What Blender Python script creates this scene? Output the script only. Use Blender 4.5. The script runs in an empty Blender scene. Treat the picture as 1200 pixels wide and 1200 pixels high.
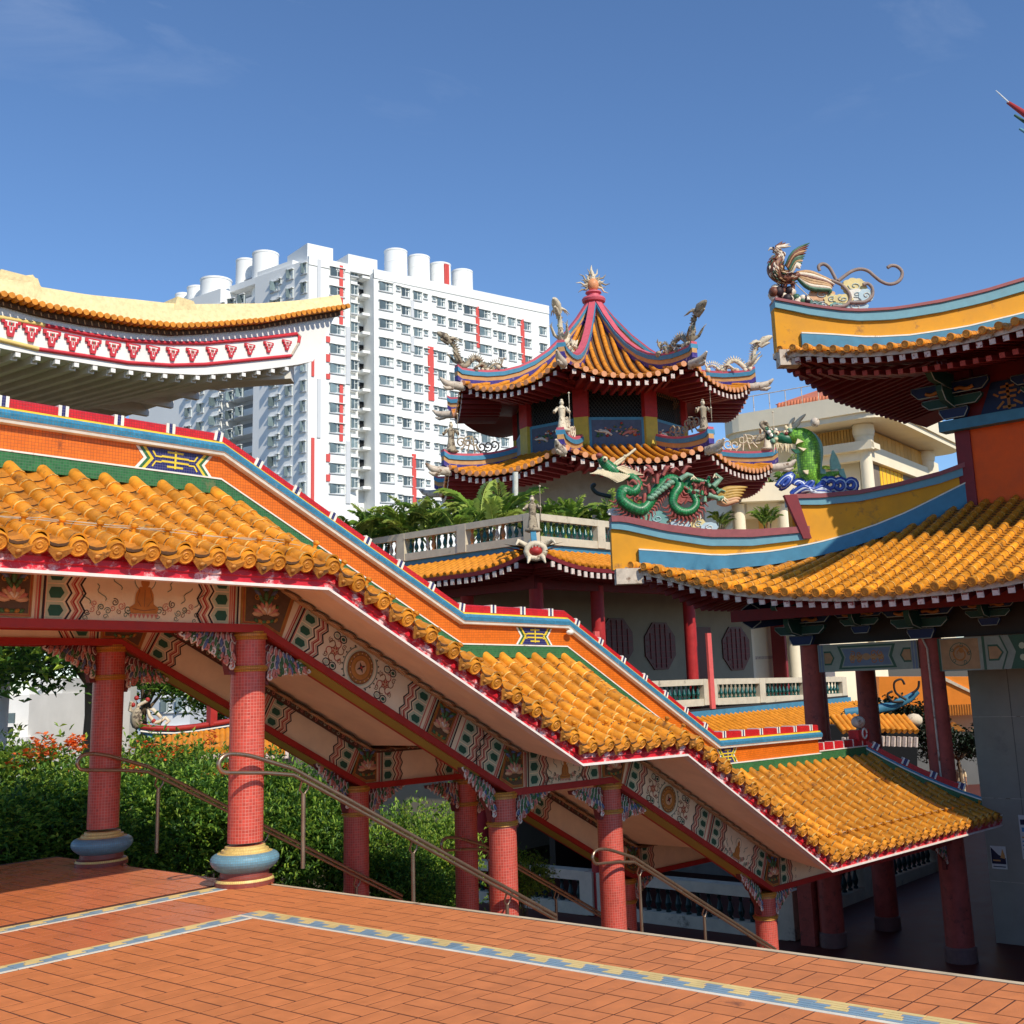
import bpy, math, random
import numpy as np
from mathutils import Vector, Matrix
SC = bpy.context.scene
COL = SC.collection
RN = random.Random(11)
PI = math.pi
V = Vector
# ------------------------------------------------------------------ camera, sky, sun, exposure
CP = V((-7.4511, -11.0493, 2.0))
_yaw, _pit, _rol, _f, _px, _py = .886, .2041, -.0445, 1357.45, 695.1134, 506.8423
CF = V((math.sin(_yaw)*math.cos(_pit), math.cos(_yaw)*math.cos(_pit), math.sin(_pit)))
_r0 = V((math.cos(_yaw), -math.sin(_yaw), 0)); _u0 = _r0.cross(CF)
CR = _r0*math.cos(_rol)+_u0*math.sin(_rol); CU = _u0*math.cos(_rol)-_r0*math.sin(_rol)
cd = bpy.data.cameras.new('camera'); cam = bpy.data.objects.new('camera', cd); COL.objects.link(cam)
cam.matrix_world = Matrix(((CR.x, CU.x, -CF.x, CP.x), (CR.y, CU.y, -CF.y, CP.y), (CR.z, CU.z, -CF.z, CP.z), (0, 0, 0, 1)))
cd.sensor_fit = 'HORIZONTAL'; cd.sensor_width = 36; cd.lens = _f/1200*36
cd.shift_x = (600-_px)/1200; cd.shift_y = (_py-600)/1200
cd.clip_start = .1; cd.clip_end = 6000
SC.camera = cam
SUN_EL = math.radians(41); SUN_AZ = math.radians(13)     # azimuth off -Y towards -X
SDIR = V((-math.sin(SUN_AZ)*math.cos(SUN_EL), -math.cos(SUN_AZ)*math.cos(SUN_EL), math.sin(SUN_EL)))
W = bpy.data.worlds.new('World'); SC.world = W; W.use_nodes = True
nt = W.node_tree; nt.nodes.clear()
wo = nt.nodes.new('ShaderNodeOutputWorld'); bg = nt.nodes.new('ShaderNodeBackground')
sky = nt.nodes.new('ShaderNodeTexSky'); sky.sky_type = 'NISHITA'; sky.sun_disc = False
sky.sun_elevation = SUN_EL; sky.sun_rotation = math.radians(180)+SUN_AZ
sky.air_density = 1.0; sky.dust_density = .0; sky.ozone_density = 8.0
bg.inputs['Strength'].default_value = .132
# faint cirrus: wind-drawn streaks, over the whole dome
tc = nt.nodes.new('ShaderNodeTexCoord'); mp = nt.nodes.new('ShaderNodeMapping')
mp.inputs['Scale'].default_value = (2.2, 3.2, 9.0); mp.inputs['Rotation'].default_value = (.25, .35, .5)
ns = nt.nodes.new('ShaderNodeTexNoise'); ns.inputs['Scale'].default_value = 1.7; ns.inputs['Detail'].default_value = 7
ns.inputs['Roughness'].default_value = .58; ns.inputs['Distortion'].default_value = .6
cr = nt.nodes.new('ShaderNodeValToRGB'); cr.color_ramp.elements[0].position = .53; cr.color_ramp.elements[1].position = .80
cr.color_ramp.elements[1].color = (.34, .34, .34, 1)
mx = nt.nodes.new('ShaderNodeMixRGB'); mx.inputs[2].default_value = (7, 7.4, 8, 1)
L = nt.links.new
sx = nt.nodes.new('ShaderNodeSeparateXYZ'); mr = nt.nodes.new('ShaderNodeMapRange'); mr.inputs['From Min'].default_value = .42; mr.inputs['From Max'].default_value = .62
mm_ = nt.nodes.new('ShaderNodeMath'); mm_.operation = 'MULTIPLY'
L(tc.outputs['Generated'], sx.inputs[0]); L(sx.outputs[2], mr.inputs['Value']); L(mr.outputs[0], mm_.inputs[1]); L(cr.outputs[0], mm_.inputs[0])
L(tc.outputs['Generated'], mp.inputs[0]); L(mp.outputs[0], ns.inputs['Vector']); L(ns.outputs['Fac'], cr.inputs[0])
L(mm_.outputs[0], mx.inputs[0]); L(sky.outputs[0], mx.inputs[1]); L(mx.outputs[0], bg.inputs[0]); L(bg.outputs[0], wo.inputs[0])
ld = bpy.data.lights.new('sun', 'SUN'); ld.energy = 3.8; ld.angle = math.radians(.53); ld.color = (1, .93, .8)
sun = bpy.data.objects.new('sun', ld); COL.objects.link(sun); sun.location = (0, -30, 40)
sun.rotation_euler = (-SDIR).to_track_quat('-Z', 'Y').to_euler()
SC.view_settings.view_transform = 'Standard'; SC.view_settings.look = 'None'
SC.view_settings.exposure = .2; SC.view_settings.gamma = 1; SC.view_settings.use_curve_mapping = False

# ------------------------------------------------------------------ measuring helpers (pixel of the 1200 px photo -> point on a given plane)
def ray(u, v): return CR*((u-_px)/_f)+CU*((_py-v)/_f)+CF
def onX(u, v, x): d = ray(u, v); return CP+d*((x-CP.x)/d.x)
def onY(u, v, y): d = ray(u, v); return CP+d*((y-CP.y)/d.y)
def onZ(u, v, z): d = ray(u, v); return CP+d*((z-CP.z)/d.z)
def onD(u, v, k): return CP+ray(u, v)*k
def onP(u, v, p0, n): d = ray(u, v); n = V(n); return CP+d*((V(p0)-CP).dot(n)/d.dot(n))
def lerp(a, b, t): return a+(b-a)*t
def interp(x, ks):
    if x <= ks[0][0]: a, b = ks[0], ks[1]
    elif x >= ks[-1][0]: a, b = ks[-2], ks[-1]
    else:
        for a, b in zip(ks, ks[1:]):
            if a[0] <= x <= b[0]: break
    return a[1]+(b[1]-a[1])*(x-a[0])/(b[0]-a[0])
def smooth(pts, k=4):
    P_ = [V(p) for p in pts]; out = []
    for i in range(len(P_)-1):
        a, b_, c, d = P_[max(i-1, 0)], P_[i], P_[i+1], P_[min(i+2, len(P_)-1)]
        for j in range(k):
            t = j/k; out.append(.5*((2*b_)+(c-a)*t+(2*a-5*b_+4*c-d)*t*t+(3*b_-a-3*c+d)*t**3))
    return out+[P_[-1]]
def dist(p): return (V(p)-CP).length

# ------------------------------------------------------------------ materials
def srgb(r, g, b):
    f = lambda c: (c/255/12.92) if c/255 <= .04045 else ((c/255+.055)/1.055)**2.4
    return (f(r), f(g), f(b))
MATS = {}
def pm(name, col, rough=.6, var=.16, scale=5., bump=.0, bscale=30., spec=.4, metal=0., mosaic=None, rnd=0., dirt=None, dscale=2., damt=.55, coat=0., sss=0.):
    if name in MATS: return MATS[name]
    m = bpy.data.materials.new(name); m.use_nodes = True; t = m.node_tree; N = t.nodes.new; K = t.links.new
    b = t.nodes['Principled BSDF']
    b.inputs['Roughness'].default_value = rough; b.inputs['Metallic'].default_value = metal
    b.inputs['Specular IOR Level'].default_value = spec
    if coat: b.inputs['Coat Weight'].default_value = coat; b.inputs['Coat Roughness'].default_value = .12
    tcn = N('ShaderNodeTexCoord'); oi = N('ShaderNodeObjectInfo')
    off = N('ShaderNodeVectorMath'); off.operation = 'MULTIPLY_ADD'
    comb = N('ShaderNodeCombineXYZ')
    for i in range(3): K(oi.outputs['Random'], comb.inputs[i])
    off.inputs[1].default_value = (17, 23, 31); K(comb.outputs[0], off.inputs[0]); K(tcn.outputs['Object'], off.inputs[2])
    nz = N('ShaderNodeTexNoise'); nz.inputs['Scale'].default_value = scale; nz.inputs['Detail'].default_value = 5; nz.inputs['Roughness'].default_value = .62
    K(off.outputs[0], nz.inputs['Vector'])
    rp = N('ShaderNodeMapRange'); rp.inputs['From Min'].default_value = .3; rp.inputs['From Max'].default_value = .7
    rp.inputs['To Min'].default_value = 1-var*1.3; rp.inputs['To Max'].default_value = 1+var
    K(nz.outputs['Fac'], rp.inputs['Value'])
    fac = rp.outputs[0]
    if rnd:
        rr = N('ShaderNodeMapRange'); rr.inputs['To Min'].default_value = 1-rnd; rr.inputs['To Max'].default_value = 1+rnd*.7
        K(oi.outputs['Random'], rr.inputs['Value'])
        mu = N('ShaderNodeMath'); mu.operation = 'MULTIPLY'; K(fac, mu.inputs[0]); K(rr.outputs[0], mu.inputs[1]); fac = mu.outputs[0]
    vm = N('ShaderNodeVectorMath'); vm.operation = 'SCALE'; vm.inputs[0].default_value = col; K(fac, vm.inputs['Scale'])
    cout = vm.outputs[0]
    hsock = None
    if mosaic:
        sz, grout, tv = mosaic
        uvn = N('ShaderNodeUVMap'); br = N('ShaderNodeTexBrick'); br.offset = 0; br.squash = 1
        br.inputs['Scale'].default_value = 1; br.inputs['Brick Width'].default_value = sz; br.inputs['Row Height'].default_value = sz
        br.inputs['Mortar Size'].default_value = sz*.075; br.inputs['Mortar Smooth'].default_value = .1
        br.inputs['Color1'].default_value = (1-tv,)*3+(1,); br.inputs['Color2'].default_value = (1+tv,)*3+(1,)
        br.inputs['Mortar'].default_value = (0, 0, 0, 1)
        K(uvn.outputs[0], br.inputs['Vector'])
        m1 = N('ShaderNodeVectorMath'); m1.operation = 'MULTIPLY'; K(cout, m1.inputs[0]); K(br.outputs['Color'], m1.inputs[1])
        m2 = N('ShaderNodeMixRGB'); m2.inputs[2].default_value = (*grout, 1); K(br.outputs['Fac'], m2.inputs[0]); K(m1.outputs[0], m2.inputs[1])
        cout = m2.outputs[0]
        iv = N('ShaderNodeMath'); iv.operation = 'SUBTRACT'; iv.inputs[0].default_value = 1; K(br.outputs['Fac'], iv.inputs[1]); hsock = iv.outputs[0]
    if dirt:
        dn = N('ShaderNodeTexNoise'); dn.inputs['Scale'].default_value = dscale; dn.inputs['Detail'].default_value = 8; dn.inputs['Roughness'].default_value = .7
        K(off.outputs[0], dn.inputs['Vector'])
        dr = N('ShaderNodeMapRange'); dr.inputs['From Min'].default_value = damt; dr.inputs['From Max'].default_value = damt+.09
        K(dn.outputs['Fac'], dr.inputs['Value'])
        m3 = N('ShaderNodeMixRGB'); m3.inputs[2].default_value = (*dirt, 1); K(dr.outputs[0], m3.inputs[0]); K(cout, m3.inputs[1]); cout = m3.outputs[0]
    K(cout, b.inputs['Base Color'])
    rv = N('ShaderNodeMapRange'); rv.inputs['To Min'].default_value = max(.03, rough-.14); rv.inputs['To Max'].default_value = min(1, rough+.14)
    K(nz.outputs['Fac'], rv.inputs['Value']); K(rv.outputs[0], b.inputs['Roughness'])
    if bump or mosaic:
        bp = N('ShaderNodeBump'); bp.inputs['Strength'].default_value = bump if bump else .35; bp.inputs['Distance'].default_value = .01
        if mosaic: K(hsock, bp.inputs['Height']); bp.inputs['Distance'].default_value = .003
        else:
            n2 = N('ShaderNodeTexNoise'); n2.inputs['Scale'].default_value = bscale; n2.inputs['Detail'].default_value = 4
            K(off.outputs[0], n2.inputs['Vector']); K(n2.outputs['Fac'], bp.inputs['Height'])
        K(bp.outputs[0], b.inputs['Normal'])
    if sss:
        tr = N('ShaderNodeBsdfTranslucent'); K(cout, tr.inputs['Color']); ms = N('ShaderNodeMixShader'); ms.inputs[0].default_value = sss
        K(b.outputs[0], ms.inputs[1]); K(tr.outputs[0], ms.inputs[2]); K(ms.outputs[0], t.nodes['Material Output'].inputs['Surface'])
    MATS[name] = m
    return m

# ------------------------------------------------------------------ objects
WL = {}                       # world location of every empty / part origin
def setp(o, **k):
    for a, b in k.items():
        if b is not None: o[a] = b
    return o
def thing(name, label, cat, loc=(0, 0, 0), group=None):
    o = bpy.data.objects.new(name, None); COL.objects.link(o); o.location = loc; o.empty_display_size = .2
    WL[o.name] = V(loc)
    return setp(o, label=label, category=cat, group=group)
def wl(o): return WL[o.name] if o else V((0, 0, 0))
def piece(name, data, M, parent, **k):
    o = bpy.data.objects.new(name, data); COL.objects.link(o)
    if parent: o.parent = parent
    o.matrix_basis = Matrix.Translation(-wl(parent)) @ M
    WL[o.name] = M.translation.copy()
    return setp(o, **k)
def frame(o, x, z):
    """matrix with local X along x, local Z near z"""
    x = V(x).normalized(); y = V(z).cross(x).normalized(); z = x.cross(y)
    return Matrix(((x.x, y.x, z.x, o[0]), (x.y, y.y, z.y, o[1]), (x.z, y.z, z.z, o[2]), (0, 0, 0, 1)))

class MB:
    def __init__(s): s.v = []; s.f = []; s.m = []; s.u = []; s.mats = []; s.s = []
    def mi(s, mat):
        if mat not in s.mats: s.mats.append(mat)
        return s.mats.index(mat)
    def add(s, vs, fs, mat, uv=None, smooth=False):
        b = len(s.v); s.v.extend([tuple(p) for p in vs]); i = s.mi(mat)
        for k, f in enumerate(fs):
            s.f.append(tuple(b+j for j in f)); s.m.append(i); s.s.append(smooth); s.u.append(uv[k] if uv else None)
    def poly(s, pts, mat): s.add(pts, [tuple(range(len(pts)))], mat)
    def box(s, lo, hi, mat):
        x0, y0, z0 = lo; x1, y1, z1 = hi
        s.add([(x0, y0, z0), (x1, y0, z0), (x1, y1, z0), (x0, y1, z0), (x0, y0, z1), (x1, y0, z1), (x1, y1, z1), (x0, y1, z1)],
              [(3, 2, 1, 0), (4, 5, 6, 7), (0, 1, 5, 4), (1, 2, 6, 5), (2, 3, 7, 6), (3, 0, 4, 7)], mat)
    def obox(s, M, lo, hi, mat):
        b = MB(); b.box(lo, hi, mat); s.add([M @ V(p) for p in b.v], b.f, mat)
    def bar(s, a, b, w, h, mat, up=(0, 0, 1)):
        a = V(a); b = V(b); M = frame(a, b-a, up); s.obox(M, (0, -w/2, -h/2), ((b-a).length, w/2, h/2), mat)
    def prism(s, pts, d, mat, side=None):
        """closed polygon pts extruded by vector d"""
        n = len(pts); d = V(d); q = [V(p) for p in pts]; r = [p+d for p in q]
        s.add(q, [tuple(range(n))], mat); s.add(r, [tuple(reversed(range(n)))], mat)
        s.add(q+r, [((i+1) % n, i, n+i, n+(i+1) % n) for i in range(n)], side or mat)
    def tube(s, path, r, mat, n=8, caps=True, smooth=True, flat=1.0, up=None):
        P = [V(p) for p in path]; m = len(P); rs = r if isinstance(r, (list, tuple)) else [r]*m
        vs = []; ref = V(up) if up else None; L_ = 0; ls = []
        for i in range(m):
            if i: L_ += (P[i]-P[i-1]).length
            ls.append(L_)
            t = (P[min(i+1, m-1)]-P[max(i-1, 0)]).normalized()
            if ref is None: ref = V((0, 0, 1)) if abs(t.z) < .9 else V((1, 0, 0))
            a = (ref-t*ref.dot(t))
            if a.length < 1e-4: a = V((1, 0, 0)).cross(t)
            a.normalize(); b = t.cross(a)
            if not up: ref = a
            for j in range(n):
                th = 2*PI*j/n; vs.append(P[i]+(a*math.cos(th)*flat+b*math.sin(th))*rs[i])
        fs = []; uv = []
        for i in range(m-1):
            for j in range(n):
                k = (j+1) % n; fs.append((i*n+j, i*n+k, (i+1)*n+k, (i+1)*n+j))
                c = 2*PI*max(rs)/n; uv.append([(j*c, ls[i]), ((j+1)*c, ls[i]), ((j+1)*c, ls[i+1]), (j*c, ls[i+1])])
        s.add(vs, fs, mat, uv, smooth)
        if caps: s.add(vs[:n], [tuple(reversed(range(n)))], mat); s.add(vs[-n:], [tuple(range(n))], mat)
    def lathe(s, prof, o, mat, n=20, smooth=True, sy=1., M=None):
        """prof: (r, z[, mat]) from bottom to top"""
        o = V(o); vs = []
        for p in prof:
            for j in range(n):
                th = 2*PI*j/n; q = V((p[0]*math.cos(th), p[0]*math.sin(th)*sy, p[1])); vs.append((M @ q if M else q)+o)
        R_ = max(p[0] for p in prof); c = 2*PI*R_/n; l = 0
        for i in range(len(prof)-1):
            dl = math.hypot(prof[i+1][0]-prof[i][0], prof[i+1][1]-prof[i][1])
            mt = prof[i][2] if len(prof[i]) > 2 else mat
            fs = []; uv = []
            for j in range(n):
                k = (j+1) % n; fs.append((i*n+j, i*n+k, (i+1)*n+k, (i+1)*n+j)); uv.append([(j*c, l), (j*c+c, l), (j*c+c, l+dl), (j*c, l+dl)])
            b = len(s.v)
            used = sorted({q for f in fs for q in f}); mp_ = {q: a for a, q in enumerate(used)}
            s.add([vs[q] for q in used], [tuple(mp_[q] for q in f) for f in fs], mt, uv, smooth)
            l += dl
        s.add(vs[:n], [tuple(reversed(range(n)))], mat); s.add(vs[-n:], [tuple(range(n))], mat)
    def sweep(s, prof, mats, knots, closed=True, axis='x'):
        """cross-section points prof [(y,dz)] carried along knots [(x,z)]; mats[i] for strip i; vertical mitres"""
        n = len(prof); vs = []
        for x, z in knots:
            for y, dz in prof: vs.append((x, y, z+dz) if axis == 'x' else (y, x, z+dz))
        m = n if closed else n-1
        for j in range(m):
            k = (j+1) % n
            for i in range(len(knots)-1):
                q = [vs[i*n+j], vs[i*n+k], vs[(i+1)*n+k], vs[(i+1)*n+j]]
                if axis == 'x': q.reverse()
                s.add(q, [(0, 1, 2, 3)], mats[j])
        if closed:
            s.add(vs[:n], [tuple(range(n))], mats[0]); s.add(vs[-n:], [tuple(reversed(range(n)))], mats[0])
    def sweep3(s, path, prof, mats, closed=True):
        """cross-section prof [(lateral, up)] carried along a 3-D path; lateral is horizontal, to the right of the path"""
        P = [V(p) for p in path]; m = len(P); n = len(prof); vs = []
        for i in range(m):
            t = P[min(i+1, m-1)]-P[max(i-1, 0)]; l = V((t.y, -t.x, 0)); l.normalize()
            vs += [P[i]+l*a+V((0, 0, c)) for a, c in prof]
        ar = sum(prof[i][0]*prof[(i+1) % n][1]-prof[(i+1) % n][0]*prof[i][1] for i in range(n))
        for j in range(n if closed else n-1):
            k = (j+1) % n
            for i in range(m-1):
                q = [vs[i*n+j], vs[i*n+k], vs[(i+1)*n+k], vs[(i+1)*n+j]]
                s.add(q if ar < 0 else q[::-1], [(0, 1, 2, 3)], mats[j % len(mats)])
        if closed:
            e = tuple(range(n)); a, b = (e, e[::-1]) if ar < 0 else (e[::-1], e)
            s.add(vs[:n], [a[::-1]], mats[0]); s.add(vs[-n:], [b[::-1]], mats[0])
    def grid(s, fn, nu, nv, mat, smooth=True):
        vs = [fn(i/nu, j/nv) for i in range(nu+1) for j in range(nv+1)]
        fs = [(i*(nv+1)+j, (i+1)*(nv+1)+j, (i+1)*(nv+1)+j+1, i*(nv+1)+j+1) for i in range(nu) for j in range(nv)]
        s.add(vs, fs, mat, None, smooth)
    def ball(s, c, r, mat, nu=8, nv=6, M=None):
        c = V(c); rr = r if isinstance(r, (tuple, list)) else (r, r, r); vs = []
        for j in range(nv+1):
            ph = PI*j/nv-PI/2
            for i in range(nu):
                th = 2*PI*i/nu; q = V((rr[0]*math.cos(ph)*math.cos(th), rr[1]*math.cos(ph)*math.sin(th), rr[2]*math.sin(ph)))
                vs.append((M @ q if M else q)+c)
        fs = [(j*nu+i, j*nu+(i+1) % nu, (j+1)*nu+(i+1) % nu, (j+1)*nu+i) for j in range(nv) for i in range(nu)]
        s.add(vs, fs, mat, None, True)
    def data(s, name, org=(0, 0, 0)):
        me = bpy.data.meshes.new(name)
        vs = np.array(s.v, dtype=np.float64).reshape(-1, 3); o = np.array(org)
        me.from_pydata((vs-o).tolist(), [], s.f)
        for m in s.mats: me.materials.append(m)
        me.polygons.foreach_set('material_index', s.m); me.polygons.foreach_set('use_smooth', s.s)
        uvl = me.uv_layers.new(name='UVMap'); buf = np.zeros((len(me.loops), 2)); k = 0
        for f, u in zip(s.f, s.u):
            n = len(f)
            if u: buf[k:k+n] = u
            else:
                p = vs[list(f[:3])]; nn = np.abs(np.cross(p[1]-p[0], p[2]-p[0])); a = int(nn.argmax())
                q = vs[list(f)]
                buf[k:k+n] = q[:, [1, 2]] if a == 0 else (q[:, [0, 2]] if a == 1 else q[:, [0, 1]])
            k += n
        uvl.data.foreach_set('uv', buf.ravel())
        me.update()
        return me
    def build(s, name, parent=None, org=None, **k):
        vs = np.array(s.v)
        if org is None:
            lo = vs.min(0); hi = vs.max(0); org = V(((lo[0]+hi[0])/2, (lo[1]+hi[1])/2, lo[2]))
        org = V(org)
        o = bpy.data.objects.new(name, s.data(name, org)); COL.objects.link(o)
        if parent: o.parent = parent
        o.location = org-wl(parent); WL[o.name] = org
        return setp(o, **k)
    def tag(s, name, label, cat, group=None, **k): return s.build(name, None, label=label, category=cat, group=group, **k)

# flat paint and shallow relief laid out in a panel's own plane
class Fr:
    def __init__(s, o, e, n, mb=None): s.o = V(o); s.e = V(e).normalized(); s.n = V(n).normalized(); s.out = s.e.cross(s.n); s.mb = mb or MB()
    def p(s, a, b, h=0): return s.o+s.e*a+s.n*b+s.out*h
    def poly(s, pts, mat, h=.003):
        ar = sum(pts[i][0]*pts[(i+1) % len(pts)][1]-pts[(i+1) % len(pts)][0]*pts[i][1] for i in range(len(pts)))
        if ar < 0: pts = pts[::-1]
        s.mb.poly([s.p(a, b, h) for a, b in pts], mat)
    def slab(s, pts, mat, h0, h1):
        ar = sum(pts[i][0]*pts[(i+1) % len(pts)][1]-pts[(i+1) % len(pts)][0]*pts[i][1] for i in range(len(pts)))
        if ar < 0: pts = pts[::-1]
        n = len(pts); q = [s.p(a, b, h0) for a, b in pts]; r = [s.p(a, b, h1) for a, b in pts]
        s.mb.add(r, [tuple(range(n))], mat); s.mb.add(q+r, [(i, (i+1) % n, n+(i+1) % n, n+i) for i in range(n)], mat)
    def rect(s, a0, b0, a1, b1, mat, h=.003): s.poly([(a0, b0), (a1, b0), (a1, b1), (a0, b1)], mat, h)
    def rib(s, pts, w, mat, h=.003):
        n = len(pts); l = []; r = []
        for i in range(n):
            a = pts[max(i-1, 0)]; b = pts[min(i+1, n-1)]; dx, dy = b[0]-a[0], b[1]-a[1]; d = math.hypot(dx, dy) or 1
            k = w[i] if isinstance(w, list) else w
            l.append((pts[i][0]-dy/d*k/2, pts[i][1]+dx/d*k/2)); r.append((pts[i][0]+dy/d*k/2, pts[i][1]-dx/d*k/2))
        s.mb.add([s.p(*q, h) for q in r+l], [(i, i+1, n+i+1, n+i) for i in range(n-1)], mat)
    def disc(s, a, b, r, mat, h=.003, n=20, ry=None):
        s.poly([(a+r*math.cos(2*PI*i/n), b+(ry or r)*math.sin(2*PI*i/n)) for i in range(n)], mat, h)
    def spiral(s, a, b, r, turns, w, mat, h=.003, ph=0, d=1):
        n = int(12*turns)+2
        s.rib([(a+r*(1-.8*i/n)*math.cos(ph+d*2*PI*turns*i/n), b+r*(1-.8*i/n)*math.sin(ph+d*2*PI*turns*i/n)) for i in range(n)], w, mat, h)
    def blob(s, a, b, ra, rb, rh, mat, ang=0, h=0):
        ca, sa = math.cos(ang), math.sin(ang); e = s.e*ca+s.n*sa; n = s.n*ca-s.e*sa
        M = Matrix(((e.x*ra, n.x*rb, s.out.x*rh), (e.y*ra, n.y*rb, s.out.y*rh), (e.z*ra, n.z*rb, s.out.z*rh)))
        s.mb.ball(s.p(a, b, h), 1, mat, 7, 4, M)
# ------------------------------------------------------------------ colours
S = srgb
mRED = pm('red_mosaic', S(196, 74, 58), .34, .1, 3, mosaic=(.034, S(206, 128, 112), .16), spec=.5, dirt=S(150, 60, 50), dscale=2.5, damt=.66)
mMORT = pm('tile_joint', S(236, 190, 104), .6, .3, 12, rnd=.3, dirt=S(96, 60, 30), dscale=10, damt=.5)
mGOLD = pm('gold_mosaic', S(200, 140, 50), .35, .15, 20, mosaic=(.025, S(150, 95, 40), .1))
mBLUEM = pm('blue_mosaic', S(104, 152, 170), .35, .08, 6, mosaic=(.025, S(112, 128, 132), .1))
mYELM = pm('yellow_mosaic', S(226, 196, 116), .4, .08, 10, mosaic=(.025, S(170, 140, 90), .1))
mDRED = pm('maroon_mosaic', S(140, 62, 48), .4, .1, 6, mosaic=(.025, S(120, 80, 70), .1))
mORW = pm('orange_mosaic', S(226, 112, 22), .45, .1, 3, mosaic=(.035, S(176, 88, 26), .09), dirt=S(76, 44, 26), dscale=1.4, damt=.62)
mRIDR = pm('ridge_red', S(206, 32, 38), .4, .1, 8, mosaic=(.03, S(150, 40, 40), .1), dirt=S(220, 190, 180), dscale=14, damt=.71)
mRIDB = pm('ridge_blue', S(52, 134, 170), .4, .14, 8, mosaic=(.03, S(90, 120, 130), .14), dirt=S(150, 168, 166), dscale=3.5, damt=.64)
mRIDY = pm('ridge_yellow', S(228, 198, 60), .45, .1, 8)
mWHT = pm('white_trim', S(232, 228, 214), .55, .1, 6, dirt=S(140, 126, 108), dscale=3, damt=.62)
mNAVY = pm('navy_glaze', S(38, 34, 96), .35, .1, 8, mosaic=(.03, S(90, 90, 120), .15))
mGREENM = pm('green_mosaic', S(46, 108, 58), .45, .16, 8, mosaic=(.03, S(80, 112, 80), .2), dirt=S(120, 116, 76), dscale=2.5, damt=.62)
mTILE = pm('glazed_tile', S(226, 146, 38), .44, .28, 7, rnd=.27, spec=.45, dirt=S(126, 82, 38), dscale=4, damt=.575, bump=.12, bscale=25)
mPAN = pm('pan_tile', S(196, 124, 40), .45, .2, 9, rnd=.22, dirt=S(84, 62, 38), dscale=5, damt=.56)
mTDK = pm('tile_bed', S(92, 66, 44), .85, .2, 8)
mCAPF = pm('tile_cap_face', S(214, 140, 50), .45, .18, 25, rnd=.15, bump=.7, bscale=60)
mDRIP = pm('drip_tile_glaze', S(190, 128, 56), .5, .2, 14, rnd=.2, bump=.6, bscale=40, dirt=S(110, 84, 60), dscale=9, damt=.55)
mFAS = pm('fascia_red', S(204, 36, 50), .42, .16, 5, dirt=S(232, 200, 198), dscale=4.2, damt=.515)
mFASW = pm('fascia_white', S(232, 222, 212), .55, .1, 6, dirt=S(170, 120, 110), dscale=8, damt=.66)
mTAN = pm('tan_plaster', S(244, 222, 188), .75, .06, 2.5, bump=.1, bscale=60)
mCREAM = pm('cream_paint', S(238, 222, 186), .65, .06, 4)
mOLIVE = pm('olive_paint', S(164, 152, 66), .6, .08, 3)
mRAIL = pm('dark_red_paint', S(166, 46, 40), .5, .12, 5)
mBLK = pm('black_line', S(46, 32, 36), .6, .1, 5)
mREDL = pm('red_line', S(176, 58, 48), .6, .1, 5)
mPGRN = pm('pale_green_paint', S(190, 200, 168), .65, .06, 5)
mHEX = pm('hex_green', S(36, 92, 72), .55, .14, 9)
mPINKP = pm('pink_paint', S(206, 130, 110), .65, .1, 5)
mBROW = pm('brown_line', S(140, 96, 62), .65, .12, 6)
mROBE = pm('robe_ochre', S(190, 128, 62), .65, .14, 10)
mGOLDP = pm('gold_paint', S(170, 120, 52), .4, .2, 12)
mGREY = pm('grey_green_line', S(110, 128, 108), .65, .1, 6)
mLOTB = pm('lotus_ground', S(96, 74, 52), .6, .2, 14)
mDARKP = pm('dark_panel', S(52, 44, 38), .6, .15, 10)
mPETAL = pm('petal_cream', S(212, 172, 132), .5, .12, 12)
mPETG = pm('carved_green', S(70, 112, 68), .5, .15, 12)
mPETP = pm('carved_pink', S(196, 126, 112), .5, .15, 12)
mPETB = pm('carved_blue', S(92, 108, 140), .5, .15, 12)
mPETW = pm('carved_white', S(226, 214, 196), .5, .1, 12)
mPETM = pm('carved_maroon', S(120, 52, 48), .5, .15, 12)
mLEAFR = pm('leaf_relief', S(204, 166, 120), .6, .1, 8)
mLEAFL = pm('leaf_relief_line', S(132, 100, 66), .6, .1, 8)
mSTEEL = pm('bronze_steel', S(168, 146, 122), .3, .08, 6, metal=.8)

mOLDW0 = pm('old_wire', S(196, 180, 156), .6)
# ------------------------------------------------------------------ covered stair walkway
BEAM = [(-6, 2.70), (.05, 2.58), (3.9, .48), (5.95, .44), (10.07, -1.71), (17.3, -1.90)]
EAVE = [(-6, 3.08), (.07, 2.95), (4.0, .86), (6.27, .80), (10.08, -1.32), (17.43, -1.51)]
RIDG = [(-6, 5.05), (.13, 4.93), (3.98, 2.99), (6.2, 2.93), (10.15, .84), (17.43, .66)]
YB, YR = 2.96, .83            # back beam line, visible face of the ridge wall
RYC = .95                     # ridge centre line
walk = thing('covered_walkway', 'covered stair walkway with orange tiled roof stepping down on red columns', 'covered walkway', (0, 0, 0))
def gcv(t): return .66*t+.34*t*t
def zroof(x, t):
    ks = []
    for (xe, ze), (xr, zr) in zip(EAVE, RIDG):
        a = ze+.30; b = zr-.675; ks.append((lerp(xe, xr, t), a+(b-a)*gcv(t)))
    return interp(x, ks)
YE0 = -1.30
def yroof(t): return lerp(YE0, YR, t)
ROOF_END = 17.35
HX0, HX1 = 15.93, 17.43
def hipt(x): return 1 if x <= HX0 else max(0., (HX1-x)/(HX1-HX0))
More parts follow.
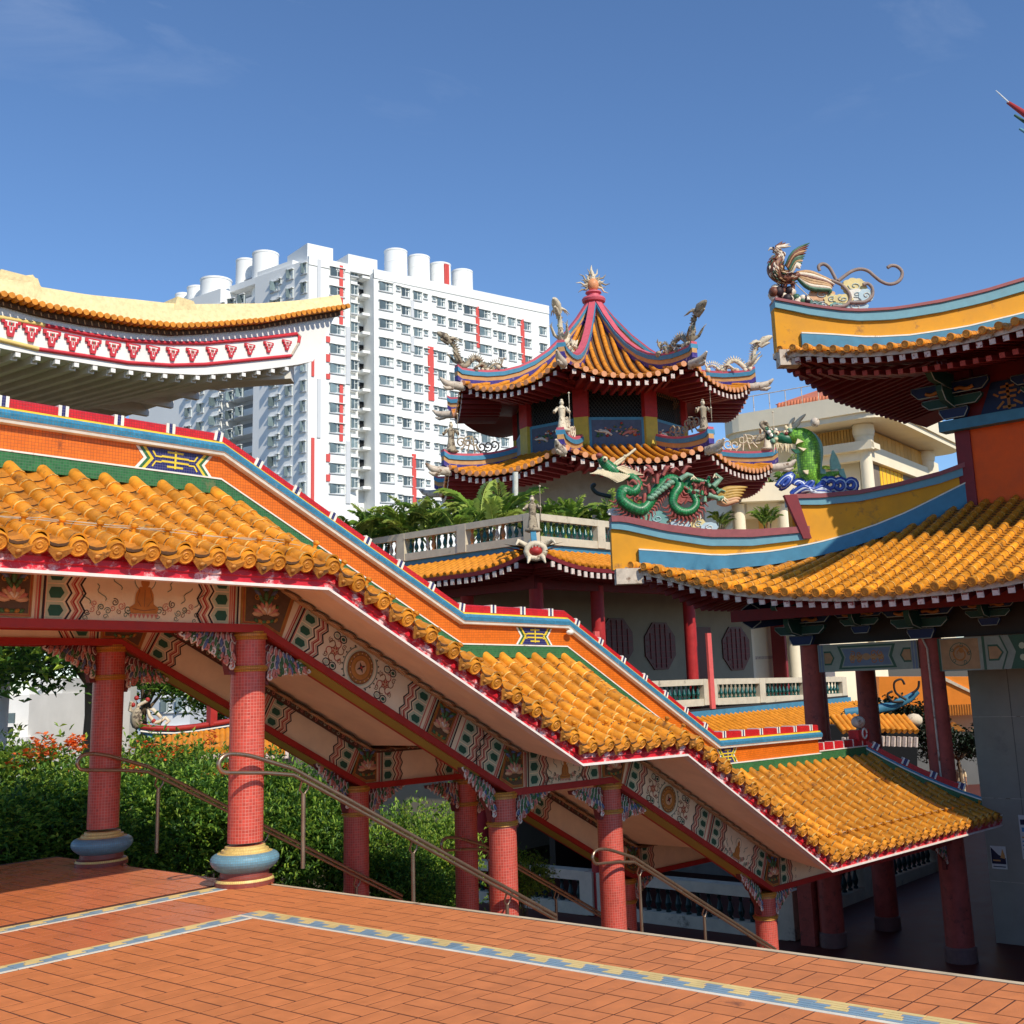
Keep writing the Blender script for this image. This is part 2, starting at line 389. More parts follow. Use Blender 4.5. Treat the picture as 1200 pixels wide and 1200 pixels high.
# deck under the tiles, front and back slope
d = MB()
xs = sorted({x for x, _ in EAVE}|{x for x, _ in RIDG}|{-6+.6*i for i in range(39)})
xs = [x for x in xs if x <= 17.43]
def deck(side):
    n = 8; vs = []
    for x in xs:
        for k in range(n+1):
            t = k/n; y = yroof(t)+.1*(1-t); vs.append((x, y if side > 0 else 2*RYC-y, min(zroof(x, t), zroof(x, hipt(x)))-.075))
    m = n+1; fs = [(i*m+j, (i+1)*m+j, (i+1)*m+j+1, i*m+j+1) for i in range(len(xs)-1) for j in range(n)]
    if side < 0: fs = [f[::-1] for f in fs]
    d.add(vs, fs, mTDK if side > 0 else mPAN)
    b = [(x, y, z-.05) for x, y, z in vs]; d.add(b, [f[::-1] for f in fs], mTDK)
    for i in range(len(xs)-1):
        a0, a1 = i*m, (i+1)*m; q = [vs[a1], vs[a0], b[a0], b[a1]]
        d.add(q if side > 0 else q[::-1], [(0, 1, 2, 3)], mTDK)
deck(1); deck(-1)
d.build('roof_deck', walk, (0, 0, 0))
# soffits and ceiling
def strip(name, kA, yA, dA, kB, yB, dB, mat, flip=False, parent=walk):
    b = MB()
    for i in range(len(kA)-1):
        q = [(kA[i][0], yA, kA[i][1]+dA), (kA[i+1][0], yA, kA[i+1][1]+dA), (kB[i+1][0], yB, kB[i+1][1]+dB), (kB[i][0], yB, kB[i][1]+dB)]
        if flip: q.reverse()
        b.add(q+[(x, y, z+.04) for x, y, z in q], [(3, 2, 1, 0), (4, 5, 6, 7), (0, 1, 5, 4), (2, 3, 7, 6)], mat)
    return b.build(name, parent, (0, 0, 0))
BH = .60                       # height of the painted beams (vertical)
strip('soffit', EAVE, -1.2, .012, BEAM, -.13, BH+.02, mTAN)
strip('ceiling', BEAM, -.13, BH+.02, BEAM, YB+.13, BH+.02, mTAN)
strip('soffit', BEAM, YB+.13, BH+.02, EAVE, 4.2, .012, mTAN)
# red stepped fascia boards
FP = [(-1.18, .0), (-1.30, .0), (-1.30, .028), (-1.275, .03), (-1.275, .085), (-1.30, .095), (-1.30, .145), (-1.275, .15), (-1.275, .205), (-1.325, .212), (-1.325, .24), (-1.18, .24)]
FM = [mFASW, mFASW, mFASW, mFAS, mFAS, mFAS, mFAS, mFAS, mFASW, mFASW, mTDK, mTDK]
b = MB(); b.sweep(FP, FM, EAVE); b.build('fascia', walk, (0, 0, 0))
b = MB(); b.sweep([(2*RYC-y, z) for y, z in FP][::-1], [FM[10-i] if i < 11 else FM[11] for i in range(12)], EAVE); b.build('fascia', walk, (0, 0, 0))
b = MB(); b.box((17.37, -1.27, -1.50), (17.45, 4.3, -1.26), mFAS); b.build('fascia', walk)
# ------------ roof tiles
RB = .076
def barrel_mesh(L_, r0, r1, knob=False, n=8, th=.012):
    b = MB(); vs = []
    for x, r in ((0, r0), (L_*.93, r1), (L_*.93, r1+.007), (L_, r1+.007), (L_, r1-th)):
        for j in range(n+1):
            a = PI*(-.06+1.12*j/n); vs.append((x, r*math.cos(a), r*math.sin(a)))
    m = n+1
    for i in range(4):
        b.add(vs[i*m:(i+2)*m], [(j+m, j+m+1, j+1, j) for j in range(n)], mTILE, None, True)
    k0 = len(b.f); mj = b.mi(mMORT)
    for q in range(n*2, n*3): b.m[q] = mj
    b.add(vs[:m]+[(0, 0, -.02)], [(j, j+1, m) for j in range(n)], mTILE)
    if knob: b.lathe([(.02, 0), (.022, .035), (.036, .05), (.036, .07), (.0, .085)], (L_*.55, 0, r1-.005), mTILE, 8)
    return b.data('roof_tile')
def pan_mesh(L_, w):
    b = MB(); n = 4
    def pt(x, j, dz): q = -1+2*j/n; return (x, q*w/2, dz-.030+.038*q*q)
    vs = [pt(0, j, 0) for j in range(n+1)]+[pt(L_, j, .020) for j in range(n+1)]+[pt(L_, j, -.004) for j in range(n+1)]
    m = n+1
    b.add(vs[:2*m], [(j, j+m, j+m+1, j+1) for j in range(n)], mPAN, None, True)
    b.add(vs[m:], [(j, j+m, j+m+1, j+1) for j in range(n)], mTDK)
    return b.data('pan_tile')
def cap_mesh(r=.083):
    b = MB()
    M = Matrix(((0, 0, 1, 0), (1, 0, 0, 0), (0, 1, 0, 0), (0, 0, 0, 1)))
    b.lathe([(r*.92, 0, mTILE), (r, .20, mTILE), (r, .235, mTILE), (r*.86, .240, mCAPF), (r*.82, .230, mCAPF), (r*.45, .231, mCAPF), (r*.38, .238, mCAPF), (r*.18, .233, mCAPF), (0.001, .238)], (0, 0, 0), mCAPF, 14, True, 1, M)
    return b.data('eave_cap_tile')
def drip_mesh(w=.20):
    b = MB(); n = 6; top = []; bot = []; vs = []
    prof = [(-.5, .0), (-.47, -.035), (-.30, -.065), (-.12, -.10), (0, -.118), (.12, -.10), (.30, -.065), (.47, -.035), (.5, 0)]
    tp = [(a, -.030+.038*4*a*a) for a, _ in prof]
    f = [(.05, a*w, z) for (a, z) in [(p[0], p[1]-.01) for p in prof]]; t = [(.05, a*w, z) for a, z in tp]
    m = len(prof)
    b.add(t+f, [(j, m+j, m+j+1, j+1) for j in range(m-1)], mDRIP)
    g = [(.028, y, z) for _, y, z in f]; b.add(f+g, [(j, m+j, m+j+1, j+1) for j in range(m-1)], mDRIP)
    b.add(t+[(-.20, y, z-.012) for _, y, z in t], [(j+1, m+j+1, m+j, j) for j in range(m-1)], mPAN, None, True)
    b.add([(x-.022, y, z) for x, y, z in t+f], [(j+1, m+j+1, m+j, j) for j in range(m-1)], mDRIP)
    # raised flower on the tongue
    b.ball((.052, 0, -.06), (.012, .03, .022), mDRIP, 7, 4)
    return b.data('drip_tile')
SPX = .3365
M_BAR = barrel_mesh(.30, .068, RB); M_BARK = barrel_mesh(.30, .068, RB, True); M_CAP = cap_mesh(); M_DRIP = drip_mesh()
NSEG = 10; NPAN = 13
M_PAN = pan_mesh(.255, .225)
rows = [-.2735+SPX*i for i in range(-15, 52) if -.2735+SPX*i < ROOF_END-.1]
cand = []; candp = []
for ri, x in enumerate(rows):
    def fm(t0, t1, xx):
        a = V((xx, yroof(t0), zroof(xx, t0))); c = V((xx, yroof(t1), zroof(xx, t1)))
        sl = (zroof(xx+.17, t0)-zroof(xx-.17, t0))/.34
        return frame(a, c-a, V((1, 0, sl)).cross(c-a)*-1 if False else (c-a).cross(V((1, 0, sl))).normalized()*1), (c-a).length
    for k in range(NSEG):
        t0 = 1-k/NSEG; t1 = 1-(k+1)/NSEG
        if t0 > hipt(x)+.02: continue
        M, l = fm(t0, t1, x)
        if M.col[2].z < 0: M = M @ Matrix.Rotation(PI, 4, 'X')
        M = M @ Matrix.Translation((0, RN.uniform(-.006, .006), RN.uniform(-.003, .004))) @ Matrix.Rotation(RN.uniform(-.02, .02), 4, 'Z')
        cand.append((x, k, M))
    # the drooping capped end at the eave
    M, l = fm(.06, 0, x)
    if M.col[2].z < 0: M = M @ Matrix.Rotation(PI, 4, 'X')
    M = M @ Matrix.Translation((.02, 0, -.012)) @ Matrix.Rotation(.12, 4, 'Y')
    piece('eave_cap_tile', M_CAP, M, walk)
    xm = x+SPX/2
    for k in range(NPAN):
        t0 = 1-k/NPAN; t1 = 1-(k+1)/NPAN
        if t0 > hipt(xm)+.02: continue
        M, l = fm(t0, t1, xm)
        if M.col[2].z < 0: M = M @ Matrix.Rotation(PI, 4, 'X')
        candp.append((x, k, M @ Matrix.Translation((0, 0, -.02+RN.uniform(-.004, .004)))))
    M, l = fm(.05, 0, xm)
    if M.col[2].z < 0: M = M @ Matrix.Rotation(PI, 4, 'X')
    piece('drip_tile', M_DRIP, M @ Matrix.Translation((.215, 0, -.035)) @ Matrix.Rotation(.25, 4, 'Y'), walk)
def level(x): return x < .5 or 4.1 < x < 6.8 or x > 10.3
def split(c, n, name, mesh_of, parent, stuffname):
    c = sorted(c, key=lambda q: (0 if level(q[0]) else 1)*100+dist(q[2].translation))
    for q in c[:n]: piece(name, mesh_of(q), q[2], parent)
    rest = MB()
    joinmesh(rest, [(mesh_of(q), q[2]) for q in c[n:]])
    if rest.v: rest.build(stuffname, parent, kind='stuff')
MCACHE = {}
def joinmesh(b, items):
    for me, M in items:
        if me.name not in MCACHE:
            MCACHE[me.name] = ([v.co.copy() for v in me.vertices], [(tuple(p.vertices), p.material_index, p.use_smooth) for p in me.polygons], list(me.materials))
        vs, fs, ms = MCACHE[me.name]; o = len(b.v)
        b.v.extend([tuple(M @ c) for c in vs])
        for f, mi, sm in fs: b.f.append(tuple(o+j for j in f)); b.m.append(b.mi(ms[mi])); b.s.append(sm); b.u.append(None)
split(cand, 300, 'roof_tile', lambda q: M_BARK if q[1] == NSEG-2 else M_BAR, walk, 'roof_tile_rows')
split(candp, 300, 'pan_tile', lambda q: M_PAN, walk, 'pan_tile_rows')
# thin wires strung along the lower tiles
b = MB()
for q in range(3):
    pts = [(x, yroof(.13+.02*q)+RN.uniform(-.03, .03), zroof(x, .13+.02*q)+.1+RN.uniform(-.02, .015)) for x in [-5.5+.3*i for i in range(19)] if x < .3]
    b.tube(pts, .003, mOLDW0, 4)
b.build('wire', walk)
b = MB(); b.tube([(x, yroof(.13), zroof(x, .13)+.1+RN.uniform(-.01, .015)) for x in [10.6+.4*i for i in range(16)]], .004, mOLDW0, 4); b.build('wire', walk)
# ------------ ridge wall
def ysym(p): return [(RYC-y, z) for y, z in p]+[(RYC+y, z) for y, z in reversed(p)]
KM = RIDG[:-1]+[(13.78, .75)]
def ridge_part(name, half, mats, kn=None):
    b = MB(); pr = ysym(half); m = mats+[mats[-1]]+mats[::-1]; m = m[:len(pr)-1]+[mats[0]]
    b.sweep(pr, m, kn or KM); return b.build(name, walk, (0, 0, 0))
ridge_part('ridge_base', [(.15, -.70), (.15, -.53)], [mGREENM, mGREENM])
ridge_part('ridge_base_trim', [(.16, -.53), (.16, -.512), (.12, -.512)], [mWHT, mWHT, mWHT])
ridge_part('ridge_wall', [(.11, -.512), (.11, -.25)], [mORW, mORW])
ridge_part('ridge_moulding', [(.11, -.25), (.19, -.245), (.20, -.215), (.215, -.205), (.225, -.15), (.20, -.11), (.175, -.105), (.175, -.085), (.12, -.085)],
           [mWHT, mWHT, mWHT, mRIDB, mRIDB, mRIDY, mRIDY, mRIDY, mRIDY])
ridge_part('ridge_cap', [(.13, -.085), (.13, .015), (.10, .03)], [mRIDR, mRIDR, mRIDR])
# white-edged navy dividers on the red cap
b = MB()
for a, c_, mt in ((-.055, -.02, mWHT), (-.02, .02, mNAVY), (.02, .055, mWHT)): b.box((a, -.138, -.072), (c_, .138, .043), mt)
M_DIV = b.data('ridge_divider')
x = -5.48
while x < 13.7:
    z = interp(x, RIDG); z2 = interp(x+.1, RIDG); z1 = interp(x-.1, RIDG)
    piece('ridge_divider', M_DIV, Matrix.Translation((x, RYC, z)) @ Matrix.Rotation(-math.atan2(z2-z1, .2), 4, 'Y'), walk)
    x += .62*(1 if (x < .0 or 3.8 < x < 6.0 or x > 10.1) else .9)
# zigzag-ended motif panels on the ridge wall
def motif(xc, w=.9):
    z0 = interp(xc, RIDG)-.505; sl = (interp(xc+.2, RIDG)-interp(xc-.2, RIDG))/.4
    F = Fr((xc, RYC-.112, z0), (1, 0, sl), (-sl, 0, 1)); H = .245; h = w/2
    for k, mt in enumerate((mWHT, mGREENM, mRIDY, mNAVY)):
        q = .04*k
        F.poly([(-h+q, 0), (-h+.1+q, H/2), (-h+q, H), (h-q, H), (h-.1-q, H/2), (h-q, 0)], mt, .003*(k+1))
    for bb, l in ((.05, .1), (.105, .17), (.16, .17), (.215, .1)): F.rect(-l, bb-.011, l, bb+.011, mRIDY, .016)
    F.rect(-.012, .03, .012, .235, mRIDY, .019)
    for sg in (-1, 1):
        for q in (-1, 1): F.rib([(sg*.17, H/2+q*.03), (sg*.24, H/2+q*.03), (sg*.28, H/2+q*.09)], .018, mRIDY, .016)
    F.mb.build('ridge_motif', walk)
motif(-.45, .96); motif(5.5, .8); motif(10.47, .66)
b = MB(); b.ball((6.22, RYC-.2, 2.62), (.08, .05, .04), mWHT, 8, 5); b.build('lamp', walk)
# lower ridge to the gable end and the verge ridge running down to the eave
b = MB(); kn = [(13.78, .75), (HX0+.05, .70)]
pr = ysym([(.10, -.66), (.10, -.50), (.12, -.49), (.12, -.47), (.09, -.47), (.09, -.34), (.07, -.33)])
mm = [mGREENM, mWHT, mWHT, mRIDR, mRIDR, mRIDR]; b.sweep(pr, mm+[mRIDR]+mm[::-1]+[mGREENM], kn); b.build('end_ridge', walk, (0, 0, 0))
b = MB()
for k in range(5): b.box((14.0+.42*k, RYC-.1, .28-.012*k), (14.03+.42*k, RYC+.1, .425-.012*k), mWHT)
b.build('end_ridge_joint', walk, kind='stuff')
hp = [(HX0+(HX1-HX0)*(1-t), yroof(t)+.1, zroof(HX0+(HX1-HX0)*(1-t), t)) for t in (1.0, .85, .7, .55, .4, .28, .2, .12)]
for nm, lo_, hi_, w0, mt in (('hip_base', -.1, .13, .13, mGREENM), ('hip_trim', .13, .16, .16, mWHT), ('hip_moulding', .16, .20, .13, mRIDB), ('hip_cap', .20, .32, .09, mRIDR)):
    b = MB(); b.sweep3(hp if nm != 'hip_cap' else hp[:-2], [(-w0, lo_), (w0, lo_), (w0, hi_), (-w0, hi_)], [mt]); b.build(nm, walk, (0, 0, 0))
for t in (.97, .74, .52, .30):
    x = HX0+(HX1-HX0)*(1-t); M = frame((x, yroof(t)+.1, zroof(x, t)), (HX1-HX0, YE0-YR, (zroof(HX0+(HX1-HX0)*(1-t+.05), t-.05)-zroof(x, t))/.05), (0, 0, 1)); b = MB()
    for a, c_, mt in ((-.07, -.035, mWHT), (-.035, .035, mNAVY), (.035, .07, mWHT)): b.box((a, -.1, .2), (c_, .1, .335), mt)
    piece('hip_divider', b.data('hip_divider'), M, walk)
# scrolled finial and lamp globe standing on the ridge end
b = MB(); b.box((15.5, RYC-.12, .34), (15.98, RYC+.12, .56), mRIDR); b.tube([(15.75+.1*math.cos(a), RYC-.13, .48+.1*math.sin(a)) for a in [i*.5 for i in range(13)]], .02, mWHT, 6); b.build('ridge_end_block', walk)
# ------------ painted beams
def seg_frame(y, x0, x1):
    z0 = interp(x0, BEAM)+.085; z1 = interp(x1, BEAM)+.085; e = V((x1-x0, 0, z1-z0)); return Fr((x0, y, z0), e, V((-e.z, 0, e.x))), e.length
def beam(yc, name='beam'):
    b = MB(); h = .15
    b.sweep([(yc-h, .085), (yc-h, BH+.01), (yc+h, BH+.01), (yc+h, .085)], [mCREAM]*4, BEAM)
    b.sweep([(yc-h-.035, .0), (yc-h-.035, .085), (yc+h+.035, .085), (yc+h+.035, .0), (yc+h-.02, -.0), (yc+h-.02, .012), (yc-h+.02, .012), (yc-h+.02, 0)], [mRAIL]*8, BEAM)
    o = b.build('beam', walk, (0, 0, 0))
    for i in range(len(BEAM)-1):
        (x0, z0), (x1, z1) = BEAM[i], BEAM[i+1]
        if abs(z1-z0) < .4: continue
        a = .55/(x1-x0); q = [(lerp(x0, x1, t), z0+(z1-z0)*t) for t in (a, 1-a)]; ob = MB()
        ob.prism([(q[0][0], yc-h+.03, q[0][1]-.004), (q[0][0], yc+h-.03, q[0][1]-.004), (q[1][0], yc+h-.03, q[1][1]-.004), (q[1][0], yc-h+.03, q[1][1]-.004)], (0, 0, .012), mOLIVE); ob.build('olive_panel', o)
    return o
BF = beam(0.0); BBK = beam(YB)
def hexblk(F, s0, d, H, teeth=3, tint=mCREAM):
    """three stacked green hexagons and three zigzag bands; d = +1 pattern runs to larger s"""
    u = H/teeth
    F.rect(*sorted((s0, s0+d*.02))[:1], 0, sorted((s0, s0+d*.02))[1], H, mPINKP, .002)
    for k in range(teeth):
        c = (k+.5)*u
        def hx(g, a0, a1, tip): return [(s0+d*a0, c-u/2+g), (s0+d*a1, c-u/2+g), (s0+d*tip, c), (s0+d*a1, c+u/2-g), (s0+d*a0, c+u/2-g)]
        F.poly(hx(.006, .03, .185, .235), mPGRN, .003)
        F.poly([(s0+d*.045, c), (s0+d*.065, c-u/2+.032), (s0+d*.16, c-u/2+.032), (s0+d*.195, c), (s0+d*.16, c+u/2-.032), (s0+d*.065, c+u/2-.032)], mHEX, .006)
    for o_, mt in ((.215, mBLK), (.262, mPINKP), (.285, mREDL), (.325, mPINKP), (.352, mBLK)):
        pts = []
        for k in range(2*teeth+1): pts.append((s0+d*(o_+(.05 if k % 2 else 0)), k*u/2))
        F.rib(pts, .02 if mt is not mPINKP else .016, mt, .004)
    return .42
def divider(F, s, H):
    for a, w, mt in ((-.045, .016, mPINKP), (-.02, .018, mREDL), (.002, .014, mPGRN), (.022, .022, mBLK)): F.rect(s+a, 0, s+a+w, H, mt, .005)
def medal(F, s, H):
    r = H*.44; c = H/2
    for rr, mt in ((r*1.08, mPGRN), (r, mBROW), (r*.9, mGOLDP), (r*.78, mBROW), (r*.72, mROBE), (r*.5, mGOLDP), (r*.42, mPETAL)): F.disc(s, c, rr, mt, .004+.002*(r*1.1-rr)/r*6, 28)
    for k in range(16):
        a = 2*PI*k/16; F.disc(s+r*.84*math.cos(a), c+r*.84*math.sin(a), r*.05, mPETAL, .02, 6)
    for k in range(4):
        a = PI/4+k*PI/2; F.poly([(s+r*.36*math.cos(a), c+r*.36*math.sin(a)), (s+r*.1*math.cos(a+.8), c+r*.1*math.sin(a+.8)), (s, c), (s+r*.1*math.cos(a-.8), c+r*.1*math.sin(a-.8))], mBLK, .021)
    F.disc(s, c, r*.09, mREDL, .023, 8)
    for sg in (-1, 1):
        F.rib([(s+sg*r*1.3*math.cos(a), c+r*1.25*math.sin(a)) for a in [-.9+.15*i for i in range(13)]], .012, mGREY, .005)
        for k in range(7):
            a = -.85+.28*k; F.disc(s+sg*r*1.42*math.cos(a), c+r*1.3*math.sin(a), .011, mBLK, .006, 6)
def flower(F, s, H, sc=1.):
    c = H/2
    F.disc(s, c, .05*sc, mPETAL, .004, 10)
    for k in range(6):
        a = k*PI/3+.4; x, y = s+.085*sc*math.cos(a), c+.085*sc*math.sin(a)
        F.rib([(x+.042*sc*math.cos(t), y+.042*sc*math.sin(t)) for t in [a+2.2+i*.62 for i in range(9)]], .011, mREDL if k % 2 else mBROW, .006)
    for k in range(5): F.disc(s+.028*math.cos(k*1.257), c+.028*math.sin(k*1.257), .012, mREDL, .007, 6)
    for sy in (-1, 1):
        for k in (0, 1):
            x, y = s+(.05 if k else -.05)*sc, c+sy*.165*sc
            F.rib([(x+.05*sc*math.cos(t), y+.04*sc*math.sin(t)) for t in [i*.7 for i in range(10)]], .012, mBLK, .005)
            F.disc(x, y, .028*sc, mHEX if k else mPGRN, .006, 9, .02*sc)
    for k in range(4):
        a = PI/4+k*PI/2; F.spiral(s+.15*sc*math.cos(a), c+.12*sc*math.sin(a), .035*sc, 1.3, .009, mBROW, .005, a)
def seated(F, s, H, k=1.):
    """seated robed figure on a lotus with curling clouds"""
    z = .07*k
    F.disc(s, z+.30*k, .105*k, mGREY, .004, 22); F.disc(s, z+.30*k, .097*k, mCREAM, .005, 22)
    F.poly([(s-.125*k, z), (s-.14*k, z+.05*k), (s-.09*k, z+.085*k), (s-.085*k, z+.17*k), (s-.05*k, z+.235*k), (s+.05*k, z+.235*k), (s+.085*k, z+.17*k), (s+.09*k, z+.085*k), (s+.14*k, z+.05*k), (s+.125*k, z)], mROBE, .007)
    F.disc(s, z+.275*k, .042*k, mROBE, .008, 14, .05*k); F.disc(s, z+.325*k, .02*k, mBROW, .009, 10)
    for q in (-.05, 0, .05): F.rib([(s+q*k, z+.21*k), (s+q*1.5*k, z+.12*k), (s+q*.6*k, z+.06*k)], .006, mBROW, .009)
    F.rib([(s-.11*k, z+.04*k), (s, z+.025*k), (s+.11*k, z+.04*k)], .008, mBROW, .009)
    for i in range(7): F.poly([(s+(-.12+.04*i-.018)*k, z-.005), (s+(-.12+.04*i)*k, z-.045*k), (s+(-.12+.04*i+.018)*k, z-.005)], mPINKP, .006)
    for sg in (-1, 1):
        for i in range(7):
            x = s+sg*(.15+.062*i)*k; y = z+(.03+.035*(i % 3))*k-.006*i
            F.spiral(x, y, (.038-.002*i)*k, 1.5, .008, (mHEX, mPINKP, mBLK, mGREY)[i % 4], .004, i, sg)
            F.spiral(x-.02, y-.05*k, .025*k, 1.2, .007, (mGREY, mBROW, mPINKP)[i % 3], .004, i*2, -sg)
        for j, (x0, y0) in enumerate(((.22, .2), (.36, .15), (.5, .17))):
            F.rib([(s+sg*(x0+.012*t)*k+.022*math.sin(t*1.1)*k, z+(y0+.018*t-.05*j)*k) for t in range(9)], .009, mGREY, .004)
def scribble(F, s0, s1, H):
    for i in range(9):
        x = lerp(s0, s1, RN.random()); y = H*RN.uniform(.15, .85); F.spiral(x, y, .03, 1.1, .007, (mBROW, mGREY, mPINKP)[i % 3], .004, i)
def lotus_board(poly, F, H, ctr):
    """carved gilt lotus in a framed panel (relief)"""
    g = [(ctr+(a-ctr)*.82, H/2+(bb-H/2)*.86) for a, bb in poly]
    F.slab(poly, mGOLDP, .0, .02); F.poly(g, mLOTB, .022)
    g2 = [(ctr+(a-ctr)*.9, H/2+(bb-H/2)*.93) for a, bb in poly]
    F.rib(g2+[g2[0]], .008, mREDL, .024)
    c = H*.33; cx = ctr
    for k in range(9):
        a = PI*(.02+.96*k/8); F.blob(cx+.085*math.cos(a), c+.075*math.sin(a), .068, .028, .022, (mPETAL, mPETP)[k % 2], a, .024)
    for k in range(5): a = PI*(.2+.6*k/4); F.blob(cx+.04*math.cos(a), c+.045*math.sin(a), .046, .022, .03, mPETW if k % 2 else mPETAL, a, .03)
    for k in range(5): F.blob(cx-.09+.045*k, H*.13, .03, .02, .016, mGOLDP if k % 2 else mPETG, .3*(k-2), .024)
    for sg in (-1, 1):
        for k in range(4): F.blob(cx+sg*(.03+.026*k), H*(.60+.085*k), .058, .022, .018, (mPETG, mPETG, mPETB, mPETG)[k], PI/2-sg*(.3+.25*k), .024)
        F.spiral(cx+sg*.09, H*.72, .03, 1.4, .012, mGOLDP, .03, 0, sg)
    F.blob(cx, H*.74, .028, .06, .018, mPETG, 0, .024); F.blob(cx, H*.87, .05, .02, .016, mPETB, 0, .024)
def panel_part(F, parent, name='painted_panel'):
    F.mb.build(name, parent)
def dress(y, inner, parent):
    Hl = BH-.1
    def fr(xa, xb):
        F, l = seg_frame(y, xa, xb); return F, l, Hl if abs(F.e.z) < .1 else Hl*F.e.x
    def wedge(xc, w0, w1):
        # panel bridging a kink: bottom from xc-w0 to xc+w1 along the two beams
        Fa = Fr((xc, y, interp(xc, BEAM)+.085), (1, 0, 0), (0, 0, 1))
        za = interp(xc-w0, BEAM)-interp(xc, BEAM); zb_ = interp(xc+w1, BEAM)-interp(xc, BEAM)
        ea = V((w0, 0, -za)).normalized(); eb = V((w1, 0, zb_)).normalized()
        poly = [(-w0, za), (0, 0), (w1, zb_), (w1+max(0, -eb.z)*Hl*.78, zb_+Hl*.94), (0, Hl*.96), (-w0+max(0, -ea.z)*Hl*.78, za+Hl*.94)]
        poly = [(a, b_+.008) for a, b_ in poly]
        F = Fa; cx = (poly[0][0]+poly[2][0]+poly[3][0]+poly[5][0])/4; cz = sum(p[1] for p in poly)/6
        F.slab(poly, mGOLDP, 0, .02)
        g = [(cx+(a-cx)*.84, cz+(b_-cz)*.86) for a, b_ in poly]; F.poly(g, mLOTB, .022)
        g2 = [(cx+(a-cx)*.92, cz+(b_-cz)*.93) for a, b_ in poly]; F.rib(g2+[g2[0]], .008, mREDL, .024)
        c = cz-.09
        for k in range(9):
            a = PI*(.02+.96*k/8); F.blob(cx+.105*math.cos(a), c+.075*math.sin(a), .075, .030, .022, (mPETAL, mPETP)[k % 2], a, .024)
        for k in range(5): a = PI*(.2+.6*k/4); F.blob(cx+.05*math.cos(a), c+.045*math.sin(a), .05, .024, .03, mPETW if k % 2 else mPETAL, a, .03)
        for k in range(6): F.blob(cx-.125+.05*k, c-.085+.02*abs(k-2.5)*.4, .034, .020, .016, mGOLDP if k % 2 else mPETG, .3*(k-2.5), .024)
        for sg in (-1, 1):
            for k in range(4): F.blob(cx+sg*(.04+.032*k), c+.13+.05*k, .062, .024, .018, (mPETG, mPETG, mPETB, mPETG)[k], PI/2-sg*(.35+.25*k), .024)
            F.blob(cx+sg*.13, c+.06, .05, .022, .016, mPETG, sg*.9, .024); F.spiral(cx+sg*.12, c+.19, .035, 1.4, .012, mGOLDP, .03, 0, sg)
        F.blob(cx, c+.20, .03, .062, .018, mPETG, 0, .024); F.blob(cx, c+.27, .05, .022, .016, mPETB, 0, .024)
        F.mb.build('carved_lotus_panel', parent)
    def lot(F, s0, s1, H):
        G = Fr(F.p(0, 0), F.e, F.n); lotus_board([(s0, .01), (s1, .01), (s1, H-.01), (s0, H-.01)], G, H, (s0+s1)/2); G.mb.build('carved_lotus_panel', parent)
    def hx1(F, s0, d, H, dv=None):
        G = Fr(F.p(0, 0), F.e, F.n); hexblk(G, s0, d, H)
        if dv is not None: divider(G, dv, H)
        G.mb.build('painted_panel', parent)
    # level stretch over the terrace
    F, l, H = fr(-2.42, -.24)
    if not inner: divider(F, .06, H); hexblk(F, .09, 1, H); seated(F, 1.10, H, 1.12); hexblk(F, l-.09, -1, H); divider(F, l-.04, H); panel_part(F, parent)
    else: hx1(F, .09, 1, H, .06); hx1(F, l-.09, -1, H, l-.04)
    F, l, H = fr(-2.82, -2.42); lot(F, .02, .38, H)
    F, l, H = fr(-5.4, -2.82); hx1(F, .1, 1, H); hx1(F, l-.1, -1, H)
    wedge(.05, .26, .26)
    # first flight
    if not inner:
        F, l, H = fr(.34, 2.36); divider(F, .05, H); hexblk(F, .09, 1, H); flower(F, .68, H); medal(F, 1.10, H); flower(F, 1.52, H); hexblk(F, l-.05, -1, H); panel_part(F, parent)
        F, l, H = fr(2.36, 2.80); divider(F, .04, H); lot(F, .09, .42, H); divider(F, .48, H); panel_part(F, parent)
        F, l, H = fr(2.84, 3.62); hexblk(F, .05, 1, H); scribble(F, .38, .5, H); hexblk(F, l-.05, -1, H); divider(F, l-.01, H); panel_part(F, parent)
    else:
        F, l, H = fr(.34, 3.62); hx1(F, .09, 1, H, .05); hx1(F, 1.95, -1, H, 1.99); hx1(F, 2.05, 1, H); hx1(F, l-.05, -1, H, l-.01)
    wedge(3.9, .24, .20)
    F, l, H = fr(4.16, 5.74)
    if not inner: divider(F, .02, H); hexblk(F, .05, 1, H); seated(F, .79, H, .78); hexblk(F, l-.05, -1, H); divider(F, l-.01, H); panel_part(F, parent)
    else: hx1(F, .05, 1, H, .02); hx1(F, l-.05, -1, H, l-.01)
    wedge(5.95, .20, .22)
    if not inner:
        F, l, H = fr(6.22, 8.22); divider(F, .04, H); hexblk(F, .07, 1, H); flower(F, .68, H); medal(F, 1.10, H); flower(F, 1.52, H); hexblk(F, l-.05, -1, H); panel_part(F, parent)
        F, l, H = fr(8.24, 9.80); divider(F, .03, H); hexblk(F, .07, 1, H); seated(F, .87, H, .8); hexblk(F, l-.05, -1, H); divider(F, l-.01, H); panel_part(F, parent)
    else:
        F, l, H = fr(6.22, 9.80); hx1(F, .07, 1, H, .04); hx1(F, .95, -1, H); lot(F, 1.0, 1.32, H); hx1(F, 1.4, 1, H); hx1(F, l-.05, -1, H)
    wedge(10.07, .22, .2)
    F, l, H = fr(10.3, 13.4); hx1(F, .05, 1, H, .02); hx1(F, l-.05, -1, H, l-.01)
    if not inner: G = Fr(F.p(0, 0), F.e, F.n); scribble(G, .55, 1.3, H); G.mb.build('painted_panel', parent)
dress(-.151, False, BF); dress(YB-.151, True, BBK)
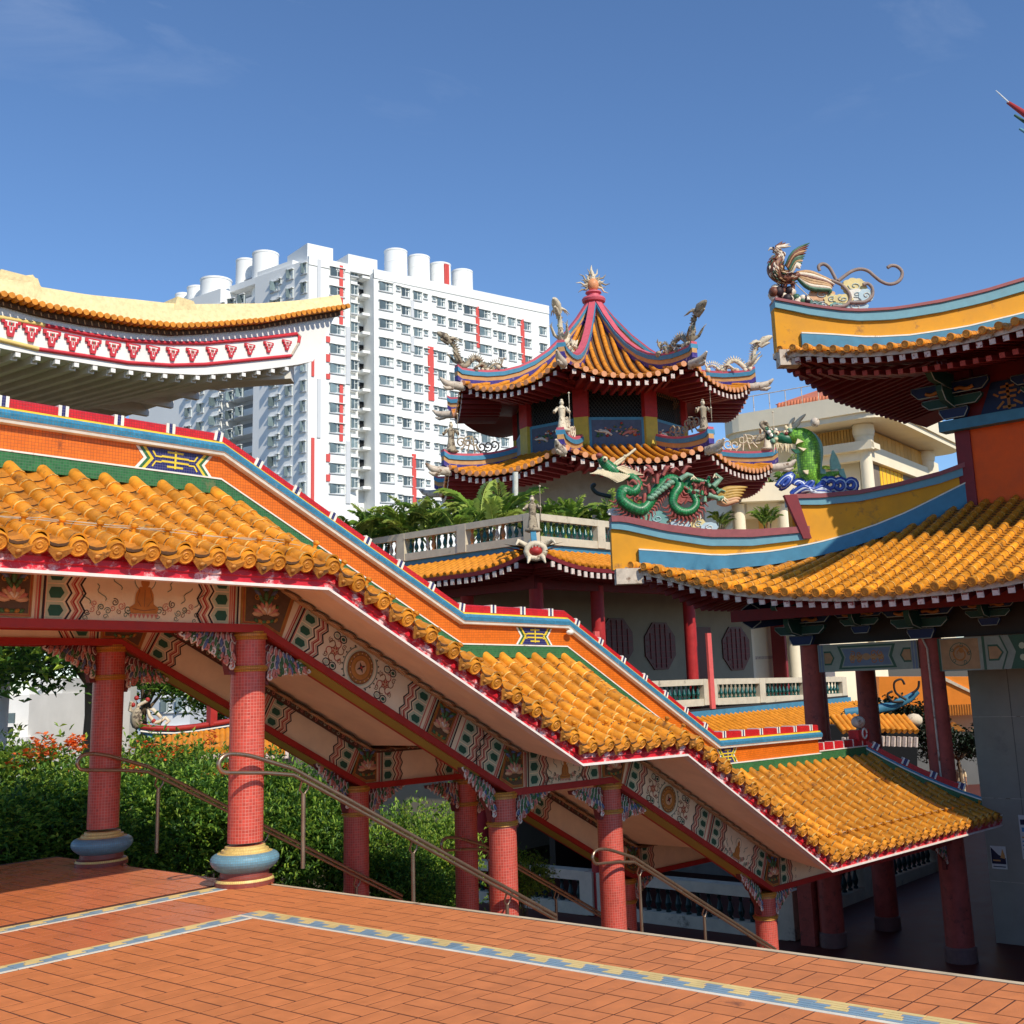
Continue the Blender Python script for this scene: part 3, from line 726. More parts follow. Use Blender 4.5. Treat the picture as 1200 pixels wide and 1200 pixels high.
# scalloped leaf moulding along the top of both beams, and inner floral border
def leafrow(y, dirn, kn, name, step=.21, dz=0):
    b = MB()
    for i in range(len(kn)-1):
        (x0, z0), (x1, z1) = kn[i], kn[i+1]; l = math.hypot(x1-x0, z1-z0); n = int(l/step)
        e = V((x1-x0, 0, z1-z0)).normalized()
        for k in range(n):
            s = (k+.5)/n; p = V((lerp(x0, x1, s), y, lerp(z0, z1, s)+BH+.002+dz)); out = V((0, dirn, -.22 if dirn < 0 else -.02)).normalized(); nn = e.cross(out)
            for sc, mt, h in ((1, mLEAFL, .010), (.84, mLEAFR, .02)):
                pts = []
                for a, w in ((0, .98), (.10, 1.04), (.17, .9), (.215, .55), (.235, .12)):
                    pts.append((a, w))
                L2 = [p+out*(a*sc+.008)+e*(w*step*.5*sc+.03)-V((0, 0, h)) for a, w in pts]+[p+out*(a*sc+.008)-e*(w*step*.5*sc-.03)-V((0, 0, h)) for a, w in reversed(pts)]
                b.prism(L2, (0, 0, h), mt)
    b.build(name, walk, (0, 0, 0))
leafrow(-.15, -1, BEAM[:], 'leaf_moulding'); leafrow(.17, 1, BEAM[1:], 'leaf_moulding', .3)
leafrow(YB-.155, -1, BEAM[1:], 'leaf_moulding', .3)
b = MB()
mBORD = pm('floral_border', S(92, 66, 54), .6, .2, 14)
for (x0, z0), (x1, z1) in zip(BEAM[1:-1], BEAM[2:]):
    F = Fr((x0, YB-.152, z0+BH-.1), (x1-x0, 0, z1-z0), V((-(z1-z0), 0, x1-x0)), b); l = math.hypot(x1-x0, z1-z0)
    F.slab([(0.06, 0), (l-.06, 0), (l-.06, .1), (.06, .1)], mBORD, .012, .022)
    for k in range(int(l/.09)):
        F.spiral(.1+.09*k, .05, .03, 1.2, .009, (mPINKP, mGREY, mPGRN)[k % 3], .025, k, 1)
b.build('floral_border', BBK, (0, 0, 0))
# ------------ columns
def column(x, y, ztop, zbase, r=.182, base=True):
    b = MB()
    prof = [(r*1.02, 0), (r, .8), (r*.97, ztop-zbase)]
    if base: b.lathe([(r, .42), (r*.995, ztop-zbase-.02)], (x, y, zbase), mRED, 28)
    else: b.lathe([(r, 0), (r*.98, ztop-zbase-.02)], (x, y, zbase), mRED, 28)
    o = b.build('column', walk, (x, y, zbase))
    for zc, hh in ((ztop-.05, .045), (ztop-.40, .032)):
        b = MB(); b.lathe([(r-.01, zc-hh), (r+.02, zc-hh*.9), (r+.014, zc-hh*.3), (r+.03, zc-hh*.1), (r+.03, zc+hh*.5), (r+.014, zc+hh*.6), (r+.016, zc+hh), (r-.01, zc+hh)], (x, y, 0), mGOLD, 28); b.build('gold_band', o)
    if base:
        b = MB(); k = r/.182
        b.lathe([(.30*k, 0, mDRED), (.30*k, .045, mYELM), (.285*k, .07, mDRED), (.25*k, .085, mDRED), (.245*k, .135, mBLUEM), (.272*k, .148, mBLUEM), (.305*k, .172, mBLUEM), (.330*k, .198, mBLUEM), (.346*k, .225, mBLUEM), (.351*k, .25, mBLUEM), (.347*k, .272, mBLUEM), (.333*k, .294, mBLUEM), (.31*k, .31, mBLUEM), (.28*k, .32, mYELM), (.245*k, .325, mYELM), (.24*k, .352, mYELM), (.21*k, .358, mYELM), (.205*k, .385, mYELM), (r, .392)], (x, y, zbase), mRED, 32)
        b.build('column_base', o)
    return o
Z1, Z2, Z3 = 0., -2.10, -4.30
for y in (0, YB):
    column(0, y, 2.60, Z1); column(3.86, y, .54, Z2); column(6.06, y, .44, Z2); column(10.05, y, -1.70, Z3); column(-4.6, y, 2.69, Z1)
# carved brackets hanging under the beams beside each column
def bracket(x, y, z, sl, d, w=.74, h=.44):
    b = MB(); F = Fr((x, y+.05, z), (d, 0, sl*d), (0, 0, 1), b); g = -1 if d < 0 else 1
    outl = [(.19, -.0), (w+.1, -.0), (w+.08, -.05), (w*.86, -.085), (w*.74, -.15), (w*.62, -.16), (w*.52, -.25), (w*.40, -.30), (.26, -h), (.19, -h)]
    pts = [F.o+F.e*a+F.n*bb for a, bb in outl]
    b.prism(pts if d > 0 else pts[::-1], (0, -.09, 0), mPETM)
    rr = random.Random(int(abs(x*10+y*3+d)))
    def BP(a, c, o=.045): p = F.o+F.e*a+F.n*c; return V((p.x, y-o, p.z))
    def dep(a): return -.42*max(.08, 1-((a-.19)/(w-.06))**.75)
    def lf(a, c, ang, L1, L2, mt, o):
        ca, sa = math.cos(ang), math.sin(ang); e = V((d*ca, 0, sa+sl*ca)); n = V((-sa*d, 0, ca)); p = BP(a, c, o); q = e*L1
        for k_, mm_, oo in ((1.18, mPETW, 0), (.86, mt, .012)):
            M = Matrix(((e.x*L1*k_, n.x*L2*k_, 0), (0, 0, -.016), (e.z*L1*k_, n.z*L2*k_, 0))); b.ball(p+V((0, -oo, 0)), 1, mm_, 7, 4, M)
    tips = (mPETP, mPETG, mPETP, mPETB, mPETG, mPETP)
    k = 0
    for row, f in enumerate((.16, .42, .68, .92)):
        a = .225+.02*(row % 2)
        while a < w+.04:
            c = dep(a)*f
            if -c > .018: lf(a, c, -1.9+1.35*(a-.2)/w+rr.uniform(-.25, .25), rr.uniform(.048, .066), rr.uniform(.019, .026), (mPETM, mPETG, mPETB, mPETP)[row] if rr.random() < .5 else rr.choice(tips), .05+.006*row)
            a += .066; k += 1
    for i in range(8):
        a = .24+.075*i; 
        if a > w+.08: break
        R_ = .046-.002*i; p = BP(a+.02, dep(a)*1.02+.012, .075); mt = (mPETW, mPETP, mPETG)[i % 3]
        b.tube([(p.x+d*R_*(1-.075*q)*math.cos(q*.62+1.2), p.y-.004, p.z+R_*(1-.075*q)*math.sin(q*.62+1.2)) for q in range(12)], [.013]*10+[.016, .016], mt, 5)
    b.tube(smooth([BP(w+.02, -.03, .07), BP(w+.09, -.045, .07), BP(w+.13, -.02, .07), BP(w+.10, -.005, .07)], 3), .012, mPETW, 5)
    b.build('carved_bracket', walk)
for y in (0, YB):
    for x, sl, sr in ((0, -.02, -.545), (3.86, -.545, -.02), (6.06, -.02, -.522), (10.05, -.522, -.02), (-4.6, -.02, -.02)):
        z = interp(x, BEAM)
        bracket(x, y, interp(x-.19, BEAM)+sl*.19*0+(interp(x, BEAM)-interp(x-.19, BEAM)), sl, -1); bracket(x, y, z, sr, 1)
# ------------ stairs and landing
mSTEP = pm('stair_tile', S(172, 96, 62), .45, .14, 3, dirt=S(110, 70, 50), dscale=3, damt=.62)
mSTN = pm('step_nosing', S(214, 200, 168), .55, .1, 6)
def stairs(x0, x1, z0, z1, n):
    o = None
    for k in range(n):
        b = MB(); xa = x0+(x1-x0)*k/n; xb = x0+(x1-x0)*(k+1)/n; zt = z0-(z0-z1)*(k+1)/n
        b.box((xa, .3, z1-.3), (xb+.02, YB-.3, zt), mSTEP); b.box((xb-.03, .3, zt-.02), (xb+.025, YB-.3, zt+.004), mSTN)
        b.build('stair_step', stair)
stair = thing('staircase', 'red tiled stair flights running down under the covered walkway roof', 'stairs', (5, 1.5, -4.4))
stairs(.12, 3.55, 0, Z2, 13); stairs(6.25, 9.7, Z2, Z3, 13)
b = MB(); b.box((3.55, -.3, Z2-.4), (6.25, YB+.3, Z2), mSTEP); b.build('landing', stair)
b = MB()
for y0 in (-.3, YB-.3+.002):
    for xa, xb, za, zb_ in ((.12, 3.55, .02, Z2+.1), (6.25, 9.7, Z2+.02, Z3+.1)):
        q = [(xa, y0, za), (xb, y0, zb_), (xb, y0, -4.4), (xa, y0, -4.4)]; b.prism(q, (0, .6, 0), mSTEP)
b.build('stair_side', stair)
# ------------ handrails: twin bars with a looped upper end
def handrail(y, x0, z0, x1, label, side):
    t = thing('handrail', label, 'handrail', (x0+.8, y, z0-1.1)); sl = -.535
    def bar(dz, nm, dx=0):
        pts = [(x0+.55+dx, y, z0-.10+dz), (x0+.85, y, z0-.20+dz)]
        n = 12; pts += [(lerp(x0+.85, x1, i/n), y, z0-.20+dz+sl*(lerp(x0+.85, x1, i/n)-x0-.85)) for i in range(1, n+1)]
        return pts
    up = bar(0, '')
    loop = [(x0+.06, y, z0-.17), (x0-.02, y, z0-.15), (x0-.06, y, z0-.08), (x0-.02, y, z0-.01), (x0+.08, y, z0+.015), (x0+.3, y, z0-.02)]
    b = MB(); b.tube(smooth(loop+up[:1], 4)+up[1:], .022, mSTEEL, 10); b.build('top_rail', t)
    b = MB(); b.tube([(x0+.06, y, z0-.17), (x0+.5, y, z0-.21), (x0+.85, y, z0-.262)]+[(p[0], p[1], p[2]-.055) for p in up[2:]], .02, mSTEEL, 10); b.build('lower_rail', t)
    xp = x0+1.02
    while xp < x1:
        zt = z0-.20+sl*(xp-x0-.85); b = MB(); b.tube([(xp, y+.05*side, zt-.95), (xp, y+.05*side, zt-.18)], .024, mSTEEL, 10); b.tube([(xp, y+.05*side, zt-.2), (xp-.05, y+.05*side, zt-.14), (xp-.05, y, zt-.03)], .012, mSTEEL, 6); b.tube([(xp, y+.05*side, zt-.2), (xp+.06, y+.05*side, zt-.14), (xp+.06, y, zt-.02)], .012, mSTEEL, 6)
        b.build('post', t); xp += 1.55
handrail(-.3, -.47, 1.33, 4.5, 'bronze twin-bar handrail looping in front of the nearest red column', 1)
handrail(YB-.25, -.42, 1.30, 4.5, 'bronze twin-bar handrail behind, passing the shaded red column', 1)
handrail(-.3, 5.35, -.62+.22, 9.8, 'short bronze handrail beside the third red column, down the second flight', 1)
handrail(YB-.25, 5.35, -.40, 9.8, 'bronze handrail mostly hidden on the far side of the second flight', 1)
# ------------------------------------------------------------------ terrace
mBRK = pm('terracotta_brick', S(210, 126, 72), .6, .10, 6, rnd=.07, bump=.25, bscale=60, dirt=S(142, 84, 54), dscale=2.6, damt=.645)
mGROUT = pm('brick_joint', S(84, 46, 32), .85, .15, 6)
mEDGE = pm('edge_stone', S(206, 184, 150), .7, .15, 4, dirt=S(150, 120, 96), dscale=2, damt=.6)
mBRK2 = pm('smooth_brick', S(214, 122, 76), .28, .08, 2, rnd=.05, bump=.1, bscale=30, coat=.08)
mBY = pm('border_yellow', S(228, 200, 132), .5, .08, 6, rnd=.08)
mBB = pm('border_blue', S(132, 158, 172), .5, .08, 6, rnd=.1)
mBW = pm('border_white', S(232, 222, 200), .5, .08, 6, rnd=.05)
b = MB(); b.box((-26, -34, -.6), (.10, 4.3, -.002), mGROUT); terr = b.build('terrace_floor', None, kind='structure', label='terracotta brick terrace floor')
b = MB(); b.box((.10, -34, -.45), (.15, -.32, .002), mEDGE); b.build('terrace_edge', terr)
def brick_mesh(l, w, mat, g=.014):
    q = MB(); h = .014; e = .0004; x, y = l/2-g/2, w/2-g/2
    vs = [(-x, -y, -h), (x, -y, -h), (x, y, -h), (-x, y, -h), (-x, -y, -e), (x, -y, -e), (x, y, -e), (-x, y, -e), (-x+e, -y+e, 0), (x-e, -y+e, 0), (x-e, y-e, 0), (-x+e, y-e, 0)]
    q.add(vs, [(0, 1, 5, 4), (1, 2, 6, 5), (2, 3, 7, 6), (3, 0, 4, 7), (4, 5, 9, 8), (5, 6, 10, 9), (6, 7, 11, 10), (7, 4, 8, 11), (8, 9, 10, 11)], mat); return q.data('brick')
SB = .33                                   # strip width: two bricks
BM = brick_mesh(SB, SB/2, mBRK); BM2 = brick_mesh(SB, SB/2, mBRK2)
X0, Y0 = -1.03, -1.68                      # inner corner of the field
bricks = []
def lay(x, y, rot, me):
    bricks.append((me, Matrix.Translation((x, y, RN.uniform(-.0006, .0006))) @ Matrix.Rotation(rot+RN.uniform(-.006, .006), 4, 'Z') @ Matrix.Rotation(RN.uniform(-.002, .002), 4, 'X')))
def basket(xa, xb, ya, yb, me, ph=0):
    """strips run along y from yb downwards; columns of strips run from xb to smaller x"""
    i = 0; x = xb
    while x-SB > xa-.01:
        j = 0; y = yb
        while y-SB > ya-.01:
            cx, cy = x-SB/2, y-SB/2
            if (i+j+ph) % 2: lay(cx-SB/4, cy, PI/2, me); lay(cx+SB/4, cy, PI/2, me)
            else: lay(cx, cy-SB/4, 0, me); lay(cx, cy+SB/4, 0, me)
            y -= SB; j += 1
        x -= SB; i += 1
basket(X0-SB*22, X0+.0, Y0-SB*24, Y0, BM)                    # field
basket(-.92, .09, -12.3, -.10, BM, 1)          # strip along the edge
basket(-9, -.90, -1.46, -.12, BM2, 1)                  # between the two borders
basket(-9, .08, .13, 4.2, BM2)                            # under the roof
def infoot(M):
    p = M.translation
    r = V((p.x, p.y))-V((CP.x, CP.y)); return r.dot(V((CF.x, CF.y))) > .5
bricks = [q for q in bricks if infoot(q[1])]
def area(q):
    p = q[1].translation-CP; dd = p.dot(CF); u = _px+_f*p.dot(CR)/dd; v = _py-_f*p.dot(CU)/dd
    return (0 if (-30 < u < 1230 and -30 < v < 1230) else 100)+p.length
bricks.sort(key=area)
for me, M in bricks[:300]: piece('brick', me, M, terr)
q = MB(); joinmesh(q, bricks[300:]); q.build('bricks_beyond', terr, kind='stuff')
# decorative border bands
def band(a, d, n, L_, wall, name):
    """a: start, d: along, n: across (towards the field); width .25"""
    a = V(a); d = V(d); n = V(n); Mx = Matrix(((d.x, n.x, 0, a.x), (d.y, n.y, 0, a.y), (0, 0, 1, .0), (0, 0, 0, 1)))
    if d.x*n.y-d.y*n.x < 0: flip = True
    else: flip = False
    def tile(bm, s0, s1, t0, t1, mat):
        g = .003; s0 += g; s1 -= g; t0 += g; t1 -= g
        pts = [Mx @ V((s0, t0, 0)), Mx @ V((s1, t0, 0)), Mx @ V((s1, t1, 0)), Mx @ V((s0, t1, 0))]
        if flip: pts.reverse()
        bm.poly([p+V((0, 0, .002)) for p in pts], mat)
        bm.add([p+V((0, 0, -.012)) for p in pts]+[p+V((0, 0, .002)) for p in pts], [(0, 1, 5, 4), (1, 2, 6, 5), (2, 3, 7, 6), (3, 0, 4, 7)], mat)
    s = 0; k = 0
    while s < L_:
        bm = MB(); P_ = .34
        tile(bm, s, s+P_, 0, .045, mBY); tile(bm, s, s+P_, .205, .25, mBW)
        # interlocking yellow / blue meander
        tile(bm, s, s+P_*.62, .045, .085, mBY); tile(bm, s+P_*.62, s+P_, .045, .085, mBB)
        tile(bm, s, s+P_*.34, .085, .125, mBB); tile(bm, s+P_*.34, s+P_*.7, .085, .125, mBY); tile(bm, s+P_*.7, s+P_, .085, .125, mBB)
        tile(bm, s, s+P_*.3, .125, .165, mBB); tile(bm, s+P_*.3, s+P_*.75, .125, .165, mBY); tile(bm, s+P_*.75, s+P_, .125, .165, mBB)
        tile(bm, s, s+P_*.5, .165, .205, mBB); tile(bm, s+P_*.5, s+P_, .165, .205, mBB)
        bm.build('border_tile', terr); s += P_; k += 1
band((-.79, -1.42, 0), (0, -1, 0), (-1, 0, 0), 11.2, 0, 'b')
band((-.79-.25, -1.42, 0), (-1, 0, 0), (0, -1, 0), 7.5, 0, 'b')
q = MB(); q.box((-1.04, -1.67, -.01), (-.79, -1.42, .0015), mBY); q.build('border_corner', terr)
band((-.28, .125, 0), (-1, 0, 0), (0, -1, 0), 7.8, 0, 'b')
# lower court and everything's ground
mLOW = pm('lower_court', S(92, 48, 40), .6, .2, 2, spec=.2)
mEARTH = pm('ground_earth', S(92, 80, 56), .95, .25, .6, bump=.5, bscale=4)
b = MB(); b.box((-900, -900, -6.2), (900, 900, -4.8), mEARTH); b.build('ground', None, kind='structure', label='open ground reaching the horizon')
b = MB(); b.box((.17, -30, -4.75), (60, 4.8, -4.31), mLOW); b.box((9, 4.8, -4.75), (60, 15, -4.312), mLOW); b.build('lower_court', None, kind='structure', label='dark red paved lower court beside the hall')
b = MB(); b.prism([(-30, 4.3, -.25), (-.2, 4.3, -.2), (4, 4.8, -1.9), (9, 4.8, -4.2), (9, 16, -4.4), (-30, 22, -4.2)], (0, 0, -3), mEARTH); b.build('garden_slope', None, kind='structure', label='planted slope falling away behind the stair')
b = MB(); b.box((.05, -34, -4.7), (.098, 4.3, -.02), pm('retaining_wall', S(150, 140, 128), .8, .15, 2)); b.build('retaining_wall', terr)
# ------------------------------------------------------------------ temple hall on the right
mHCOL = pm('hall_column_red', S(170, 78, 66), .6, .2, 4, bump=.2, bscale=50, dirt=S(120, 60, 54), dscale=6, damt=.56)
mPLN = pm('hall_plinth', S(120, 92, 86), .6, .15, 6)
mYW = pm('ochre_wall', S(218, 150, 28), .7, .08, 2.2, bump=.2, bscale=70, dirt=S(150, 104, 56), dscale=1.3, damt=.59)
mTEAL = pm('teal_paint', S(106, 156, 170), .55, .08, 4, dirt=S(60, 84, 90), dscale=1.6, damt=.66)
mTEALD = pm('blue_band', S(68, 130, 158), .55, .14, 3, dirt=S(110, 140, 150), dscale=1.6, damt=.64)
mROSE = pm('rose_cap', S(150, 82, 84), .6, .12, 6)
mDRWD = pm('dark_red_wood', S(120, 26, 30), .6, .15, 6)
mREDW = pm('vermilion_wall', S(240, 92, 18), .6, .07, 3, bump=.1, bscale=50)
mMAR = pm('maroon_pier', S(130, 44, 50), .6, .1, 4)
mOLDW = pm('weathered_white', S(206, 190, 170), .8, .2, 6, bump=.4, bscale=30, dirt=S(120, 92, 70), dscale=3.5, damt=.54)
mRAFT = pm('rafter_end_white', S(222, 204, 192), .7, .15, 8, dirt=S(150, 70, 60), dscale=9, damt=.56)
mRAFR = pm('rafter_end_red', S(170, 70, 60), .7, .12, 6)
mNAVP = pm('navy_paint', S(24, 42, 84), .55, .12, 5)
mGRNP = pm('bracket_green', S(30, 72, 62), .55, .12, 5)
mGOLP = pm('bracket_gold', S(176, 112, 48), .5, .15, 6)
mLINE = pm('bracket_line', S(176, 186, 180), .6, .1, 6)
mGWALL = pm('grey_render', S(164, 154, 138), .85, .08, 1.4, bump=.25, bscale=40, dirt=S(140, 134, 124), dscale=.8, damt=.62)
hall = thing('temple_hall', 'large temple hall with double orange roofs, upswept ochre ridges and red columns', 'temple', (20, -3, -4.31))
HXE, HYC = 14.2, 5.85                     # lower eave line and its corner
UXE, UYC = 17.0, 3.05                     # upper eave line and its corner
WX, WY = 20.2, -.1                        # upper wall corner
YEND = -16.0  # roof stretched on out of view to keep sun off the front column
def eave_curve(px, xe): return sorted([(onX(u, v, xe).y, onX(u, v, xe).z) for u, v in px])
LOWC = eave_curve([(758, 665), (790, 673), (820, 681), (870, 689), (920, 693), (985, 694), (1050, 691), (1120, 684), (1190, 673)], HXE)
LOWC = [(YEND, LOWC[0][1]+2.2)]+LOWC+[(HYC, LOWC[-1][1]+.12)]
UPC = eave_curve([(943, 408), (980, 410), (1020, 409), (1060, 405), (1100, 399), (1145, 390), (1190, 378)], UXE)
UPC = [(YEND, UPC[0][1]+2.2)]+UPC+[(UYC, UPC[-1][1]+.1)]
HN = (1, 1, 0)
def hipcurve(px, c): return [onP(u, v, (c[0], c[1], 0), HN) for u, v in px]
def hips(p): return (p.x-0)
def swall(name, top, bot, c, thick, mat, dz=0, parent=hall, n=(-.7071, -.7071), off=0):
    """wall standing on the hip plane between two picture curves; thickness behind, off = proud of the plane"""
    T = hipcurve(top, c); B = hipcurve(bot, c); x0 = max(T[0].x, B[0].x) if False else T[0].x; x1 = T[-1].x
    N_ = 24; kt = [(p.x, p.z) for p in T]; kb = [(p.x, p.z) for p in B]; q = MB(); vs = []
    for i in range(N_+1):
        x = lerp(x0, x1, i/N_); y = c[1]-(x-c[0])
        for o in (off, -thick):
            vs += [(x+n[0]*o, y+n[1]*o, interp(x, kb)), (x+n[0]*o, y+n[1]*o, interp(x, kt))]
    f = []
    for i in range(N_):
        a, b_ = i*4, i*4+4
        f += [(a, a+1, b_+1, b_), (a+1, a+3, b_+3, b_+1), (a+2, b_+2, b_+3, a+3), (a, b_, b_+2, a+2)]
    e = N_*4; f += [(0, 2, 3, 1), (e, e+1, e+3, e+2)]
    q.add(vs, f, mat); return q.build(name, parent)
# lower corner ridge in two steps
LC = (HXE-.25, HYC+.25)
A_top = [(716, 605), (730, 605), (780, 615), (830, 621), (880, 621), (947, 617)]
A_mid = [(716, 612), (730, 612), (780, 623), (830, 630), (880, 630), (947, 624)]
A_low = [(716, 620), (730, 621), (780, 632), (830, 640), (880, 640), (947, 632)]
A_bot = [(720, 668), (740, 668), (780, 664), (842, 662), (905, 658), (950, 650)]
A_blu = [(748, 645), (780, 647), (842, 652), (905, 647), (957, 637), (987, 629), (1025, 616), (1062, 601), (1100, 582), (1132, 566)]
A_blb = [(748, 672), (780, 672), (842, 668), (905, 662), (957, 652), (987, 645), (1025, 632), (1062, 621), (1100, 608), (1132, 600)]
B_top = [(925, 580), (962, 579), (1005, 575), (1050, 566), (1100, 553), (1132, 541)]
B_mid = [(925, 585), (962, 584), (1005, 580), (1050, 571), (1100, 558), (1132, 547)]
B_low = [(927, 592), (962, 592), (1005, 588), (1050, 579), (1100, 567), (1132, 556)]
B_bot = [(944, 640), (962, 640), (1005, 632), (1050, 620), (1100, 606), (1132, 598)]
swall('sweep_wall', A_low, A_bot, LC, .34, mYW); swall('sweep_cornice', A_mid, A_low, LC, .44, mTEAL, off=.08); swall('sweep_cap', A_top, A_mid, LC, .48, mROSE, off=.13)
swall('sweep_wall', B_low, B_bot, LC, .335, mYW, off=.002); swall('sweep_cornice', B_mid, B_low, LC, .43, mTEAL, off=.085); swall('sweep_cap', B_top, B_mid, LC, .47, mROSE, off=.135)
swall('blue_band', A_blu, A_blb, LC, .1, mTEALD, off=.1)
swall('white_trim', [(u, v-1.6) for u, v in A_blu], A_blu, LC, .1, mWHT, off=.11)
q = MB(); P0 = hipcurve([(721, 668), (721, 686)], LC); z1, z0 = P0[0].z, P0[1].z
q.obox(Matrix.Translation((P0[0].x, P0[0].y, 0)) @ Matrix.Rotation(-PI/4, 4, 'Z'), (-.02, -.36, z0), (.62, .04, z1), mOLDW); q.build('corner_block', hall)
q = MB(); T = hipcurve([(925, 581), (941, 632)], LC)
q.prism([(T[0].x-.12, T[0].y+.12, T[0].z), (T[0].x+.1, T[0].y-.1, T[0].z), (T[1].x+.12, T[1].y-.12, T[1].z), (T[1].x-.02, T[1].y+.02, T[1].z)], (-.12, -.12, 0), mMAR); q.build('sweep_end_board', hall)
# upper corner ridge
UC = (UXE-.2, UYC+.2)
C_top = [(907, 350), (918, 352), (950, 358), (985, 362.5), (1010, 363.5), (1050, 361), (1100, 352.5), (1150, 341), (1212, 322), (1280, 296), (1350, 262)]
C_mid = [(907, 353), (918, 355), (950, 361), (985, 365.5), (1010, 366.5), (1050, 364), (1100, 356), (1150, 344.5), (1212, 326), (1280, 300), (1350, 266)]
C_low = [(907, 361), (918, 363), (950, 370), (985, 375), (1010, 377), (1050, 375), (1100, 367), (1150, 356), (1212, 338), (1280, 313), (1350, 280)]
C_bot = [(909, 414), (920, 414), (950, 412), (985, 411), (1010, 410), (1050, 404), (1100, 396), (1150, 386), (1212, 370), (1280, 350), (1350, 326)]
C_blu = [(938, 392), (971, 393.5), (1018, 397), (1066, 394.5), (1129, 385), (1200, 368), (1270, 347), (1350, 316)]
C_blb = [(938, 412), (971, 413), (1018, 412), (1066, 408), (1129, 400), (1200, 386), (1270, 366), (1350, 336)]
swall('sweep_wall', C_low, C_bot, UC, .34, mYW); swall('sweep_cornice', C_mid, C_low, UC, .44, mTEAL, off=.08); swall('sweep_cap', C_top, C_mid, UC, .48, mROSE, off=.13)
swall('blue_band', C_blu, C_blb, UC, .1, mTEALD, off=.1); swall('white_trim', [(u, v-1.6) for u, v in C_blu], C_blu, UC, .1, mWHT, off=.11)
q = MB(); P0 = hipcurve([(910, 414), (910, 432)], UC); z1, z0 = P0[0].z, P0[1].z
q.obox(Matrix.Translation((P0[0].x, P0[0].y, 0)) @ Matrix.Rotation(-PI/4, 4, 'Z'), (-.02, -.36, z0), (.5, .04, z1), mOLDW); q.build('corner_block', hall)
# tiled roofs: surface spans from the eave curve to the foot of the blue band on the hip
A_ft = [(748, 672), (780, 672), (842, 668), (905, 662), (957, 652), (987, 645), (1025, 632), (1062, 617), (1100, 600), (1132, 588)]
HZL = [(p.x, p.z) for p in hipcurve(A_ft, (HXE, HYC))]; HZU = [(p.x, p.z) for p in hipcurve(C_blb, (UXE, UYC))]
def zsurf(x, y, curve, xe, yc, xw, hz):
    xh = max(xe+.3, min(xw, xe+(yc-y))); s_ = (x-xe)/(xh-xe); ze = interp(y, curve); zh = max(interp(xh, hz)-.05, ze+.02)
    return ze+(zh-ze)*(.82*s_+.18*s_*s_)
def roof_rows(curve, xe, yc, xw, hz, sp):
    cz = [p for p in curve]; items = []; pans = []; caps = []; drips = []
    y = yc-.28
    while y > -4.6:
        z = interp(y, cz); xh = min(xw, xe+(yc-y)+.15); n = int((xh-xe)/.30)+1
        for k in range(n):
            x = xe+.30*k; zz = lambda xx: zsurf(xx, y, curve, xe, yc, xw, hz); slope = (zz(xe+.6)-zz(xe))/.6
            M = frame((x+.30, y+RN.uniform(-.006, .006), zz(x+.30)), (-.30, 0, zz(x)-zz(x+.30)), (0, 0, 1)); items.append((y, k, M))
            ym = y-sp/2; zm = interp(ym, cz)
            for h in (0, .15):
                xa = x+.15+h; M = frame((xa, ym, zsurf(xa, ym, curve, xe, yc, xw, hz)-.03), (-.15, 0, zsurf(xa-.15, ym, curve, xe, yc, xw, hz)-zsurf(xa, ym, curve, xe, yc, xw, hz)), (0, 0, 1)); pans.append((y, k, M))
        caps.append(frame((xe+.10, y, z+.02), (-1, 0, -slope*.6), (0, 0, 1))); drips.append(frame((xe-.02, y-sp/2, interp(y-sp/2, cz)-.02), (-1, 0, -.1), (0, 0, 1)))
        y -= sp
    return items, pans, caps, drips
M_HBAR = barrel_mesh(.32, .080, .088, False, 6); M_HPAN = pan_mesh(.17, .26); M_HCAP = cap_mesh(.095); M_HDRP = drip_mesh(.24)
def ublk(q): # hidden far-right rows become stuff
    return q[2].translation
I, Pn, Cp, Dr = roof_rows(LOWC, HXE, HYC, 20.15, HZL, .368)
I.sort(key=lambda q: dist(q[2].translation)); 
for q in I[:230]: piece('roof_tile', M_HBAR, q[2], hall)
ms = MB(); joinmesh(ms, [(M_HBAR, q[2]) for q in I[230:]]); ms.build('roof_tile_rows', hall, kind='stuff')
ms = MB(); joinmesh(ms, [(M_HPAN, q[2]) for q in Pn]); ms.build('pan_tile_rows', hall, kind='stuff')
for M in Cp: piece('eave_cap_tile', M_HCAP, M, hall)
for M in Dr: piece('drip_tile', M_HDRP, M, hall)
I, Pn, Cp, Dr = roof_rows(UPC, UXE, UYC, 21.0, HZU, .36)
I.sort(key=lambda q: q[1]*100+dist(q[2].translation))
for q in I[:60]: piece('roof_tile', M_HBAR, q[2], hall)
ms = MB(); joinmesh(ms, [(M_HBAR, q[2]) for q in I[60:]]); ms.build('roof_tile_rows', hall, kind='stuff')
ms = MB(); joinmesh(ms, [(M_HPAN, q[2]) for q in Pn]); ms.build('pan_tile_rows', hall, kind='stuff')
for M in Cp: piece('eave_cap_tile', M_HCAP, M, hall)
for M in Dr: piece('drip_tile', M_HDRP, M, hall)
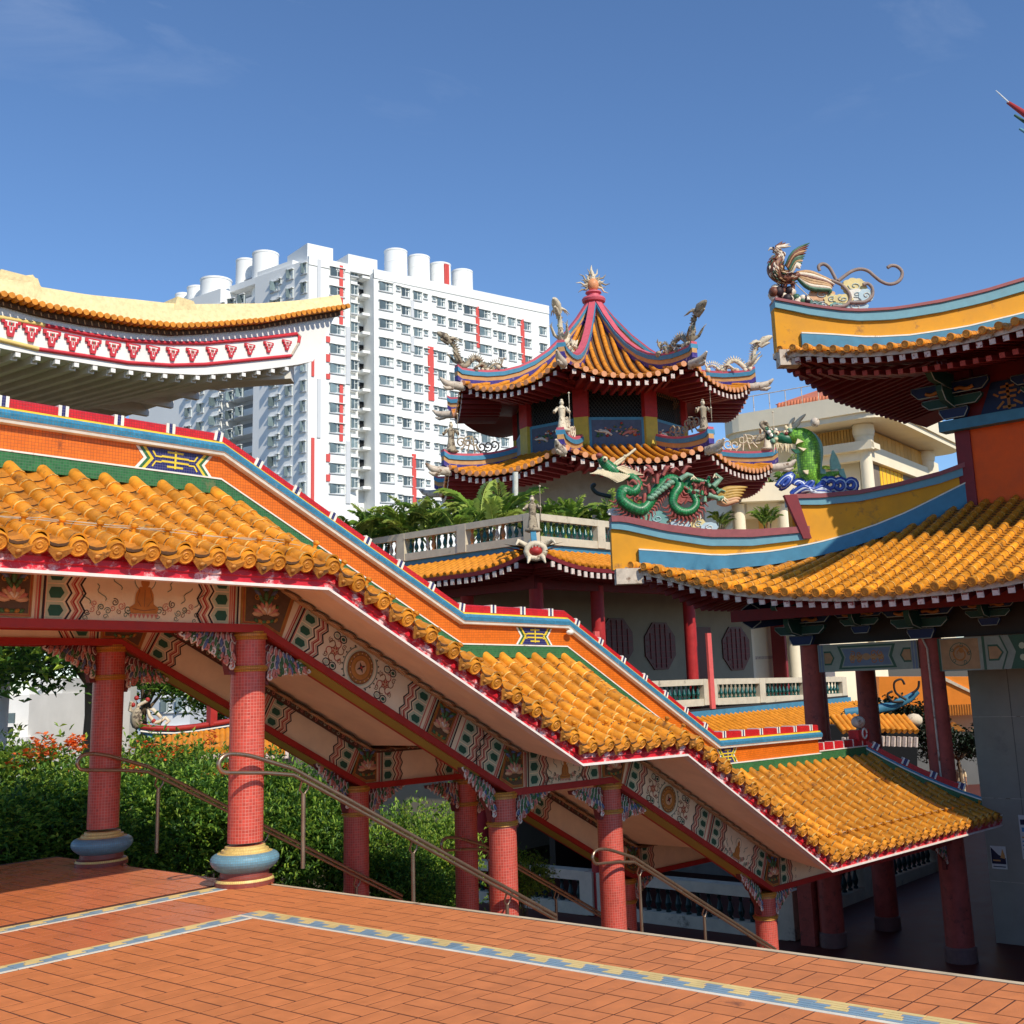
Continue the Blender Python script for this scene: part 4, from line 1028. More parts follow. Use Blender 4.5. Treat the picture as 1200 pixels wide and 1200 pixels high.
# roof decks with thickness, soffits, rafters
def deckh(curve, xe, yc, xw, slope, name, under, hz):
    q = MB(); ys = [YEND, -7, -5.5]+[lerp(-4.5, yc, i/30) for i in range(31)]
    cols = 8
    def P(y, k, dz): 
        xh = min(xw, xe+(yc-y)+.1) if y > yc-(xw-xe) else xw
        x = lerp(xe, xh, k/cols); z = zsurf(x, y, curve, xe, yc, xw, hz)
        return (x, y, z+dz)
    m = cols+1
    vs = [P(y, k, -.09) for y in ys for k in range(m)]; n = len(ys)
    q.add(vs, [(i*m+k, i*m+k+1, (i+1)*m+k+1, (i+1)*m+k) for i in range(n-1) for k in range(cols)], mTDK)
    vs = [P(y, k, -.17) for y in ys for k in range(m)]
    q.add(vs, [(i*m+k, (i+1)*m+k, (i+1)*m+k+1, i*m+k+1) for i in range(n-1) for k in range(cols)], mDRWD)
    q.add([P(y, 0, -.05) for y in ys]+[P(y, 0, -.19) for y in ys], [(i, i+1, n+i+1, n+i) for i in range(n-1)], mOLDW)
    # the roof side that falls away beyond the corner ridge
    def Q(s, k, dz):
        x = xe+s; y0 = yc; y1 = max(yc-s, yc-(xw-xe)); y = lerp(y0, y1, k/cols); z = interp(yc, curve)*(1-min(1, s/3.))+interp(yc-3, curve)*min(1, s/3.)+slope*(yc-y)
        return (x, y, z+dz)
    ss = [lerp(0, 9, i/16) for i in range(17)]
    for dz, flip, mt in ((-.09, 1, mPAN), (-.17, 0, mDRWD)):
        vs = [Q(s, k, dz) for s in ss for k in range(m)]; f = [(i*m+k, (i+1)*m+k, (i+1)*m+k+1, i*m+k+1) for i in range(16) for k in range(cols)]
        q.add(vs, f if not flip else [t[::-1] for t in f], mt)
    q.add([Q(s, 0, -.05) for s in ss]+[Q(s, 0, -.19) for s in ss], [(i+1, i, 17+i, 17+i+1) for i in range(16)], mDRWD)
    q.build(name, hall, (0, 0, 0))
    # rafters under the front eave, running in; under the side eave, running the other way
    y = yc-.35; k = 0; one = MB()
    while y > -5:
        z = interp(y, curve)-.26; L2 = min(2.6, max(.5, (yc-y)))
        for dz, dx, w, mt in ((0, 0.05, .12, mRAFT),)+(((-.22, .55, .11, mRAFR),) if under else ()):
            r = MB(); a = (xe+dx, y, z+dz); b_ = (xe+dx+L2, y, min(z+dz+slope*L2*.8, zsurf(xe+L2, y, curve, xe, yc, xw, hz)+dz-.3))
            r.bar(a, b_, w, w, mDRWD); r.bar((a[0]-.004, y, a[2]), (a[0]+.03, y, a[2]+.004), w+.012, w+.012, mt)
            r.build('rafter', hall)
        y -= .30
    s = .4
    while s < 7.5:
        r = MB(); p = Q(s, 0, -.24); L2 = min(2.8, s); r.bar(p, (p[0], p[1]-L2, p[2]+slope*L2*.8), .12, .12, mDRWD); r.build('rafter', hall); s += .30
deckh(LOWC, HXE, HYC, 20.15, .30, 'lower_roof_deck', False, HZL)
deckh(UPC, UXE, UYC, 21.5, .25, 'upper_roof_deck', True, HZU)
# upper storey wall
zt = onX(1120, 500, WX).z; zb0 = 5.0
q = MB(); q.box((WX, -9, zb0), (WX+.4, WY-.38, zt+.1), mREDW); q.build('upper_wall', hall)
q = MB(); q.box((WX-.06, WY-.38, zb0), (WX+.42, WY, zt+.1), mMAR); q.build('wall_pier', hall)
q = MB(); q.box((WX+.0, WY-.05, zb0), (WX+6, WY-.02, zt+.1), mMAR); q.build('side_wall', hall)
zt2 = onX(1115, 505, WX-.25).z
q = MB(); q.box((WX-.32, -9, zt2), (WX+.1, WY+.28, zt2+.26), mTEALD); q.build('lintel', hall)
# board of dark blue with a gilt sign above the lintel
q = MB(); q.box((WX-.02, -9, zt2+.27), (WX+.35, WY, zt2+2.2), mDRWD); q.build('frieze_wall', hall)
F = Fr((WX-.03, WY-.70, zt2+.28), (0, -1, 0), (0, 0, 1))
F.slab([(0, 0), (1.9, 0), (1.55, .78), (.35, .78)], mNAVP, 0, .03)
g = lambda pts, w: F.rib(pts, w, mGOLP, .04)
g([(.74, .70), (.74, .06)], .07)
for z_, l in ((.62, .17), (.49, .22), (.36, .19), (.12, .16)): g([(.74-l, z_), (.74+l, z_)], .06)
g([(.62, .26), (.44, .10)], .055); g([(.86, .26), (1.06, .13)], .055); g([(.5, .40), (.38, .48)], .05); g([(.98, .40), (1.12, .50)], .05)
F.mb.build('gilt_sign_board', hall)
# painted brackets: stepped arms with pale outlines
def bracket_set(x, y, z, sc=1., label=None):
    q = MB()
    def arm(pts, d, mt, off):
        pp = [(x+a*sc, y+off*sc, z+c*sc) for a, c in pts] if d == 'x' else [(x+off*sc, y+a*sc, z+c*sc) for a, c in pts]
        q.prism(pp, (0, -.16*sc, 0) if d == 'x' else (.16*sc, 0, 0), mt)
        edge = [V(p)+(V((0, -.165*sc, 0)) if d == 'x' else V((-.008, 0, 0))) for p in pp]
        q.tube(edge+[edge[0]], .013*sc, mLINE, 4, False)
    lo = [(-.28, 0), (.28, 0), (.38, .18), (.38, .26), (-.38, .26), (-.38, .18)]
    arm(lo, 'y', mNAVP, -.1)
    arm([(-.62, .30), (.62, .30), (.80, .46), (.80, .54), (-.80, .54), (-.80, .46)], 'y', mGRNP, -.16)
    arm([(-.86, .62), (.86, .62), (1.04, .80), (1.04, .92), (-1.04, .92), (-1.04, .80)], 'y', mNAVP, -.22)
    arm([(-.20, .26), (-.72, .36), (-.90, .60), (-.90, .74), (.1, .74), (.1, .26)], 'x', mGRNP, .08)
    arm([(-.5, .74), (-1.30, .80), (-1.52, 1.02), (-1.52, 1.14), (.1, 1.14), (.1, .74)], 'x', mGRNP, .085)
    for k in (-1, 1):
        q.tube([(x-.24*sc, y+k*sc*(.15+.07*i), z+sc*(.70+.03*math.sin(i))) for i in range(8)], .05*sc, mGOLP, 6)
    q.box((x-.02, y-.5*sc, z+.95*sc), (x+.2, y+.5*sc, z+1.2*sc), mDRWD)
    q.build('roof_bracket', hall)
ZBR = 2.42
for y in (HYC-2.9, 1.5-.1, -.05, -1.6, -3.1): bracket_set(17.2, y, ZBR if abs(y+.05) < .1 or y > 2 else ZBR+.2, .82 if abs(y+.05) < .1 or y > 2 else .6)
for y in (-.9, -2.6, -4.2): bracket_set(WX-.25, y if y != -.9 else WY-.15, zt2+.3, .95 if y > -2 else .8)
q = MB(); p_ = hipcurve([(880, 722)], (HXE, HYC))[0]
c6 = [(p_.x+.26*math.cos(a)*.7, p_.y-.26*math.cos(a)*.7, p_.z+.3*math.sin(a)) for a in [PI/6+i*PI/3 for i in range(6)]]
q.prism(c6, (1.6, -1.6, .2), mNAVP); e_ = [V(p)+V((-.01, -.01, 0)) for p in c6]; q.tube(e_+[e_[0]], .014, mLINE, 4, False); q.build('corner_beam', hall)
# eave purlin and dark frieze over the columns
q = MB(); q.box((16.0, YEND, 3.02), (16.18, HYC-1.7, 3.28), mDRWD); q.build('eave_purlin', hall)
q = MB(); q.box((17.6, YEND, 2.42), (17.75, 3.1, 4.2), mDARKP); q.build('frieze_board', hall)
# columns
def hcol(x, y, zb, zt_, r0, r1, name='column'):
    q = MB(); n = 10; q.lathe([(lerp(r0, r1, (i/n)**1.3), .30+(zt_-zb-.30)*i/n) for i in range(n+1)], (x, y, zb), mHCOL, 24); o = q.build(name, hall, (x, y, zb))
    q = MB(); q.lathe([(r0*1.12, 0), (r0*1.12, .28), (r0*1.06, .31), (r0*.9, .32)], (x, y, zb), mPLN, 24); q.build('plinth', o)
hcol(17.55, -.05, -4.31, 2.42, .30, .25); hcol(17.5, 2.95, -4.31, 2.42, .28, .23); hcol(19.6, 2.62, -4.31, 2.42, .28, .24)
hcol(22.5, 5.6, -4.31, 2.42, .28, .24)
q = MB(); q.box((17.2, 3.25, -4.31), (17.5, 3.62, -1.6), mHCOL); q.build('pier', hall)
q = MB(); q.box((18.6, 3.4, -4.31), (18.85, 3.62, -2.0), pm('grey_post', S(150, 140, 124), .7, .1, 3)); q.build('post', hall)
# pipe running down the front column
q = MB(); q.tube([(17.25, .02, 2.5), (17.22, -.12, 2.2), (17.22, -.14, 0), (17.2, -.15, -1.5)], .022, mOLDW, 6); q.build('pipe', hall)
# painted beams between columns
mBMG = pm('beam_grey_green', S(150, 160, 146), .65, .1, 5); mBMB = pm('beam_blue', S(112, 128, 150), .65, .1, 5); mBMT = pm('beam_tan', S(176, 140, 100), .65, .12, 6); mBMD = pm('beam_green', S(62, 98, 78), .65, .1, 6)
def hbeam(y1, y0, z0, z1, kind):
    q = MB(); q.box((17.42, y0, z0), (17.70, y1, z1), mBMG); o = q.build('beam', hall)
    F = Fr((17.418, y1, z0), (0, -1, 0), (0, 0, 1)); w = y1-y0; h = z1-z0; c = h/2
    if kind == 0:
        for a in (.02, w-.14): F.rect(a, 0, a+.12, h, mBMB, .003); F.rect(a+.05, 0, a+.07, h, mBMG, .005)
        F.poly([(.52, .05), (.62, c), (.52, h-.05), (w-.52, h-.05), (w-.62, c), (w-.52, .05)], mBMD, .004); F.poly([(.60, .09), (.69, c), (.60, h-.09), (w-.60, h-.09), (w-.69, c), (w-.60, .09)], mBMG, .006)
        F.poly([(.64, .12), (.72, c), (.64, h-.12), (w-.64, h-.12), (w-.72, c), (w-.64, .12)], mBMB, .008)
        for sg in (-1, 1):
            for d_ in (0, 1):
                cx = w/2+sg*(.18+.17*d_); F.disc(cx, c-.01, .09, mBMT, .010, 10, .07)
                F.spiral(cx, c+.06, .08, 1.2, .02, mGOLP, .012, d_*2, sg); F.spiral(cx, c-.08, .07, 1.2, .02, mGOLP, .012, d_, -sg)
        F.disc(w/2, c, .10, mBMT, .011, 12, .08)
        for s0, d_ in ((.16, 1), (w-.16, -1)):
            F.poly([(s0, c-.16), (s0+d_*.18, c-.16), (s0+d_*.27, c), (s0+d_*.18, c+.16), (s0, c+.16)], mBMD, .004); F.poly([(s0+d_*.01, c-.12), (s0+d_*.16, c-.12), (s0+d_*.23, c), (s0+d_*.16, c+.12), (s0+d_*.01, c+.12)], mBMT, .006)
    else:
        F.rect(.0, 0, .05, h, mBMD, .003); F.rect(.07, .03, .92, h-.03, mBMT, .003)
        cx = .50
        for r, mt in ((.25, mBMD), (.235, mBMT)): F.disc(cx, c, r, mt, .005 if mt is mBMD else .007, 20)
        F.rib([(cx+.19*math.cos(a)*(1-.03*i), c+.19*math.sin(a)*(1-.03*i)) for i, a in enumerate([k*.45 for k in range(22)])], [.05-.0015*k for k in range(22)], mGOLP, .010)
        for k in range(5): F.spiral(cx+.2*math.cos(k*1.3), c+.19*math.sin(k*1.3), .05, 1.2, .014, mBMD, .012, k)
        F.disc(cx+.03, c+.08, .06, mGOLP, .013, 9)
        F.rect(.95, 0, 1.0, h, mBMG, .004); F.rect(1.0, 0, 1.06, h, mBMD, .004); F.rect(1.07, 0, 1.10, h, mBMG, .005)
        F.poly([(1.12, c-.17), (1.34, c-.17), (1.46, c), (1.34, c+.17), (1.12, c+.17)], mBMD, .004); F.poly([(1.14, c-.13), (1.32, c-.13), (1.42, c), (1.32, c+.13), (1.14, c+.13)], mBMT, .006)
        for o_ in (0, .08): F.rib([(1.40+o_, 0), (1.54+o_, c), (1.40+o_, h)], .035, mBMG if o_ else mBMD, .007)
        F.poly([(1.58, 0), (1.72, c), (1.58, h), (2.6, h), (2.6, 0)], mBMD, .004); 
        for k in range(6): F.disc(1.86+.16*(k % 3), c+(-.12 if k < 3 else .12), .07, mPGRN, .006, 8)
    F.mb.build('painted_panel', o)
hbeam(2.70, .20, 1.77, 2.40, 0); hbeam(-.28, -5.5, 1.69, 2.40, 1)
# carved bracket at the head of the front column, under the stair roof
bracket(17.4, -.05, -1.92, 0, -1, .62, .5)
q = MB(); q.box((16.6, -.2, -1.9), (17.4, .1, -1.72), mRAIL); q.build('tie_beam', hall)
q = MB(); q.box((12.4, -9.2, -4.31), (34, -8.8, 4.4), mGWALL); q.build('sun_block_wall', hall)  # unseen wall added to keep sun off the hall floor and columns
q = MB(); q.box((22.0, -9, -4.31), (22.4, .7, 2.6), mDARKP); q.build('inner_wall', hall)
q = MB(); q.box((31.0, -9, -4.31), (31.4, 3.4, onX(1130, 866, 31).z), mDARKP); q.build('shade_back_wall', hall)  # added dark wall; its colour stands in for the hall's shade
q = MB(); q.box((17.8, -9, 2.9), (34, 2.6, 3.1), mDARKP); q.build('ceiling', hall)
# grey wall with posters
q = MB(); q.box((19.45, -6, -4.31), (19.9, -.07, 2.6), mGWALL); wl_ = q.tag('grey_wall', 'tall grey rendered wall at the right edge with paper notices', 'wall')
q = MB()
for z in (-3.0, -1.2, .6): q.box((19.443, -6, z), (19.449, -.08, z+.012), mOLDW)
q.box((19.443, -1.0, -4.3), (19.449, -.985, 2.5), pm('wall_joint', S(120, 112, 104), .9)); q.build('wall_joint', wl_, kind='stuff')
mPAP = pm('poster_paper', S(226, 220, 210), .7, .05, 4); mPDK = pm('poster_dark', S(46, 40, 62), .6, .2, 8); mPOR = pm('poster_orange', S(226, 160, 90), .6, .1, 8); mPBL = pm('poster_blue', S(90, 140, 180), .6, .1, 8)
def poster(u0, v0, u1, v1, label, kind):
    a = onX(u0, v0, 19.43); b_ = onX(u1, v1, 19.43); w = a.y-b_.y; h = a.z-b_.z
    F = Fr((19.43, a.y, b_.z), (0, -1, 0), (0, 0, 1)); F.slab([(0, 0), (w, 0), (w, h), (0, h)], mPAP, -.008, .002)
    if kind == 0:
        F.poly([(w*.03, h*.22), (w*.95, h*.22), (w*.95, h*.5), (w*.5, h*.62), (w*.03, h*.95)], mPDK, .004); F.poly([(w*.62, h*.5), (w*.78, h*.9), (w*.92, h*.6), (w*.9, h*.45)], mPOR, .006); F.rect(w*.12, h*.34, w*.6, h*.4, mPOR, .006)
        F.rect(w*.1, h*.08, w*.9, h*.12, mPDK, .004)
    else:
        F.rect(w*.1, h*.78, w*.9, h*.9, mPDK, .004); F.rect(w*.15, h*.62, w*.9, h*.72, mPBL, .004)
        for k in range(5): F.rect(w*.12, h*(.12+.09*k), w*.85, h*(.15+.09*k), mPOR if k == 4 else mPBL, .004)
    F.mb.tag('poster', label, 'poster')
poster(1160, 991, 1181, 1019, 'dark purple and orange poster on the grey wall', 0)
poster(1193, 955, 1215, 1008, 'white notice with blue lines cut by the right picture edge', 1)
rp = hipcurve([(1338, 264)], UC)[0]; rq = onD(1262, 176, 21)
q = MB(); q.sweep3([rp+V((.6, -.6, -.4)), rp+V((0, 0, .3)), lerp(rp, rq, .5)+V((.3, -.2, -.3)), rq], [(-.16, -.35), (.16, -.35), (.16, .25), (-.16, .25)], [mRAIL]); q.build('main_ridge', hall, (20, -3, -4.31))
# tip of another upswept ridge ornament entering at the top right
t = thing('ridge_spear', 'red and green upswept ridge tips at the top right corner', 'roof ornament', onD(1200, 140, 22))
for (u0, v0), (u1, v1), r, mt in (((1181, 120), (1266, 178), .07, mRAIL), ((1189, 135), (1266, 186), .045, mBMD), ((1195, 151), (1266, 194), .05, mTEAL), ((1167, 106), (1182, 120), .012, mWHT)):
    q = MB(); a = onD(u0, v0, 22); b_ = onD(u1, v1, 21); q.tube([a, lerp(a, b_, .3), b_], [r*.5, r, r*1.1], mt, 7); q.build('ridge_tip', t)

# ------------------------------------------------------------------ octagonal pagoda on the roof terrace
mPRED = pm('pagoda_red', S(176, 40, 40), .55, .14, 5)
mPYEL = pm('pagoda_yellow', S(206, 176, 62), .55, .1, 5)
mPBLU = pm('pagoda_blue', S(74, 138, 168), .5, .12, 4, dirt=S(150, 160, 160), dscale=2.5, damt=.66)
mPTAN = pm('pagoda_tan', S(202, 152, 96), .6, .12, 4)
mPUR = pm('pagoda_purple', S(70, 54, 130), .5, .25, 8, dirt=S(190, 170, 160), dscale=4, damt=.58)
mPRO = pm('pagoda_rose', S(206, 92, 104), .55, .1, 5)
mPTIL = pm('pagoda_tile', S(220, 140, 40), .4, .2, 4, dirt=S(140, 90, 50), dscale=3, damt=.64)
mPTE = pm('pagoda_tile_end', S(224, 150, 100), .5, .15, 8)
mLAT = pm('lattice_wire', S(60, 62, 60), .5, .1, 5)
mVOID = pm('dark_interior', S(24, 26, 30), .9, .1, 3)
mPPAN = pm('relief_ground', S(82, 92, 112), .6, .15, 5)
mPWAL = pm('pagoda_wall', S(150, 142, 132), .8, .12, 2)
PC = V((36.6, 24.5, 6.4)); PA0 = math.radians(230.3)
pag = thing('pagoda', 'octagonal two-tier pagoda with orange roofs and upswept dragon ridges', 'pagoda', PC)
HIPS = {}
def pn(k): a = PA0+k*PI/4; return V((math.cos(a), math.sin(a), 0))
def pd(k): n = pn(k); return V((-n.y, n.x, 0))          # to the right seen from outside when k grows
T8 = math.tan(PI/8)
def pface(k, ap, q, z): return V((PC.x, PC.y, z))+pn(k)*ap+pd(k)*(q*ap*T8)
def ptier(ap, zmid, zcor, ap2, ztop, conc, name, vis, ridge_top, wall_t):
    """one roof tier: eave apothem ap (corners lifted to zcor) up to apothem ap2 at ztop"""
    def ze(q): return zmid+(zcor-zmid)*abs(q)**2.4
    def pt(k, q, t):
        # q across the face (-1..1), t up the slope
        a = lerp(ap, ap2, t); z0 = ze(q)*(1-t)**2+lerp(zmid, ztop, conc(t))-zmid*(1-t)**2
        return pface(k, a, q, z0)
    for k in range(8):
        b = MB(); b.grid(lambda i, j: pt(k, 2*i-1, j)-V((0, 0, .08)), 12, 10, mTDK); b.build('roof_deck', pag, PC)
        b = MB()
        b.grid(lambda i, j: pface(k, lerp(ap-.05, wall_t, j), 1-2*i, lerp(ze(1-2*i)-.16, zmid+.15, j)), 12, 3, mDRWD)
        b.build('soffit', pag, PC)
        if k not in vis: continue
        # tile rows
        b = MB(); hw = ap*T8; n = int(2*hw/.40); 
        for i in range(n):
            y = -hw+.2+(2*hw-.2)*(i)/n; q0 = y/hw
            tm = 1-0. if abs(y) < ap2*T8 else min(1, (ap-abs(y)/T8)/(ap-ap2))
            m = max(2, int(tm*11)); path = []
            for j in range(m+1):
                t = tm*j/m; a = lerp(ap, ap2, t); q = max(-1, min(1, y/(a*T8))); path.append(pt(k, q, t)+V((0, 0, .02)))
            b.tube(path, .115, mPTIL, 6, True, True)
            for j in range(len(path)-1):
                b.tube([lerp(path[j], path[j+1], .0), lerp(path[j], path[j+1], .10)], .13, mPTIL, 6, False)
            e = path[0]; b.tube([e+pn(k)*.02, e+pn(k)*.06], .135, mPTE, 8)
        b.build('roof_tile_rows', pag, PC, kind='stuff')
        b = MB()
        for i in range(n+1):
            y = -hw+.05+(2*hw-.1)*i/n; q = y/hw; p = pface(k, ap-.12, q, ze(q)-.30); M = frame(p, pn(k), (0, 0, 1))
            b.obox(M, (-1.9, -.07, -.08), (.02, .07, .09), mDRWD); b.obox(M, (.021, -.085, -.10), (.05, .085, .11), mRAFT)
        b.build('rafters', pag, PC, kind='stuff')
    for k in range(8):                                   # hip ridges at the corner between faces k and k+1
        path = [pt(k, 1, t) for t in (0, .08, .18, .3, .42, .54, .66, .78, .9, 1.0) if t <= ridge_top]
        out = (pn(k)+pn(k+1)).normalized(); path = [path[0]+out*.22+V((0, 0, .14))]+path; HIPS[name, k] = (path, out)
        for nm, w, z0, z1, mt in (('purple_band', .15, -.1, .12, mPUR), ('tan_band', .14, .12, .33, mPTAN), ('blue_band', .20, .33, .53, mPBLU), ('rose_cap', .16, .53, .64, mPRO)):
            b = MB(); b.sweep3(path, [(-w, z0), (w, z0), (w, z1), (-w, z1)], [mt]); b.build('hip_'+nm, pag, PC)
        # white upcurled corner ornament under the ridge end
        b = MB(); e = path[0]-V((0, 0, .35)); up = V((0, 0, 1))
        b.tube([e-out*.3, e+out*.25, e+out*.6+up*.10, e+out*.85+up*.3], [.22, .2, .14, .05], mOLDW, 7); b.tube([e+out*.2-up*.1, e+out*.5-up*.18, e+out*.7-up*.1], [.14, .1, .04], mOLDW, 6); b.build('corner_ornament', pag, PC)
    return pt
def pz(u, v, ap): n = pn(0); return onP(u, v, (PC.x+n.x*ap, PC.y+n.y*ap, 0), (n.x, n.y, 0)).z
UAP, LAP, WAP = 7.09, 7.81, 3.97
zum = pz(735, 441, UAP); zuc = max(zum+.8, 15.27); zlm = pz(740, 541, LAP); zlc = max(zlm+.7, 11.45)
zw0 = pz(725, 526, WAP); zw1 = pz(725, 489, WAP); zw2 = pz(725, 456, WAP)
VIS = (0, 1, 7, 2, 6)
ptier(UAP, zum, zuc, 0.3, 19.95, lambda t: .24*t+.76*t**2.5, 'upper', VIS, 1.0, WAP+.1)
ptier(LAP, zlm, zlc, WAP+.15, zw0+.1, lambda t: .8*t+.2*t*t, 'lower', VIS, .9, WAP+.1)
def octo(ap0, ap1, z0, z1, mat, name):
    b = MB(); b.prism([pface(k, ap0, 1, z0) for k in range(8)], (0, 0, z1-z0), mat); return b.build(name, pag, PC)
octo(4.6, 4.6, 6.0, zlm+.4, mPWAL, 'base_wall'); octo(WAP-.5, 0, zlm, zum+.3, mVOID, 'core')
octo(WAP+.12, 0, zw2+.02, zum+.9, mPTAN, 'frieze')
for k in range(8):
    hw = WAP*T8
    F = Fr(pface(k, WAP, 1, zw0) if False else pface(k, WAP, -1, zw0), pd(k), (0, 0, 1))
    if F.out.dot(pn(k)) < 0: F.out = -F.out
    w = 2*hw; h1 = zw1-zw0; h2 = zw2-zw0
    b = MB()
    M = frame(pface(k, WAP, -1, zw0), pd(k), (0, 0, 1))
    b.obox(M, (.32, -.06, 0), (w-.32, .06, h1), mPBLU); pnl = b.build('wall_panel', pag)
    b = MB(); b.obox(M, (.46, -.075, .14), (w-.46, .075, h1-.14), mPPAN); b.build('relief_ground', pnl)
    if k in (0, 1, 7):
        b = MB(); rr = random.Random(k)
        for i in range(46):
            a = rr.uniform(.6, w-.6); z = h1*.5+rr.gauss(0, .16)-((a-w/2)/w)**2*.5+.1; p = M @ V((a, 0, max(.22, min(h1-.2, z))))+pn(k)*.09
            b.ball(p, (rr.uniform(.04, .10),)*2+(rr.uniform(.03, .07),), rr.choice([mPETG, mPETG, mREDL, mPETW, mGOLDP, mPETP]), 6, 4)
        for sg in (-1, 1):
            pts = [M @ V((w/2+sg*(.25+.16*i), 0, h1*(.42+.05*math.sin(i)+.04*i)))+pn(k)*.1 for i in range(6)]; b.tube(pts, [.05, .07, .09, .07, .05, .02], mPETW if sg < 0 else mPETP, 6)
        b.build('floral_relief', pnl, kind='stuff')
    b = MB()
    for i in range(-8, 22):
        for d_ in (1, -1):
            a0, a1 = (i*.17, i*.17+(h2-h1)*.8); za, zb_ = (h1, h2) if d_ > 0 else (h2, h1)
            lo, hi = .34, w-.34
            if a1 <= lo or a0 >= hi: continue
            t0 = max(0, (lo-a0)/(a1-a0)); t1 = min(1, (hi-a0)/(a1-a0))
            b.bar(M @ V((lerp(a0, a1, t0), 0, lerp(za, zb_, t0))), M @ V((lerp(a0, a1, t1), 0, lerp(za, zb_, t1))), .022, .022, mLAT, pn(k))
    b.build('window_lattice', pag, kind='stuff')
    b = MB(); c = pface(k, WAP, 1, 0); a = PA0+(k+.5)*PI/4
    Mc = Matrix.Translation((c.x, c.y, zw0)) @ Matrix.Rotation(a, 4, 'Z')
    b.obox(Mc, (-.2, -.36, h1), (.10, .36, h2+.1), mPRED); b.build('pillar', pag)
    b = MB(); b.obox(Mc, (-.2, -.34, 0), (.09, .34, h1), mPYEL); b.build('pillar_base', pag)
# crown: ring and flaming jewel
b = MB(); b.lathe([(.52, 19.6), (.44, 20.1), (.42, 20.45), (.58, 20.5), (.62, 20.62), (.56, 20.72), (.36, 20.78), (.32, 20.9), (.42, 20.98), (.40, 21.05), (.2, 21.1)], (PC.x, PC.y, 0), mPRO, 18); b.build('crown_ring', pag)
fin = thing('flaming_jewel', 'flaming jewel finial on the pagoda peak', 'finial', (PC.x, PC.y, 21.1))
b = MB(); b.ball((PC.x, PC.y, 21.42), (.30, .30, .36), mPTE, 12, 8); b.build('jewel', fin)
rt = V((.77, -.64, 0))
mFIG = pm('figure_grey', S(176, 160, 134), .75, .25, 5, bump=.5, bscale=20, dirt=S(86, 74, 62), dscale=5, damt=.5)
mFIGW = pm('figure_pale', S(222, 206, 178), .75, .2, 5, bump=.5, bscale=20, dirt=S(120, 100, 76), dscale=5, damt=.55)
for i in range(15):
    a = -.5+i*(PI+1.0)/14; d_ = rt*math.cos(a)+V((0, 0, math.sin(a))); p = V((PC.x, PC.y, 21.44)); l = .38 if i % 2 else .62; sd = rt*(-math.sin(a))+V((0, 0, math.cos(a)))
    b = MB(); b.tube([p+d_*.26, p+d_*(.28+l*.3)+sd*.06, p+d_*(.28+l*.6)-sd*.05, p+d_*(.28+l)], [.07, .06, .045, .01], mFIG if i % 3 else mFIGW, 6); b.build('flame', fin)
b = MB(); p = V((PC.x, PC.y, 21.7)); b.tube([p, p+V((0, 0, .3)), p+rt*-.07+V((0, 0, .55)), p+rt*-.03+V((0, 0, .8))], [.13, .11, .07, .01], mFIGW, 7); b.build('flame', fin)
# ------------------------------------------------------------------ building under the pagoda
mSTO = pm('balustrade_stone', S(204, 192, 168), .75, .1, 3, dirt=S(130, 120, 104), dscale=1.4, damt=.6)
mBALG = pm('baluster_green', S(22, 84, 78), .25, .2, 6, spec=.6)
mBALD = pm('baluster_dark', S(22, 50, 48), .35, .2, 6)
mBALO = pm('baluster_mixed', S(190, 120, 70), .4, .2, 3)
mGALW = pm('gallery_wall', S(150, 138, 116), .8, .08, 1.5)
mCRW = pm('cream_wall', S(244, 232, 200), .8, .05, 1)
def baluster_mesh(h, r, mat):
    b = MB(); b.lathe([(r*.8, 0), (r*.8, h*.08), (r*.45, h*.12), (r*.9, h*.28), (r, h*.38), (r*.7, h*.55), (r*.4, h*.72), (r*.42, h*.78), (r*.75, h*.82), (r*.5, h*.88), (r*.8, h*.93), (r*.8, h)], (0, 0, 0), mat, 8); return b.data('baluster')
def balustrade(p0, p1, h, post_every, label, group=None, sp=.28, mats=(mBALG,), w=.3, endpost=(1, 1)):
    p0 = V(p0); p1 = V(p1); L_ = (p1-p0).length; t = thing('balustrade', label, 'balustrade', p0, group); M = frame(p0, p1-p0, (0, 0, 1))
    def part(nm, lo, hi): b = MB(); b.obox(M, lo, hi, mSTO); return b.build(nm, t)
    part('bottom_rail', (0, -w/2, 0), (L_, w/2, h*.26)); part('top_rail', (0, -w/2-.02, h*.78), (L_, w/2+.02, h))
    n = max(1, round(L_/post_every)); st = L_/n
    BMs = [baluster_mesh(h*.52, .085, m) for m in mats]
    for i in range(n+1):
        a = i*st
        if not ((i == 0 and not endpost[0]) or (i == n and not endpost[1])): part('post', (a-.22, -w/2-.03, h*.02), (a+.22, w/2+.03, h*.985))
        if i < n:
            m = int((st-.5)/sp)
            for j in range(m):
                x = a+.25+(st-.5)*(j+.5)/m; piece('baluster', BMs[(j*7+i*3) % len(BMs)], M @ Matrix.Translation((x, 0, h*.26)), t)
    return t
bx, by = 21.9, 15.85
gal = thing('gallery_building', 'red columned gallery building with tiled skirt roof under the pagoda terrace', 'building', (30, 22, -4.31))
b = MB(); b.box((22.2, 16.2, 5.9), (52, 29.2, 6.42), mSTO); b.build('terrace_slab', gal)
zt_ = 6.42
balustrade((bx, by, zt_), (bx, by+13.2, zt_), 1.05, 3.3, 'grey balustrade with mixed balusters along the roof terrace, seen end on beyond the stair ridge', None, .30, (mBALG, mBALO, mBALG, mOLDW, mBALG))
balustrade((bx+.3, by, zt_), (bx+13.5, by, zt_), 1.05, 3.3, 'grey balustrade with dark green balusters beside the ochre roof corner', None, .30, (mBALG,), endpost=(0, 1))
